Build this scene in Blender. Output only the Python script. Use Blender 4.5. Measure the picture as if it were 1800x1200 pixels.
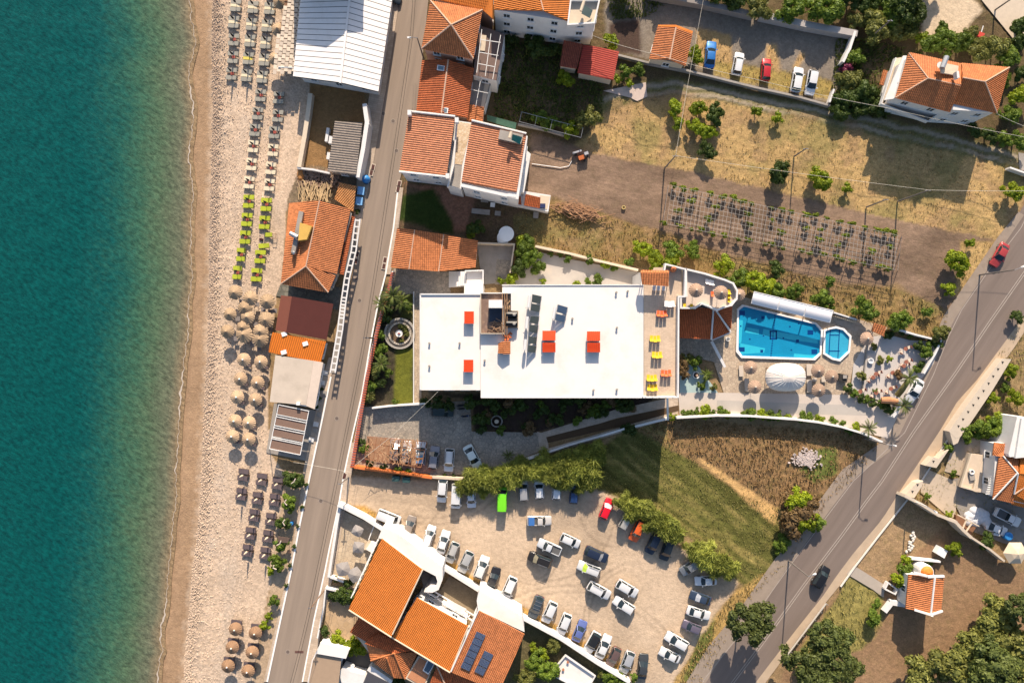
import bpy,math,random
import numpy as np
from mathutils import Vector,Matrix
for o in list(bpy.data.objects): bpy.data.objects.remove(o)
SC = bpy.context.scene
COL = SC.collection
H = 120.0; S = 0.1
def W(px,py,z=0.0):
    k = (H - z) / H
    return Vector(((px - 900) * S * k,(600 - py) * S * k,z))
cd = bpy.data.cameras.new('camera'); cam = bpy.data.objects.new('camera', cd); COL.objects.link(cam)
cam.location = (0,0,H); cam.rotation_euler = (0,0,0)
cd.sensor_width = 36; cd.lens = 36 * H / 180.0; cd.clip_end = 2000; cd.clip_start = 1
SC.camera = cam
EL = math.radians(26.5)
SH = Vector((-0.075,-1.0)).normalized()            # direction shadows fall on the ground
world = bpy.data.worlds.new('World'); SC.world = world; world.use_nodes = True
nt = world.node_tree; nt.nodes.clear()
sky = nt.nodes.new('ShaderNodeTexSky'); sky.sky_type = 'NISHITA'; sky.sun_disc = False
sky.sun_elevation = EL; sky.sun_rotation = math.atan2(-SH.x,-SH.y); sky.altitude = 0; sky.dust_density = 1.6; sky.ozone_density = 1.4
bg = nt.nodes.new('ShaderNodeBackground'); bg.inputs[1].default_value = 0.10
wo = nt.nodes.new('ShaderNodeOutputWorld'); nt.links.new(sky.outputs[0], bg.inputs[0]); nt.links.new(bg.outputs[0], wo.inputs[0])
ld = bpy.data.lights.new('sun', 'SUN'); ld.energy = 5.0; ld.angle = math.radians(0.55); ld.color = (1.0, 0.855, 0.69)
sun = bpy.data.objects.new('sun', ld); COL.objects.link(sun)
d = Vector((SH.x * math.cos(EL),SH.y * math.cos(EL),-math.sin(EL)))
sun.rotation_euler = d.to_track_quat('-Z', 'Y').to_euler()
SC.view_settings.view_transform = 'Standard'; SC.view_settings.look = 'None'
SC.view_settings.exposure = 0.86; SC.view_settings.gamma = 1.0
SC.view_settings.use_curve_mapping = False
try:
    SC.cycles.max_bounces = 6; SC.cycles.transparent_max_bounces = 6; SC.cycles.diffuse_bounces = 2
    SC.cycles.caustics_reflective = False; SC.cycles.caustics_refractive = False
except Exception: pass
R = random.Random(7)
def vnoise(x,y,scale,seed=0):
    rng = np.random.RandomState(seed * 7919 + 13); G = rng.rand(256,256)
    x = x / scale + 500.37; y = y / scale + 500.71
    xi = np.floor(x).astype(int); yi = np.floor(y).astype(int); fx = x - xi; fy = y - yi
    fx = fx * fx * (3 - 2 * fx); fy = fy * fy * (3 - 2 * fy)
    a = G[xi % 256,yi % 256]; b = G[(xi + 1) % 256,yi % 256]; c = G[xi % 256,(yi + 1) % 256]; dd = G[(xi + 1) % 256,(yi + 1) % 256]
    return (a * (1 - fx) + b * fx) * (1 - fy) + (c * (1 - fx) + dd * fx) * fy
def fbm(x,y,scale,seed=0,oc=4):
    s = 0; a = 1; t = 0
    for i in range(oc):
        s = s + a * vnoise(x,y,scale / 2 ** i,seed + i * 31); t += a; a *= .5
    return s / t
def pip(x,y,poly):
    ins = np.zeros(x.shape,bool); n = len(poly)
    xs = [p[0] for p in poly]; ys = [p[1] for p in poly]
    m = (x >= min(xs)) & (x <= max(xs)) & (y >= min(ys)) & (y <= max(ys))
    if not m.any(): return ins
    xx = x[m]; yy = y[m]; r = np.zeros(xx.shape,bool)
    for i in range(n):
        x0,y0 = poly[i]; x1,y1 = poly[(i + 1) % n]
        if y0 == y1: continue
        c = ((y0 > yy) != (y1 > yy)) & (xx < (x1 - x0) * (yy - y0) / (y1 - y0) + x0)
        r ^= c
    ins[m] = r
    return ins
MATS = {}
def _base(name):
    m = bpy.data.materials.new(name); m.use_nodes = True; n = m.node_tree
    b = n.nodes['Principled BSDF']; return m, n, b
def N(n,t,**kw):
    x = n.nodes.new(t)
    for k,v in kw.items(): setattr(x,k,v)
    return x
def mth(n,op,a,b=None,c=None):
    x = n.nodes.new('ShaderNodeMath'); x.operation = op
    for i,v in enumerate((a,b,c)):
        if v is None: continue
        if isinstance(v,(int,float)): x.inputs[i].default_value = v
        else: n.links.new(v,x.inputs[i])
    return x.outputs[0]
def pos(n,scale=(1,1,1),rot=0.0):
    g = N(n, 'ShaderNodeNewGeometry'); mp = N(n, 'ShaderNodeMapping'); mp.inputs['Scale'].default_value = scale
    src = g.outputs['Position']
    if rot: r = N(n, 'ShaderNodeVectorRotate', rotation_type='Z_AXIS'); r.inputs['Angle'].default_value = rot; n.links.new(src, r.inputs[0]); src = r.outputs[0]
    n.links.new(src,mp.inputs[0]); return mp.outputs[0]
def noise(n,vec,scale,detail=3,rough=.55):
    x = N(n, 'ShaderNodeTexNoise'); x.inputs['Scale'].default_value = scale; x.inputs['Detail'].default_value = detail
    x.inputs['Roughness'].default_value = rough; n.links.new(vec, x.inputs['Vector']); return x.outputs[0]
def rmap(n,v,a,b,c,d_):
    r = N(n, 'ShaderNodeMapRange'); n.links.new(v, r.inputs[0])
    for i,q in enumerate((a,b,c,d_)): r.inputs[i + 1].default_value = q
    return r.outputs[0]
def mulcol(n,col,fac):
    x = N(n, 'ShaderNodeVectorMath', operation='SCALE')
    if isinstance(col,tuple): x.inputs[0].default_value = col[:3]
    else: n.links.new(col,x.inputs[0])
    if isinstance(fac, (int, float)): x.inputs['Scale'].default_value = fac
    else: n.links.new(fac, x.inputs['Scale'])
    return x.outputs[0]
def mixcol(n,f,a,b):
    x = N(n, 'ShaderNodeMix', data_type='RGBA'); ins = [i for i in x.inputs if i.type == 'RGBA']
    if isinstance(f,(int,float)): x.inputs[0].default_value = f
    else: n.links.new(f,x.inputs[0])
    for i,v in ((0,a),(1,b)):
        if isinstance(v,tuple): ins[i].default_value = (*v[:3],1)
        else: n.links.new(v,ins[i])
    return [o for o in x.outputs if o.type == 'RGBA'][0]
def setbump(n,b,h,strength=.4,dist=.1):
    bp = N(n, 'ShaderNodeBump'); bp.inputs['Strength'].default_value = strength; bp.inputs['Distance'].default_value = dist
    n.links.new(h, bp.inputs['Height']); n.links.new(bp.outputs[0], b.inputs['Normal'])
def M(name,col=None,rough=.8,var=.12,vs=1.5,fine=.08,fs=9,bump=0,spec=.3,metal=0,rnd=0,dirt=None,coat=0):
    if name in MATS: return MATS[name]
    m,n,b = _base(name); p = pos(n)
    v1 = noise(n,p,vs,4); v2 = noise(n,p,fs,2)
    f = mth(n, 'ADD', 1 - var - fine, mth(n, 'ADD', mth(n, 'MULTIPLY', v1, 2 * var), mth(n, 'MULTIPLY', v2, 2 * fine)))
    if rnd:
        oi = N(n, 'ShaderNodeObjectInfo'); f = mth(n, 'MULTIPLY', f, mth(n, 'ADD', 1 - rnd, mth(n, 'MULTIPLY', oi.outputs['Random'], 2 * rnd)))
    c = mulcol(n,tuple(col),f)
    if dirt:
        dn = noise(n, pos(n), dirt[1], 5, .7); r = N(n, 'ShaderNodeMapRange'); r.inputs[1].default_value = .5; r.inputs[2].default_value = .75
        r.inputs[4].default_value = dirt[2]; n.links.new(dn,r.inputs[0]); c = mixcol(n,r.outputs[0],c,dirt[0])
    n.links.new(c, b.inputs['Base Color']); b.inputs['Roughness'].default_value = rough; b.inputs['Metallic'].default_value = metal
    b.inputs['Specular IOR Level'].default_value = spec
    if coat: b.inputs['Coat Weight'].default_value = coat; b.inputs['Coat Roughness'].default_value = .1
    if bump: setbump(n,b,v2,bump,.05)
    MATS[name] = m; return m
def tile_mat(name,col,dark=.75,amt=.4):
    if name in MATS: return MATS[name]
    m,n,b = _base(name)
    vo = N(n, 'ShaderNodeTexVoronoi'); vo.inputs['Scale'].default_value = 3.2; n.links.new(pos(n), vo.inputs['Vector'])
    sx = N(n, 'ShaderNodeSeparateColor'); n.links.new(vo.outputs['Color'], sx.inputs[0])
    big = noise(n,pos(n),.45,5,.65)
    f = mth(n, 'ADD', 1 - amt, mth(n, 'ADD', mth(n, 'MULTIPLY', sx.outputs[0], amt), mth(n, 'MULTIPLY', big, amt)))
    c = mulcol(n,col,f)
    r = N(n, 'ShaderNodeMapRange'); r.inputs[1].default_value = .56; r.inputs[2].default_value = .74; r.inputs[4].default_value = .5
    n.links.new(noise(n,pos(n),.9,6,.75),r.inputs[0])
    c = mixcol(n,r.outputs[0],c,(col[0] * .45,col[1] * .55,col[2] * .7))
    ch = N(n, 'ShaderNodeAttribute'); ch.attribute_name = 'ch'; c = mixcol(n, mth(n, 'MULTIPLY', ch.outputs['Fac'], .72), c, (col[0] * .22, col[1] * .25, col[2] * .3))  # channels painted darker: shade between the ribs, plus dirt, put into the colour
    n.links.new(c, b.inputs['Base Color']); b.inputs['Roughness'].default_value = .75; b.inputs['Specular IOR Level'].default_value = .25
    MATS[name] = m; return m
def paving_mat(name, a, bcol, joint, scale, jw=.05, mode='voronoi', rot=0.0, bump=.3):
    if name in MATS: return MATS[name]
    m,n,b = _base(name); p = pos(n,rot=rot)
    if mode == 'voronoi':
        vo = N(n, 'ShaderNodeTexVoronoi'); vo.inputs['Scale'].default_value = scale; n.links.new(p, vo.inputs['Vector'])
        ve = N(n, 'ShaderNodeTexVoronoi', feature='DISTANCE_TO_EDGE'); ve.inputs['Scale'].default_value = scale; n.links.new(p, ve.inputs['Vector'])
        sx = N(n, 'ShaderNodeSeparateColor'); n.links.new(vo.outputs['Color'], sx.inputs[0]); t = sx.outputs[0]
        j = mth(n, 'LESS_THAN', ve.outputs['Distance'], jw)
    else:
        br = N(n, 'ShaderNodeTexBrick'); br.inputs['Scale'].default_value = scale; br.inputs['Color1'].default_value = (0, 0, 0, 1); br.inputs['Color2'].default_value = (1, 1, 1, 1)
        br.inputs['Mortar'].default_value = (.5, .5, .5, 1); br.inputs['Mortar Size'].default_value = jw; br.offset = .5 if mode == 'brick' else 0
        n.links.new(p, br.inputs['Vector']); t = br.outputs['Color']; j = br.outputs['Fac']
    c = mixcol(n,t,a,bcol)
    c = mulcol(n, c, mth(n, 'ADD', .6, mth(n, 'MULTIPLY', noise(n, pos(n), .35, 5, .65), .8)))
    c = mixcol(n, mth(n, 'MULTIPLY', j, .7), c, joint)
    n.links.new(c, b.inputs['Base Color']); b.inputs['Roughness'].default_value = .85; b.inputs['Specular IOR Level'].default_value = .25
    if bump: setbump(n, b, mth(n, 'SUBTRACT', noise(n, pos(n), 7, 3), j), bump, .03)
    MATS[name] = m; return m
def leaf_mat(name,c1,c2,dark=.5):
    if name in MATS: return MATS[name]
    m,n,b = _base(name)
    at = N(n, 'ShaderNodeAttribute'); at.attribute_name = 'rnd'
    oi = N(n, 'ShaderNodeObjectInfo')
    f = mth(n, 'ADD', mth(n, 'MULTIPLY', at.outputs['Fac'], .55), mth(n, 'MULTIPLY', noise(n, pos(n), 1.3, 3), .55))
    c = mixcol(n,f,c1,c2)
    c = mulcol(n, c, mth(n, 'ADD', .92, mth(n, 'MULTIPLY', oi.outputs['Random'], .5)))
    n.links.new(c, b.inputs['Base Color']); b.inputs['Roughness'].default_value = .6; b.inputs['Specular IOR Level'].default_value = .3
    tr = N(n, 'ShaderNodeBsdfTranslucent'); n.links.new(c, tr.inputs[0]); ms = N(n, 'ShaderNodeMixShader'); ms.inputs[0].default_value = .3
    n.links.new(b.outputs[0], ms.inputs[1]); n.links.new(tr.outputs[0], ms.inputs[2]); n.links.new(ms.outputs[0], n.nodes['Material Output'].inputs[0])
    MATS[name] = m; return m
def glass_mat(name='window_glass', col=(.03, .04, .05)):
    if name in MATS: return MATS[name]
    m, n, b = _base(name); b.inputs['Base Color'].default_value = (*col, 1); b.inputs['Roughness'].default_value = .08; b.inputs['Specular IOR Level'].default_value = .5
    MATS[name] = m; return m
class MB:
    def __init__(s): s.v = []; s.f = []; s.m = []
    def add(s,vs,fs,mi=0):
        o = len(s.v); s.v += [tuple(v) for v in vs]; s.f += [tuple(i + o for i in f) for f in fs]; s.m += [mi] * len(fs); return s
    def prism(s,pts,z0,z1,mi=0):          # pts: list of (x,y)
        a = sum(pts[i][0] * pts[(i + 1) % len(pts)][1] - pts[(i + 1) % len(pts)][0] * pts[i][1] for i in range(len(pts)))
        if a < 0: pts = pts[::-1]
        n = len(pts); vs = [(p[0],p[1],z0) for p in pts] + [(p[0],p[1],z1) for p in pts]
        fs = [tuple(range(n,2 * n)),tuple(range(n - 1,-1,-1))] + [(i,(i + 1) % n,n + (i + 1) % n,n + i) for i in range(n)]
        return s.add(vs,fs,mi)
    def box(s,c,size,rz=0,mi=0,ry=0):
        hx,hy,hz = size[0] / 2,size[1] / 2,size[2] / 2
        R3 = Matrix.Rotation(rz, 3, 'Z') @ Matrix.Rotation(ry, 3, 'Y'); c = Vector(c)
        vs = [c + R3 @ Vector((x * hx,y * hy,z * hz)) for x in (-1,1) for y in (-1,1) for z in (-1,1)]
        return s.add(vs,[(0,1,3,2),(4,6,7,5),(0,4,5,1),(2,3,7,6),(0,2,6,4),(1,5,7,3)],mi)
    def beam(s,a,b,w,h=None,mi=0):       # box beam between two 3-D points
        h = h or w; a = Vector(a); b = Vector(b); t = (b - a).normalized(); up = Vector((0,0,1)) if abs(t.z) < .95 else Vector((0,1,0))
        r = t.cross(up).normalized(); u = r.cross(t)
        vs = [p + r * (x * w / 2) + u * (y * h / 2) for p in (a,b) for x,y in ((-1,-1),(1,-1),(1,1),(-1,1))]
        return s.add(vs,[(3,2,1,0),(4,5,6,7),(0,1,5,4),(1,2,6,5),(2,3,7,6),(3,0,4,7)],mi)
    def tube(s,pts,rad,n=6,mi=0):
        pts = [Vector(p) for p in pts]; rr = rad if isinstance(rad,(list,tuple)) else [rad] * len(pts); vs = []; fs = []
        for i,p in enumerate(pts):
            t = (pts[min(i + 1,len(pts) - 1)] - pts[max(i - 1,0)]).normalized(); up = Vector((0,0,1)) if abs(t.z) < .9 else Vector((1,0,0))
            a = t.cross(up).normalized(); b = a.cross(t)
            vs += [p + (a * math.cos(2 * math.pi * k / n) + b * math.sin(2 * math.pi * k / n)) * rr[i] for k in range(n)]
        for i in range(len(pts) - 1):
            fs += [(i * n + k,i * n + (k + 1) % n,(i + 1) * n + (k + 1) % n,(i + 1) * n + k) for k in range(n)]
        fs += [tuple(range(n)),tuple(range(len(pts) * n - 1,len(pts) * n - n - 1,-1))]
        return s.add(vs,fs,mi)
    def lathe(s,c,prof,n=16,mi=0):        # prof: [(r,z)]
        c = Vector(c); vs = []; fs = []
        for r,z in prof: vs += [c + Vector((r * math.cos(2 * math.pi * k / n),r * math.sin(2 * math.pi * k / n),z)) for k in range(n)]
        for i in range(len(prof) - 1): fs += [(i * n + k,i * n + (k + 1) % n,(i + 1) * n + (k + 1) % n,(i + 1) * n + k) for k in range(n)]
        if prof[-1][0] > 1e-3: fs.append(tuple((len(prof) - 1) * n + k for k in range(n)))
        return s.add(vs,fs,mi)
    def mesh(s,name,mats,off=None,smooth=False):
        me = bpy.data.meshes.new(name); v = s.v
        if off is not None: v = [(a - off[0],b - off[1],c - off[2]) for a,b,c in v]
        me.from_pydata(v,[],s.f)
        for m in (mats if isinstance(mats,(list,tuple)) else [mats]): me.materials.append(m)
        if any(s.m): me.polygons.foreach_set('material_index', s.m)
        if smooth: me.polygons.foreach_set('use_smooth', [True] * len(s.f))
        me.update(); return me
def np_mesh(name,V,F,mats,smooth=False,attrs=None):
    me = bpy.data.meshes.new(name); V = np.asarray(V,np.float32); F = np.asarray(F,np.int32)
    me.vertices.add(len(V)); me.vertices.foreach_set('co', V.ravel()); k = F.shape[1]
    me.loops.add(F.size); me.loops.foreach_set('vertex_index', F.ravel()); me.polygons.add(len(F))
    me.polygons.foreach_set('loop_start', np.arange(0, F.size, k, dtype=np.int32))
    try: me.polygons.foreach_set('loop_total', np.full(len(F), k, dtype=np.int32))
    except Exception: pass
    for m in (mats if isinstance(mats,(list,tuple)) else [mats]): me.materials.append(m)
    me.polygons.foreach_set('use_smooth', np.full(len(F), bool(smooth)))
    for an,(ty,data) in (attrs or {}).items():
        at = me.attributes.new(an, ty, 'POINT'); at.data.foreach_set({'FLOAT': 'value', 'FLOAT_COLOR': 'color', 'FLOAT_VECTOR': 'vector'}[ty], np.asarray(data, np.float32).ravel())
    me.update(calc_edges=True); me.validate(); return me
USED = {}
KIDS = {}
def tag(o,label=None,cat=None,group=None,kind=None):
    if label: o['label'] = label; USED[label] = USED.get(label, 0) + 1
    if cat: o['category'] = cat
    if group: o['group'] = group
    if kind: o['kind'] = kind
    return o
def thing(name,loc,label,cat,group=None,rz=0):
    o = bpy.data.objects.new(name,None); COL.objects.link(o); o.location = loc; o.rotation_euler = (0,0,rz); o.empty_display_size = .2
    return tag(o,label,cat,group)
def wp(o):     # world position of (unrotated) ancestors
    p = Vector((0,0,0))
    while o: p += o.location; o = o.parent
    return p
def part(par,name,mb,mats,label=None,kind=None,smooth=False,local=False):
    """mb in world coordinates unless local"""
    if isinstance(mb,MB): me = mb.mesh(name,mats,None if (local or par is None) else wp(par),smooth)
    else: me = mb
    o = bpy.data.objects.new(name,me); COL.objects.link(o)
    if par is not None: o.parent = par; KIDS.setdefault(par.name,[]).append(o)
    if label: o['label'] = label
    if kind: o['kind'] = kind
    return o
def single(name,mb,mats,label,cat,group=None,smooth=False,kind=None):
    o = part(None,name,mb,mats,smooth=smooth)
    return tag(o,label,cat,group,kind)
def struct(name,mb,mats,smooth=False):
    o = part(None, name, mb, mats, smooth=smooth); o['kind'] = 'structure'; return o
def sheet(name,pts,z,mat):
    m = MB(); q = [W(*p)[:2] for p in pts]
    a = sum(q[i][0] * q[(i + 1) % len(q)][1] - q[(i + 1) % len(q)][0] * q[i][1] for i in range(len(q)))
    if a < 0: q = q[::-1]
    m.add([(x,y,z) for x,y in q],[tuple(range(len(q)))]); return struct(name,m,mat)
def copy_tree(o,parent=None,loc=None,rz=None,scale=None,label=None,mats=None,lvl=0):
    c = o.copy(); COL.objects.link(c); c.parent = parent
    if loc is not None: c.location = loc
    if rz is not None: c.rotation_euler = (0,0,rz)
    if scale is not None: c.scale = scale
    if label: c['label'] = label; USED[label] = USED.get(label, 0) + 1
    if parent is not None: KIDS.setdefault(parent.name,[]).append(c)
    for ch in list(KIDS.get(o.name,())): copy_tree(ch,c)
    return c
ORD = 'first second third fourth fifth sixth seventh eighth ninth tenth eleventh twelfth thirteenth fourteenth fifteenth sixteenth seventeenth eighteenth nineteenth twentieth'.split(); ORD += ['twenty-' + o for o in ORD[:9]] + ['thirtieth'] + ['thirty-' + o for o in ORD[:9]]
# ================================================================ TERRAIN
WATER = [(338,-60),(334,0),(337,14),(336,30),(341,50),(345,75),(341,93),(335,113),(332,130),(336,158),(341,183),(341,200),(339,230),(334,260),(333,280),(336,295),(337,313),(341,335),(339,360),(337,380),(336,400),(338,415),(335,438),(337,460),(339,485),(336,510),(332,530),(332,550),(333,575),(331,595),(329,605),(324,635),(322,670),(319,700),(316,735),(314,770),(313,800),(310,830),(311,880),(305,915),(303,950),(299,985),(296,1010),(294,1050),(291,1080),(284,1105),(284,1130),(287,1145),(281,1160),(278,1200),(270,1260)]
def water_x(y): return np.interp(y,[p[1] for p in WATER],[p[0] for p in WATER])
WETX = [(370,-60),(372,0),(370,60),(372,200),(369,300),(366,400),(365,500),(362,620),(357,700),(354,800),(348,900),(342,960),(336,1000),(330,1080),(322,1160),(320,1260)]
def wet_x(y): return np.interp(y,[p[1] for p in WETX],[p[0] for p in WETX])
def band(L,w):
    return [(x,y - w / 2) for x,y in L] + [(x,y + w / 2) for x,y in L[::-1]]
REG = [
 ('garden_ground', [(690,-60),(1900,-60),(1900,340),(690,340)], (.12,.085,.045), (.9,.2,0)),
 ('dirt_yard', [(530,150),(645,150),(630,300),(520,300)], (.26,.15,.065), (.25,.4,0)),
 ('dirt_yard', [(505,290),(645,300),(625,385),(500,360)], (.20,.15,.10), (.5,.9,0)),
 ('gravel_lot', [(1065,-20),(1200,-10),(1330,30),(1503,58),(1470,185),(1380,165),(1235,128),(1090,90),(1065,60)], (.21,.175,.14), (.2,.4,.1)),
 ('dry_grass_patch', [(1225,48),(1285,60),(1288,130),(1225,118)], (.42,.27,.12), (.6,.2,0)),
 ('dry_grass_patch', [(1255,105),(1350,120),(1460,140),(1466,178),(1380,160),(1255,132)], (.33,.24,.08), (.9,.2,0)),
 ('dry_grass_patch', [(1345,80),(1366,80),(1372,130),(1345,115)], (.42,.27,.12), (.6,.2,0)),
 ('dry_grass_patch', [(1408,90),(1418,96),(1405,120),(1395,120)], (.42,.27,.12), (.6,.2,0)),
 ('vegetable_bed', [(1070,40),(1125,35),(1130,95),(1075,90)], (.07,.045,.035), (.2,.5,0)),
 ('bare_clearing', [(1620,-20),(1690,-30),(1730,20),(1700,45),(1700,70),(1620,72)], (.55,.43,.30), (.1,.3,0)),
 ('dry_field', [(1058,178),(1085,175),(1120,150),(1180,158),(1300,175),(1560,222),(1790,285),(1805,330),(1765,425),(1690,410),(1430,352),(1200,298),(1040,270),(1010,255),(1040,230)], (.40,.265,.115), (.75,.1,.35)),
 ('dry_field', [(1040,180),(1115,148),(1180,136),(1300,158),(1560,208),(1810,270),(1810,300),(1560,243),(1300,186),(1180,166),(1125,176),(1060,200)], (.15,.13,.05), (.9,.2,0)),
 ('dirt_track', band([(1060,178),(1115,155),(1180,146),(1300,167),(1450,197),(1560,217),(1700,251),(1810,279)], 7), (.34,.28,.21), (.2,.1,0)),
 ('dirt_track', band([(1110,172),(1180,161),(1300,179),(1420,204),(1560,233),(1700,266),(1810,292)], 7), (.36,.29,.21), (.2,.1,0)),
 ('ploughed_field', [(932,235),(985,245),(1040,268),(1200,297),(1430,352),(1690,410),(1760,425),(1720,470),(1700,530),(1660,545),(1580,500),(1500,500),(1300,455),(1150,402),(1050,378),(980,350),(925,335)], (.205,.138,.095), (.25,.1,.45)),
 ('grass_bank', [(960,350),(1060,378),(1160,405),(1300,455),(1480,500),(1570,505),(1665,545),(1665,600),(1640,612),(1560,585),(1460,545),(1300,515),(1210,480),(1180,465),(1120,470),(920,432),(905,400),(900,380)], (.235,.155,.065), (1,.2,0)),
 ('dry_grass_patch', [(1690,425),(1770,425),(1690,540),(1650,590),(1680,540)], (.42,.28,.12), (.9,.2,0)),
 ('car_park_ground', [(612,838),(700,840),(800,845),(900,800),(1060,845),(1110,900),(1200,965),(1300,1010),(1285,1060),(1240,1120),(1185,1200),(1170,1260),(1110,1260),(1100,1190),(920,1085),(690,930),(600,885)], (.51,.385,.27), (0,.05,.15)),
 ('dry_grass_patch', [(608,884),(640,890),(700,925),(860,1030),(945,1080),(1110,1175),(1105,1200),(920,1092),(690,940)], (.50,.29,.09), (.9,.2,0)),
 ('green_field', [(1055,790),(1110,750),(1170,745),(1180,790),(1225,812),(1300,868),(1385,900),(1405,940),(1395,1000),(1330,1045),(1290,1015),(1195,930),(1095,875),(1040,860)], (.115,.112,.03), (.9,.1,.6)),
 ('scrub_field', [(1110,752),(1190,735),(1500,760),(1545,785),(1500,840),(1440,905),(1385,950),(1380,900),(1300,866),(1225,812),(1175,790)], (.235,.145,.07), (1,.2,0)),
 ('dry_grass_patch', [(1225,805),(1245,812),(1330,870),(1375,900),(1365,925),(1300,870)], (.58,.36,.15), (.6,.2,0)),
 ('weedy_patch', [(1445,790),(1470,785),(1470,830),(1430,850),(1405,825),(1420,795)], (.12,.14,.035), (1,.2,0)),
 ('road_verge', [(1530,790),(1500,835),(1440,905),(1370,1000),(1300,1075),(1230,1210),(1180,1210),(1240,1110),(1290,1040),(1390,985),(1410,920)], (.40,.26,.095), (1,.2,0)),
 ('road_verge', [(1200,1200),(1230,1120),(1260,1085),(1250,1130),(1215,1200)], (.14,.15,.04), (1,.2,0)),
 ('roadside_yard', [(1590,880),(1700,950),(1790,1000),(1900,1050),(1900,1260),(1350,1260),(1385,1155),(1475,1032)], (.25,.155,.088), (.5,.3,0)),
 ('roadside_yard', [(1590,880),(1660,920),(1600,990),(1575,1040),(1500,995),(1540,945)], (.30,.20,.11), (.7,.3,0)),
 ('roadside_yard', [(1475,1040),(1490,1010),(1550,1045),(1555,1090),(1520,1140),(1450,1160),(1385,1175)], (.25,.21,.07), (1,.2,0)),
 ('roadside_scrub', [(1800,555),(1768,600),(1690,740),(1640,800),(1600,870),(1700,940),(1900,1000),(1900,500)], (.26,.18,.09), (.9,.3,0)),
 ('flower_bed', [(660,500),(720,500),(738,560),(735,712),(655,716),(640,710)], (.055,.045,.03), (.9,.3,0)),
 ('lawn', [(695,612),(727,612),(726,708),(692,710)], (.125,.13,.02), (.5,0,0)),
 ('lawn', [(703,515),(727,515),(727,560),(705,560)], (.10,.10,.025), (.5,0,0)),
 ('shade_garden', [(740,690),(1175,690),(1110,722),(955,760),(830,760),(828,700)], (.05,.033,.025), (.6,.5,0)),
 ('derelict_garden', [(700,322),(965,360),(905,440),(840,440),(838,420),(690,405)], (.13,.085,.05), (.6,.8,0)),
 ('derelict_garden', [(705,318),(800,332),(835,345),(820,405),(790,405),(775,345)], (.27,.135,.085), (.2,1,0)),
 ('derelict_garden', [(705,345),(760,330),(795,385),(795,412),(700,385)], (.035,.055,.012), (.5,.1,0)),
 ('restaurant_garden', [(575,1030),(700,1030),(760,1200),(560,1210)], (.36,.27,.17), (.2,.5,0)),
 ('back_garden', [(915,1085),(1110,1195),(1080,1260),(860,1260)], (.12,.10,.05), (.9,.3,0)),
 ('beach_edge', [(478,830),(545,830),(512,1010),(465,1200),(440,1210),(478,1000)], (.42,.31,.21), (.3,.4,0)),
]
CELL = .28
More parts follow.
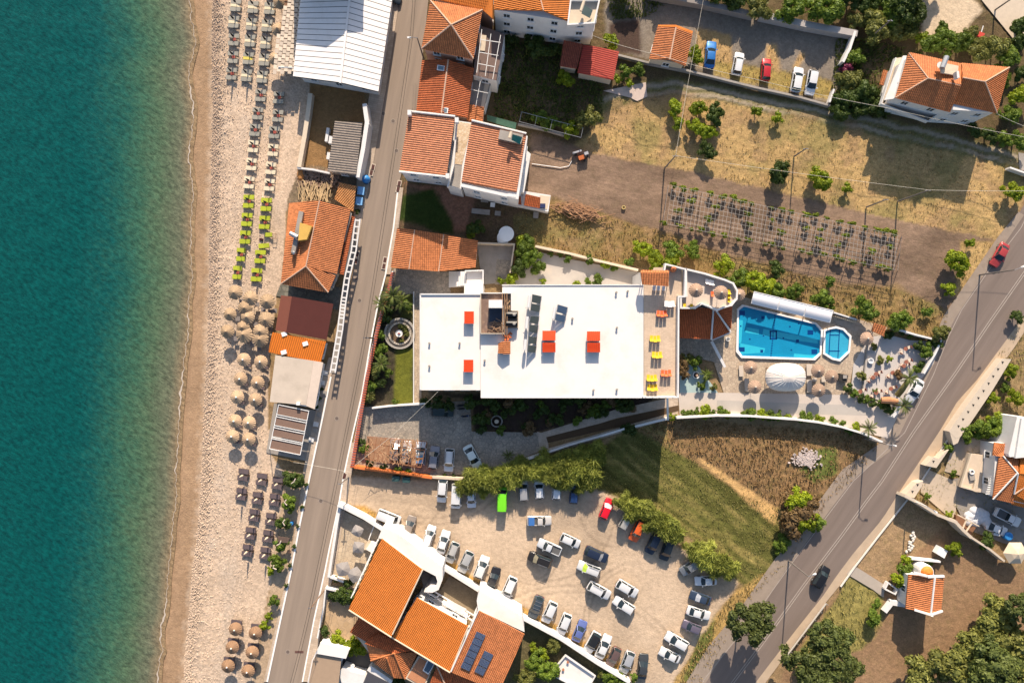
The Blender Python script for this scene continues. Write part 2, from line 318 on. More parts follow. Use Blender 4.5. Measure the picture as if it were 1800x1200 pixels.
def build_terrain():
    xs = np.arange(-66,96,CELL); ys = np.arange(-64,64,CELL); nx = len(xs); ny = len(ys)
    X,Y = np.meshgrid(xs,ys); PX = X / S + 900; PY = 600 - Y / S
    jx = (fbm(X,Y,3.0,5) - .5) * 11; jy = (fbm(X,Y,3.0,6) - .5) * 11
    QX = PX + jx; QY = PY + jy
    col = np.zeros((ny,nx,3)); col[:] = (.27,.18,.095); tex = np.zeros((ny,nx,3)); tex[:] = (.6,.4,0); rid = np.zeros((ny,nx),int)
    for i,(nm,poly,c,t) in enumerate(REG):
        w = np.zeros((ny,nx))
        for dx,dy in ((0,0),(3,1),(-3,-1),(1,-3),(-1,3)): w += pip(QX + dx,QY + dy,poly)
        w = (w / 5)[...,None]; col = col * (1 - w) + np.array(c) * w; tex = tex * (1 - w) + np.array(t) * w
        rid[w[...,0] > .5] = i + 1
    gm = pip(QX, QY, [p for n_, p, *_ in REG if n_ == 'green_field'][0]); ca, sa = math.cos(math.radians(-38)), math.sin(math.radians(-38)); sn = vnoise((X * ca + Y * sa) * .12, -X * sa + Y * ca, .8, 88) * .6 + vnoise((X * ca + Y * sa) * .2, -X * sa + Y * ca, .45, 89) * .4
    gk = (np.clip((sn - .5) * 2.6,-1,1) * gm)[...,None]; col = np.where(gk > 0,col * (1 - gk * .75) + np.array((.33,.25,.09)) * gk * .75,col * (1 + gk * .45))
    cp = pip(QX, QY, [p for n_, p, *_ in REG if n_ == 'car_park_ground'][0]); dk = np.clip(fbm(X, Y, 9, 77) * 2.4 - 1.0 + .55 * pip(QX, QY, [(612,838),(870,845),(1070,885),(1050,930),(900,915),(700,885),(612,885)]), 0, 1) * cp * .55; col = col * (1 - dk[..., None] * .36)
    for cx_,cy_,r_,a0,a1 in ((935,985,34,.2,2.4),(935,985,42,.3,2.2),(960,900,120,.2,1.6),(900,1010,170,3.6,5.2),(1130,1090,95,2.2,4.4),(1130,1090,104,2.2,4.4),(760,760,150,.6,1.9),(760,760,161,.6,1.9),(1080,900,60,1.0,3.0),(1000,1250,210,4.2,5.6),(1000,1250,222,4.2,5.6)):
        rr_ = np.hypot(PX - cx_,PY - cy_); an = np.arctan2(PY - cy_,PX - cx_) % 6.283; tk = cp * (np.abs(rr_ - r_) < 2.2) * (an > a0) * (an < a1) * (.4 + fbm(X,Y,2,78)); col *= 1 - .2 * tk[...,None]
    dm = pip(QX, QY, [p for n_, p, *_ in REG if n_ == 'dry_field'][0]) | pip(QX, QY, [p for n_, p, *_ in REG if n_ == 'grass_bank'][0]); gp = (np.clip((fbm(X, Y, 5, 91) - .52) * 7, 0, 1) * dm * .6)[..., None]; col = col * (1 - gp) + np.array((.19, .165, .06)) * gp; gp = (np.clip((fbm(X, Y, 3.2, 92) - .55) * 8, 0, 1) * dm * .5)[..., None]; col = col * (1 - gp) + np.array((.29, .18, .10)) * gp
    pm = pip(QX, QY, [p for n_, p, *_ in REG if n_ == 'ploughed_field'][0]); col *= (1 + pm * (fbm(X * .4, Y, 2.4, 93) - .5) * .9)[..., None]
    wx = water_x(PY); ex = wet_x(PY) + jx * .35
    coast = np.interp(PY,[-60,0,160,290,350,500,520,600,720,800,830,1000,1200,1260],[530,530,545,528,505,495,485,475,470,477,500,480,440,430]) + jx * .3
    isb = PX < coast
    big = fbm(X,Y,6,9)[...,None]
    bc = np.array((.51,.385,.28)) * (.9 + .2 * big); d = (PX - ex)
    t1 = np.clip(1 - d / 45,0,1)[...,None]; bc = bc * (1 - .10 * t1)
    grey = np.clip((fbm(X,Y * .35,2.6,19) - .5) * 3,0,1)[...,None] * .5
    bc = bc * (1 - grey) + np.array((.42,.35,.285)) * grey
    wet = np.clip((ex - PX) / 16 + .5 + (fbm(X,Y,.8,33) - .5) * 1.2,0,1)[...,None]; wc = np.array((.32,.208,.125)) * (.88 + .24 * fbm(X,Y,2.0,12)[...,None])
    bc = bc * (1 - wet) + wc * wet
    sub = np.clip((wx + 2 - PX) / 6,0,1)[...,None]; bc = bc * (1 - sub) + np.array((.23,.16,.085)) * sub
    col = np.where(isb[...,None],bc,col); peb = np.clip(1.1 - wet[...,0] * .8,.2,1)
    tex = np.where(isb[...,None],np.stack([np.zeros_like(PX),peb,np.zeros_like(PX)],-1),tex)
    rid = np.where(isb,np.where(PX < ex,101,100),rid)
    Z = -.03 - .05 * fbm(X,Y,1.5,21)
    ang = math.radians(-11); sv = -math.sin(ang) * X + math.cos(ang) * Y
    Z -= tex[...,2] * np.where(PY < 620,.09 * fbm(X * .35 + Y * .07,sv,.8,3),.02)
    Z -= tex[...,0] * .16 * vnoise(X,Y,.6,41)
    berm = np.exp(-((d - 12) / 11) ** 2) + .45 * np.exp(-((d - 32) / 8) ** 2) + .12
    Z -= np.where(isb & (PX > ex),.13 * berm * vnoise(X * .55,Y,.5,51) + .02 * vnoise(X,Y,.5,52),0)
    Z -= np.where(PX < ex,np.clip((ex - PX) * .004,0,.2),0)
    Z = np.where(PX < wx,-.1 - .02 * (wx - PX),Z)
    bl = fbm(X,Y,5,61); col *= (.86 + .28 * bl)[...,None]
    keep = (PX > wx - 25)
    V = np.stack([X,Y,Z],-1).reshape(-1,3); C = np.concatenate([col,np.ones((ny,nx,1))],-1).reshape(-1,4); T = tex.reshape(-1,3)
    idx = np.arange(nx * ny).reshape(ny,nx); F = np.stack([idx[:-1,:-1],idx[:-1,1:],idx[1:,1:],idx[1:,:-1]],-1).reshape(-1,4)
    fr = rid[:-1,:-1].reshape(-1); fk = keep[:-1,:-1].reshape(-1); F = F[fk]; fr = fr[fk]
    m, n, b = _base('terrain_soil')
    at = N(n, 'ShaderNodeAttribute'); at.attribute_name = 'col'; tx = N(n, 'ShaderNodeAttribute'); tx.attribute_name = 'tex'
    sp = N(n, 'ShaderNodeSeparateXYZ'); n.links.new(tx.outputs['Vector'], sp.inputs[0])
    p = pos(n); n1 = noise(n,p,1.3,5,.7); n2 = noise(n,p,6,3,.7)
    vo = N(n, 'ShaderNodeTexVoronoi'); vo.inputs['Scale'].default_value = 4.2; n.links.new(p, vo.inputs['Vector'])
    sc = N(n, 'ShaderNodeSeparateColor'); n.links.new(vo.outputs['Color'], sc.inputs[0])
    st = noise(n,pos(n,(.25,2.6,1),math.radians(11)),1.6,4,.6)
    f = mth(n, 'ADD', .55, mth(n, 'MULTIPLY', n1, .9))
    f = mth(n, 'MULTIPLY', f, mth(n, 'ADD', 1, mth(n, 'MULTIPLY', sp.outputs[0], mth(n, 'MULTIPLY', mth(n, 'SUBTRACT', n2, .5), 2.4))))
    f = mth(n, 'MULTIPLY', f, mth(n, 'ADD', 1, mth(n, 'MULTIPLY', sp.outputs[1], mth(n, 'MULTIPLY', mth(n, 'SUBTRACT', sc.outputs[0], .5), .36))))
    f = mth(n, 'MULTIPLY', f, mth(n, 'ADD', 1, mth(n, 'MULTIPLY', sp.outputs[2], mth(n, 'MULTIPLY', mth(n, 'SUBTRACT', st, .5), 1.6))))
    c = mulcol(n, at.outputs['Color'], f)
    g = N(n, 'ShaderNodeMapRange'); g.inputs[1].default_value = .5; g.inputs[2].default_value = .68; n.links.new(noise(n, p, .8, 5, .75), g.inputs[0])
    c = mixcol(n, mth(n, 'MULTIPLY', mth(n, 'MULTIPLY', g.outputs[0], sp.outputs[0]), .5), c, (.075, .085, .02))
    n.links.new(c, b.inputs['Base Color']); b.inputs['Roughness'].default_value = .95; b.inputs['Specular IOR Level'].default_value = .1
    setbump(n, b, mth(n, 'ADD', n2, mth(n, 'MULTIPLY', sc.outputs[1], .6)), .7, .07)
    names = {0: 'ground', 100: 'beach', 101: 'wet_sand'}
    for i,r in enumerate(REG): names[i + 1] = r[0]
    for nm in sorted(set(names.values())):
        ids = [k for k,v in names.items() if v == nm]; sel = np.isin(fr,ids)
        if not sel.any(): continue
        Fs = F[sel]; u,inv = np.unique(Fs,return_inverse=True)
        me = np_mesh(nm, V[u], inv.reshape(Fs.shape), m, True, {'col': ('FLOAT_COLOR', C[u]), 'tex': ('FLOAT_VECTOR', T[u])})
        o = bpy.data.objects.new(nm, me); COL.objects.link(o); o['kind'] = 'structure'
    return X,Y
build_terrain()
mo = MB(); mo.add([(-60,-420,-.55),(500,-420,-.55),(500,420,-.55),(-60,420,-.55)],[(0,1,2,3)])
struct('surrounding_ground', mo, M('far_soil', (.24, .18, .10), .95, .25, .05))
def build_sea():
    ys = np.arange(-64,64.1,.5); xs0 = np.linspace(0,1,170)
    yy = np.repeat(ys[:,None],170,1); wx = (water_x(600 - yy / S) + 6 - 900) * S
    X = -96 + (wx + 96) * xs0[None,:]; Y = yy; D = (wx - .6) - X
    Z = -.06 + (vnoise(X,Y,2.4,71) - .5) * .10 * np.clip(D / 6,0,1) + (vnoise(X + .6 * Y,Y - .5 * X,1.0,72) - .5) * .05 * np.clip(D / 6,0,1)
    V = np.stack([X,Y,Z],-1).reshape(-1,3); idx = np.arange(V.shape[0]).reshape(len(ys),170)
    F = np.stack([idx[:-1,:-1],idx[:-1,1:],idx[1:,1:],idx[1:,:-1]],-1).reshape(-1,4)
    m, n, b = _base('sea_water'); at = N(n, 'ShaderNodeAttribute'); at.attribute_name = 'shore'
    dn = mth(n, 'ADD', at.outputs['Fac'], mth(n, 'MULTIPLY', mth(n, 'SUBTRACT', noise(n, pos(n, (1, .6, 1)), .09, 4, .6), .5), mth(n, 'MINIMUM', 11.0, mth(n, 'MULTIPLY', at.outputs['Fac'], .8))))
    dn = mth(n, 'ADD', dn, mth(n, 'MULTIPLY', mth(n, 'SUBTRACT', noise(n, pos(n, (.8, 1.5, 1), .5), .9, 4, .65), .5), mth(n, 'MINIMUM', 9.0, mth(n, 'MULTIPLY', at.outputs['Fac'], .55))))
    r = N(n, 'ShaderNodeValToRGB'); n.links.new(mth(n, 'DIVIDE', dn, 20.0), r.inputs[0]); e = r.color_ramp
    st = [(0,(.24,.165,.09)),(.035,(.18,.145,.088)),(.10,(.115,.122,.076)),(.28,(.068,.112,.062)),(.44,(.038,.100,.060)),(.62,(.016,.082,.060)),(.82,(.004,.066,.059)),(1,(.001,.060,.055))]
    e.elements[0].position = 0; e.elements[0].color = (*st[0][1],1); e.elements[1].position = 1; e.elements[1].color = (*st[-1][1],1)
    for p_,c_ in st[1:-1]: q = e.elements.new(p_); q.color = (*c_,1)
    p = pos(n,(.8,1.4,1),.55)
    rip = noise(n,p,1.15,4,.62); fine = noise(n,p,4.2,3,.7)
    near = N(n, 'ShaderNodeMapRange'); near.inputs[1].default_value = 0; near.inputs[2].default_value = 26; near.inputs[3].default_value = 1.5; near.inputs[4].default_value = .25; n.links.new(at.outputs['Fac'], near.inputs[0])
    f = mth(n, 'ADD', 1, mth(n, 'MULTIPLY', mth(n, 'SUBTRACT', fine, .5), near.outputs[0]))
    f = mth(n, 'MULTIPLY', f, rmap(n, rip, .34, .66, .66, 1.36))
    c = mulcol(n, r.outputs[0], f); n.links.new(c, b.inputs['Base Color']); b.inputs['Roughness'].default_value = .18; b.inputs['Specular IOR Level'].default_value = .35
    setbump(n, b, mth(n, 'ADD', rip, mth(n, 'MULTIPLY', fine, .5)), .35, .25)
    me = np_mesh('sea', V, F, m, True, {'shore': ('FLOAT', np.maximum(D, 0).reshape(-1))})
    o = bpy.data.objects.new('sea', me); COL.objects.link(o); o['kind'] = 'structure'
    fo = MB(); m2 = MB(); rr = random.Random(3); y = -64.0; L = [];
    while y < 64:
        px = float(water_x(600 - y / S)); x = (px - 900) * S
        w = max(0,-.02 + .24 * math.sin(y * .31 + 1.3) * math.sin(y * .17) + .07 * math.sin(y * 1.9)) * (1 if math.sin(y * .11 + 2) > -.75 else .3)
        j = .10 * math.sin(y * 2.3) + .06 * math.sin(y * 5.1 + 1); L.append((x + j - .15 - w,x + j - .10 + .07 * rr.random(),y)); y += .16
    vs = [];
    for a,b_,yv in L: vs += [(a,yv,-.012),(b_,yv,-.004)]
    fo.add(vs,[(2 * i,2 * i + 1,2 * i + 3,2 * i + 2) for i in range(len(L) - 1)])
    single('sea_foam', fo, M('foam', (.44, .375, .31), .7, .35, 2.2, .3, 7), None, None, kind='stuff')
    mo = MB(); mo.add([(-500, -420, -.5), (-60, -420, -.5), (-60, 420, -.5), (-500, 420, -.5)], [(0, 1, 2, 3)]); struct('open_sea', mo, M('deep_water', (.001, .06, .066), .15, .1, .05))
build_sea()
def asphalt(name,a,lane=None,rot=0,tracks=()):
    m,n,b = _base(name); p = pos(n); g = noise(n,p,9,3,.7); big = noise(n,pos(n,(.07,1.1,1),rot),.7,4,.6)
    f = mth(n, 'ADD', .62, mth(n, 'ADD', mth(n, 'MULTIPLY', big, .6), mth(n, 'MULTIPLY', mth(n, 'SUBTRACT', g, .5), .28)))
    c = mulcol(n,a,f)
    n.links.new(c, b.inputs['Base Color']); b.inputs['Roughness'].default_value = .85; b.inputs['Specular IOR Level'].default_value = .3
    setbump(n,b,g,.25,.02); MATS[name] = m; return m
CL = [(712,-60),(700,-20),(698,22),(688,90),(677,158),(664,235),(655,288),(640,363),(628,430),(618,490),(604,560),(592,628),(582,662),(567,735),(547,827),(528,918),(512,1003),(470,1197),(456,1260)]
CR = [(762,-60),(753,0),(745,80),(733,192),(718,250),(700,330),(692,400),(678,482),(665,532),(652,600),(637,690),(617,777),(603,843),(596,885),(580,960),(572,1000),(552,1090),(532,1197),(518,1260)]
def interp_line(L,y): return float(np.interp(y,[p[1] for p in L],[p[0] for p in L]))
def strip(name,A,B,z,mat,n=None):
    m = MB(); ys = sorted(set([p[1] for p in A] + [p[1] for p in B])); ys = [y for y in ys if max(A[0][1],B[0][1]) <= y <= min(A[-1][1],B[-1][1])]
    vs = []
    for y in ys: vs += [(*W(interp_line(A,y),y)[:2],z),(*W(interp_line(B,y),y)[:2],z)]
    m.add(vs,[(2 * i,2 * i + 2,2 * i + 3,2 * i + 1) for i in range(len(ys) - 1)]); return struct(name,m,mat)
strip('coast_road', CL, CR, .008, asphalt('coast_asphalt', (.275, .215, .168), rot=-1.38))
offs = lambda L,dx,y0=-999,y1=9999: [(x + dx,y) for x,y in L if y0 <= y <= y1]
def kerb(name,L,w,z,mat,dx=0):
    m = MB(); P = [W(x + dx,y) for x,y in L]
    for a,b in zip(P[:-1],P[1:]): m.beam((a.x,a.y,z / 2),(b.x,b.y,z / 2),w,z)
    return struct(name,m,mat)
PAVE = paving_mat('pavement_concrete', (.42, .33, .25), (.50, .40, .31), (.25, .2, .16), .7, .01, 'grid', .2, .15)
WHITEP = M('white_paint', (.78, .76, .73), .6, .06, 1.2, .03)
strip('pavement', offs(CL, -26, -60, 300) + [(625,363),(615,420)], offs(CL, 0, -60, 430), .10, PAVE)
strip('pavement', offs(CL, -14, 600, 840) + offs(CL, -6, 841, 1210), offs(CL, 0, 600, 1210), .10, PAVE)
strip('pavement', [(x - 2, y) for x, y in CR if 300 <= y <= 500] , [(x + 9, y) for x, y in CR if 300 <= y <= 500], .10, PAVE)
strip('pavement', [(x, y) for x, y in CR if 770 <= y <= 1210], [(x + 13, y) for x, y in CR if 770 <= y <= 900] + [(x + 16, y) for x, y in CR if 901 <= y <= 1210], .10, PAVE)
kerb('road_kerb', [p for p in CL if 640 <= p[1] <= 1200], .28, .14, WHITEP); kerb('road_kerb', [p for p in CR if 330 <= p[1] <= 1200], .25, .13, WHITEP)
kerb('road_kerb', [p for p in CL if p[1] <= 430], .2, .12, PAVE)
iron = M('cast_iron', (.07, .045, .04), .6); ring = M('manhole_rim', (.28, .23, .19), .8)
for i, (x, y, lb) in enumerate([(674,200,'worn'),(691,213,'grey'),(697,265,'dark'),(627,490,'small'),(632,528,'round'),(592,735,'patched'),(564,880,'ringed'),(506,1145,'southern')]):
    t = thing('manhole_cover', W(x, y, .012), f"{lb} round manhole cover in the coast road, {ORD[i]} from the top of the photo", 'manhole cover', 'manhole covers in the coast road')
    c = W(x, y); m = MB(); m.lathe((c.x, c.y, .012), [(.42, 0), (.42, .01), (.32, .012)], 16); part(t, 'rim', m, ring)
    m = MB(); m.lathe((c.x, c.y, .014), [(.31, .0), (.3, .012)], 16); part(t, 'lid', m, M('manhole_lid', (.13, .10, .085), .7))
for i,(x,y) in enumerate([(656,294),(653,304),(702,323),(700,333),(628,447),(626,459),(677,457),(675,468),(606,836)]):
    t = thing('drain_cover', W(x, y, .1), f"dark rusty drain cover at the coast road edge, {ORD[i]} going down the photo", 'drain cover', 'drain covers along the coast road')
    c = W(x, y); m = MB(); m.box((c.x, c.y, .115), (.75, 1.15, .03), -.2); part(t, 'frame', m, M('drain_frame', (.5, .42, .34), .85)); m = MB(); m.box((c.x, c.y, .14), (.5, .85, .03), -.2); part(t, 'grate', m, M('rust_grate', (.075, .03, .025), .7))
m = MB(); c = W(526, 1145); m.box((c.x, c.y, .02), (1.5, .4, .02)); single('speed_marker', m, M('rust_grate2', (.11, .055, .045), .7), 'long dark brown drain slot across the coast road near the bottom', 'drain')
HL = [(1900,180),(1800,360),(1787,382),(1760,420),(1717,485),(1665,563),(1655,610),(1628,660),(1600,712),(1578,757),(1555,790),(1497,828),(1457,880),(1437,910),(1395,965),(1367,1000),(1325,1063),(1267,1137),(1228,1202),(1190,1262)]
HR = [(1900,400),(1800,556),(1767,600),(1717,668),(1683,705),(1652,757),(1590,850),(1550,913),(1500,972),(1470,1012),(1448,1045),(1400,1105),(1327,1200),(1285,1262)]
HS = [(1900,440),(1812,566),(1782,612),(1740,668),(1700,715),(1668,765),(1610,855),(1590,880),(1537,947),(1500,995),(1475,1030),(1450,1060),(1378,1155),(1345,1200),(1300,1262)]
def strip2(name,A,B,z,mat):
    """band between two polylines walked by arc length"""
    def samp(L,n=60):
        P = [W(*p) for p in L]; t = [0]
        for a,b in zip(P[:-1],P[1:]): t.append(t[-1] + (b - a).length)
        q = np.linspace(0,t[-1],n); return list(zip(np.interp(q,t,[p.x for p in P]),np.interp(q,t,[p.y for p in P])))
    a = samp(A); b = samp(B); vs = []
    for i in range(60): vs += [(*a[i],z),(*b[i],z)]
    m = MB(); m.add(vs,[(2 * i,2 * i + 2,2 * i + 3,2 * i + 1) for i in range(59)]); return struct(name,m,mat)
strip2('highway', HL, HR, .010, asphalt('highway_asphalt', (.19, .148, .125), rot=-.972))
strip2('road_shoulder', HR, HS, .008, M('shoulder_concrete', (.42, .32, .225), .9, .2, .6, .1, 6, .2))
LL = [(x - 3,y) for x,y in HL]
sh = M('shoulder_asphalt', (.27, .215, .17), .9, .22, .8, .12, 6, .2)
strip2('road_shoulder', [(1790,372),(1755,415),(1655,560),(1640,612),(1600,680),(1560,745),(1545,780),(1480,825),(1440,880),(1360,985),(1300,1070),(1245,1135),(1205,1200),(1175,1262)], [(1800,378),(1768,425),(1675,565),(1655,612),(1622,680),(1590,745),(1568,790),(1503,838),(1463,890),(1380,1003),(1325,1090),(1268,1155),(1240,1200),(1200,1262)], .014, sh)
def line(name,pts,w,z,mat,label=None):
    m = MB()
    for a,b in zip(pts[:-1],pts[1:]):
        a = W(*a); b = W(*b); t = (b - a).normalized(); r = Vector((-t.y,t.x,0)) * w / 2
        m.add([a + r + Vector((0,0,z)),a - r + Vector((0,0,z)),b - r + Vector((0,0,z)),b + r + Vector((0,0,z))],[(0,1,2,3)])
    return struct(name,m,mat)
wl = M('road_line_paint', (.34, .29, .25), .8, .25, 1.5, .2, 5)
CLN = [(1890,345),(1800,480),(1742,563),(1680,655),(1607,757),(1550,845),(1522,882),(1480,940),(1413,1028),(1340,1130),(1287,1200),(1245,1262)]
for s_ in (-1.6, 1.6): line('centre_line', [(x + s_, y + s_ * .6) for x, y in CLN], .13, .018, wl)
line('edge_line', [(1868,240),(1795,400),(1745,465),(1690,545),(1668,590),(1640,660),(1590,760),(1500,845),(1395,985),(1325,1083),(1240,1190),(1200,1262)], .12, .022, wl)
kerb('roadside_kerb', [(x + 2, y) for x, y in HS[5:11]], .22, .25, M('kerb_white', (.62, .58, .52), .8, .15))
# ================================================================ BUILDERS
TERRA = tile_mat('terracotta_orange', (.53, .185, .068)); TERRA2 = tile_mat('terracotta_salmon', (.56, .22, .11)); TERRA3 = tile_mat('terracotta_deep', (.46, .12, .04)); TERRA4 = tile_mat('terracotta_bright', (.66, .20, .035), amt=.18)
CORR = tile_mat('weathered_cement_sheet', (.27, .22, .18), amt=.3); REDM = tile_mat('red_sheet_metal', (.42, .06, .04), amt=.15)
WALLW = M('white_render', (.65, .63, .61), .85, .08, .8, .03, dirt=((.52, .48, .43), .5, .5)); WALLP = M('pink_render', (.55, .33, .24), .85, .08); WALLC = M('cream_render', (.58, .48, .36), .85, .1)
GREYC = M('grey_concrete', (.30, .27, .24), .9, .2, .7, .1, 5, .2, dirt=((.17, .15, .13), .5, .6)); ROOFW = M('white_roof_coating', (.70, .66, .62), .6, .05, .5, .015, 4, dirt=((.58, .50, .43), .22, .6))
SLATE = paving_mat('slate_paving', (.27, .235, .195), (.39, .325, .255), (.17, .15, .125), 1.7, .05)
BEIGEP = paving_mat('beige_crazy_paving', (.42, .32, .23), (.50, .40, .29), (.28, .22, .17), 1.9, .06)
FRAMEW = M('white_frame', (.75, .74, .72), .5, .03); GLASS = glass_mat(); CAPM = M('ridge_mortar', (.52, .34, .24), .85, .2, 3); WOOD = M('brown_wood', (.20, .10, .055), .75, .2, 3, .1, 12); DARK = M('dark_void', (.03, .028, .026), .9)
def tile_face(mb,P,pitch=.3,course=.4,amp=.08,lift=.03,q=4,step=.02):
    P = [Vector(p) for p in P]; nrm = Vector((0,0,0))
    for i in range(len(P)): nrm += P[i].cross(P[(i + 1) % len(P)])
    if nrm.z < 0: P = P[::-1]; nrm = -nrm
    nrm.normalize()
    dn = nrm * nrm.z - Vector((0,0,1))
    if dn.length < 1e-4: dn = Vector((0,-1,0))
    dn.normalize(); u = dn.cross(nrm).normalized(); o = P[0]
    pu = [(p - o).dot(u) for p in P]; pv = [(p - o).dot(dn) for p in P]
    us = np.arange(math.floor(min(pu) / pitch * q),math.ceil(max(pu) / pitch * q) + 1) * (pitch / q); us = np.unique(np.clip(us,min(pu),max(pu)))
    lo = np.full(us.shape,1e9); hi = np.full(us.shape,-1e9)
    for i in range(len(P)):
        a,b = (pu[i],pv[i]),(pu[(i + 1) % len(P)],pv[(i + 1) % len(P)])
        if abs(a[0] - b[0]) < 1e-6:
            m_ = np.abs(us - a[0]) < 1e-4; lo[m_] = np.minimum(lo[m_],min(a[1],b[1])); hi[m_] = np.maximum(hi[m_],max(a[1],b[1])); continue
        t = (us - a[0]) / (b[0] - a[0]); m_ = (t >= -1e-4) & (t <= 1 + 1e-4); v = a[1] + (b[1] - a[1]) * t
        lo[m_] = np.minimum(lo[m_],v[m_]); hi[m_] = np.maximum(hi[m_],v[m_])
    k0 = math.floor(min(pv) / course); k1 = math.ceil(max(pv) / course); vg = []; fr = []
    for k in range(k0,k1 + 1): vg += [k * course,k * course + course * .96]; fr += [0,1]
    vg = np.array(vg); fr = np.array(fr); VV = np.clip(vg[:,None],lo[None,:],hi[None,:])
    ph = us / pitch * 2 * math.pi; wob = .012 * np.sin(us * 1.7)[None,:] * np.sin(vg * 1.1)[:,None]
    HH = lift + amp * (.5 + .5 * np.sin(ph))[None,:] + step * fr[:,None] + wob
    co = np.array(o)[None,None,:] + us[None,:,None] * np.array(u) + VV[...,None] * np.array(dn) + HH[...,None] * np.array(nrm)
    nv,nu = VV.shape; idx = np.arange(nv * nu).reshape(nv,nu)
    F = np.stack([idx[:-1,:-1],idx[1:,:-1],idx[1:,1:],idx[:-1,1:]],-1)
    ok = ((VV[1:,:-1] - VV[:-1,:-1]) + (VV[1:,1:] - VV[:-1,1:])) > 1e-4; F = F[ok]
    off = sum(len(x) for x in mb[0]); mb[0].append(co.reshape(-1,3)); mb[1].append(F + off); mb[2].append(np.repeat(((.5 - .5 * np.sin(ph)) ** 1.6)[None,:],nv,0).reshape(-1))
def slab(mb,P,th=.18,mi=0):
    P = [Vector(p) for p in P]; nrm = Vector((0,0,0))
    for i in range(len(P)): nrm += P[i].cross(P[(i + 1) % len(P)])
    if nrm.z < 0: P = P[::-1]
    n = len(P); vs = [p for p in P] + [p - Vector((0,0,th)) for p in P]
    mb.add(vs,[tuple(range(n)),tuple(range(2 * n - 1,n - 1,-1))] + [(i,n + i,n + (i + 1) % n,(i + 1) % n) for i in range(n)],mi)
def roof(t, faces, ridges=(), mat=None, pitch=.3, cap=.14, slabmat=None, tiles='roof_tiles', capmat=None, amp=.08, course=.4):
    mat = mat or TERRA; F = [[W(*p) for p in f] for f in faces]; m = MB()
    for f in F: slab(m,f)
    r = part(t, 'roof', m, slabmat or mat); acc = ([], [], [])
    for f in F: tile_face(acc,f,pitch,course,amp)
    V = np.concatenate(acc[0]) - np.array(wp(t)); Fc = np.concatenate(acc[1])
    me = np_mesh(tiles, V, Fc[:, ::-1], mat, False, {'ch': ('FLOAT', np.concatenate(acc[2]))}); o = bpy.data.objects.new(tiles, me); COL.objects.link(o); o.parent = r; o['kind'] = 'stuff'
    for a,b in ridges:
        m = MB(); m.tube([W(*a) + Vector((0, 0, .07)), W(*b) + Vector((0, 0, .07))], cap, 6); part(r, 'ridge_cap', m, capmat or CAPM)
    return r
WIN = {}
def winmesh(w,h):
    k = (round(w,1),round(h,1))
    if k not in WIN:
        a = MB()
        for x in (-w / 2,w / 2): a.box((x,0,0),(.08,.12,h + .08))
        for z in (-h / 2,h / 2): a.box((0,0,z),(w + .16,.13,.08))
        a.box((0,0,0),(.05,.10,h)); b = MB(); b.box((0,-.02,0),(w - .06,.04,h - .06)); c = MB(); c.box((0,.06,-h / 2 - .09),(w + .3,.22,.07))
        WIN[k] = (a.mesh('window', FRAMEW), b.mesh('pane', GLASS), c.mesh('sill', FRAMEW))
    return WIN[k]
def window(t,p,ang,w=1.1,h=1.2):
    a, b, c = winmesh(w, h); o = part(t, 'window', a, None); o.location = p - wp(t); o.rotation_euler = (0, 0, ang); part(o, 'pane', b, None); part(o, 'sill', c, None)
def walls(t, pts, z0, z1, mat, inset=.0, storeys=None, wins=True, name='wall', ws=1.0):
    """pts: list of world Vectors outline"""
    P = [Vector((p[0],p[1],0)) for p in pts]; a = sum(P[i].x * P[(i + 1) % len(P)].y - P[(i + 1) % len(P)].x * P[i].y for i in range(len(P)))
    if a < 0: P = P[::-1]
    n = len(P)
    if inset:
        Q = []
        for i in range(n):
            e0 = (P[i] - P[i - 1]).normalized(); e1 = (P[(i + 1) % n] - P[i]).normalized()
            n0 = Vector((-e0.y,e0.x,0)); n1 = Vector((-e1.y,e1.x,0)); k = 1 + n0.dot(n1); Q.append(P[i] + (n0 + n1) / max(k,.3) * inset)
        P = Q
    m = MB(); m.prism([(p.x,p.y) for p in P],z0,z1); w = part(t,name,m,mat)
    if wins:
        st = storeys or max(1,int(round((z1 - z0) / 3.0)))
        for i in range(n):
            a_,b_ = P[i],P[(i + 1) % n]; L = (b_ - a_).length
            if L < 2.4: continue
            e = (b_ - a_).normalized(); ang = math.atan2(e.y,e.x) + math.pi; k = max(1,int(L / 3.4)); out = Vector((e.y,-e.x,0))
            for s_ in range(st):
                for j in range(k):
                    q = a_ + e * (L * (j + .5) / k) + out * .04; window(t,Vector((q.x,q.y,z0 + (z1 - z0) * (s_ + .55) / st)),ang,1.1 * ws,1.2 * ws)
    return P
def parapet(t, pts, z0, z1, w, mat, closed=True, name='parapet'):
    m = MB(); n = len(pts); rng = range(n if closed else n - 1)
    for i in rng:
        a = pts[i]; b = pts[(i + 1) % n]; e = (Vector((b[0],b[1],0)) - Vector((a[0],a[1],0))).normalized() * (w / 2 - .003 * (i % 2))
        m.beam((a[0] - e.x,a[1] - e.y,(z0 + z1) / 2),(b[0] + e.x,b[1] + e.y,(z0 + z1) / 2 + .002 * (i % 2)),w,z1 - z0)
    return part(t,name,m,mat)
def ctr(pts,z=0):
    q = [W(*p) for p in pts]; c = sum(q,Vector()) / len(q); return Vector((c.x,c.y,z))
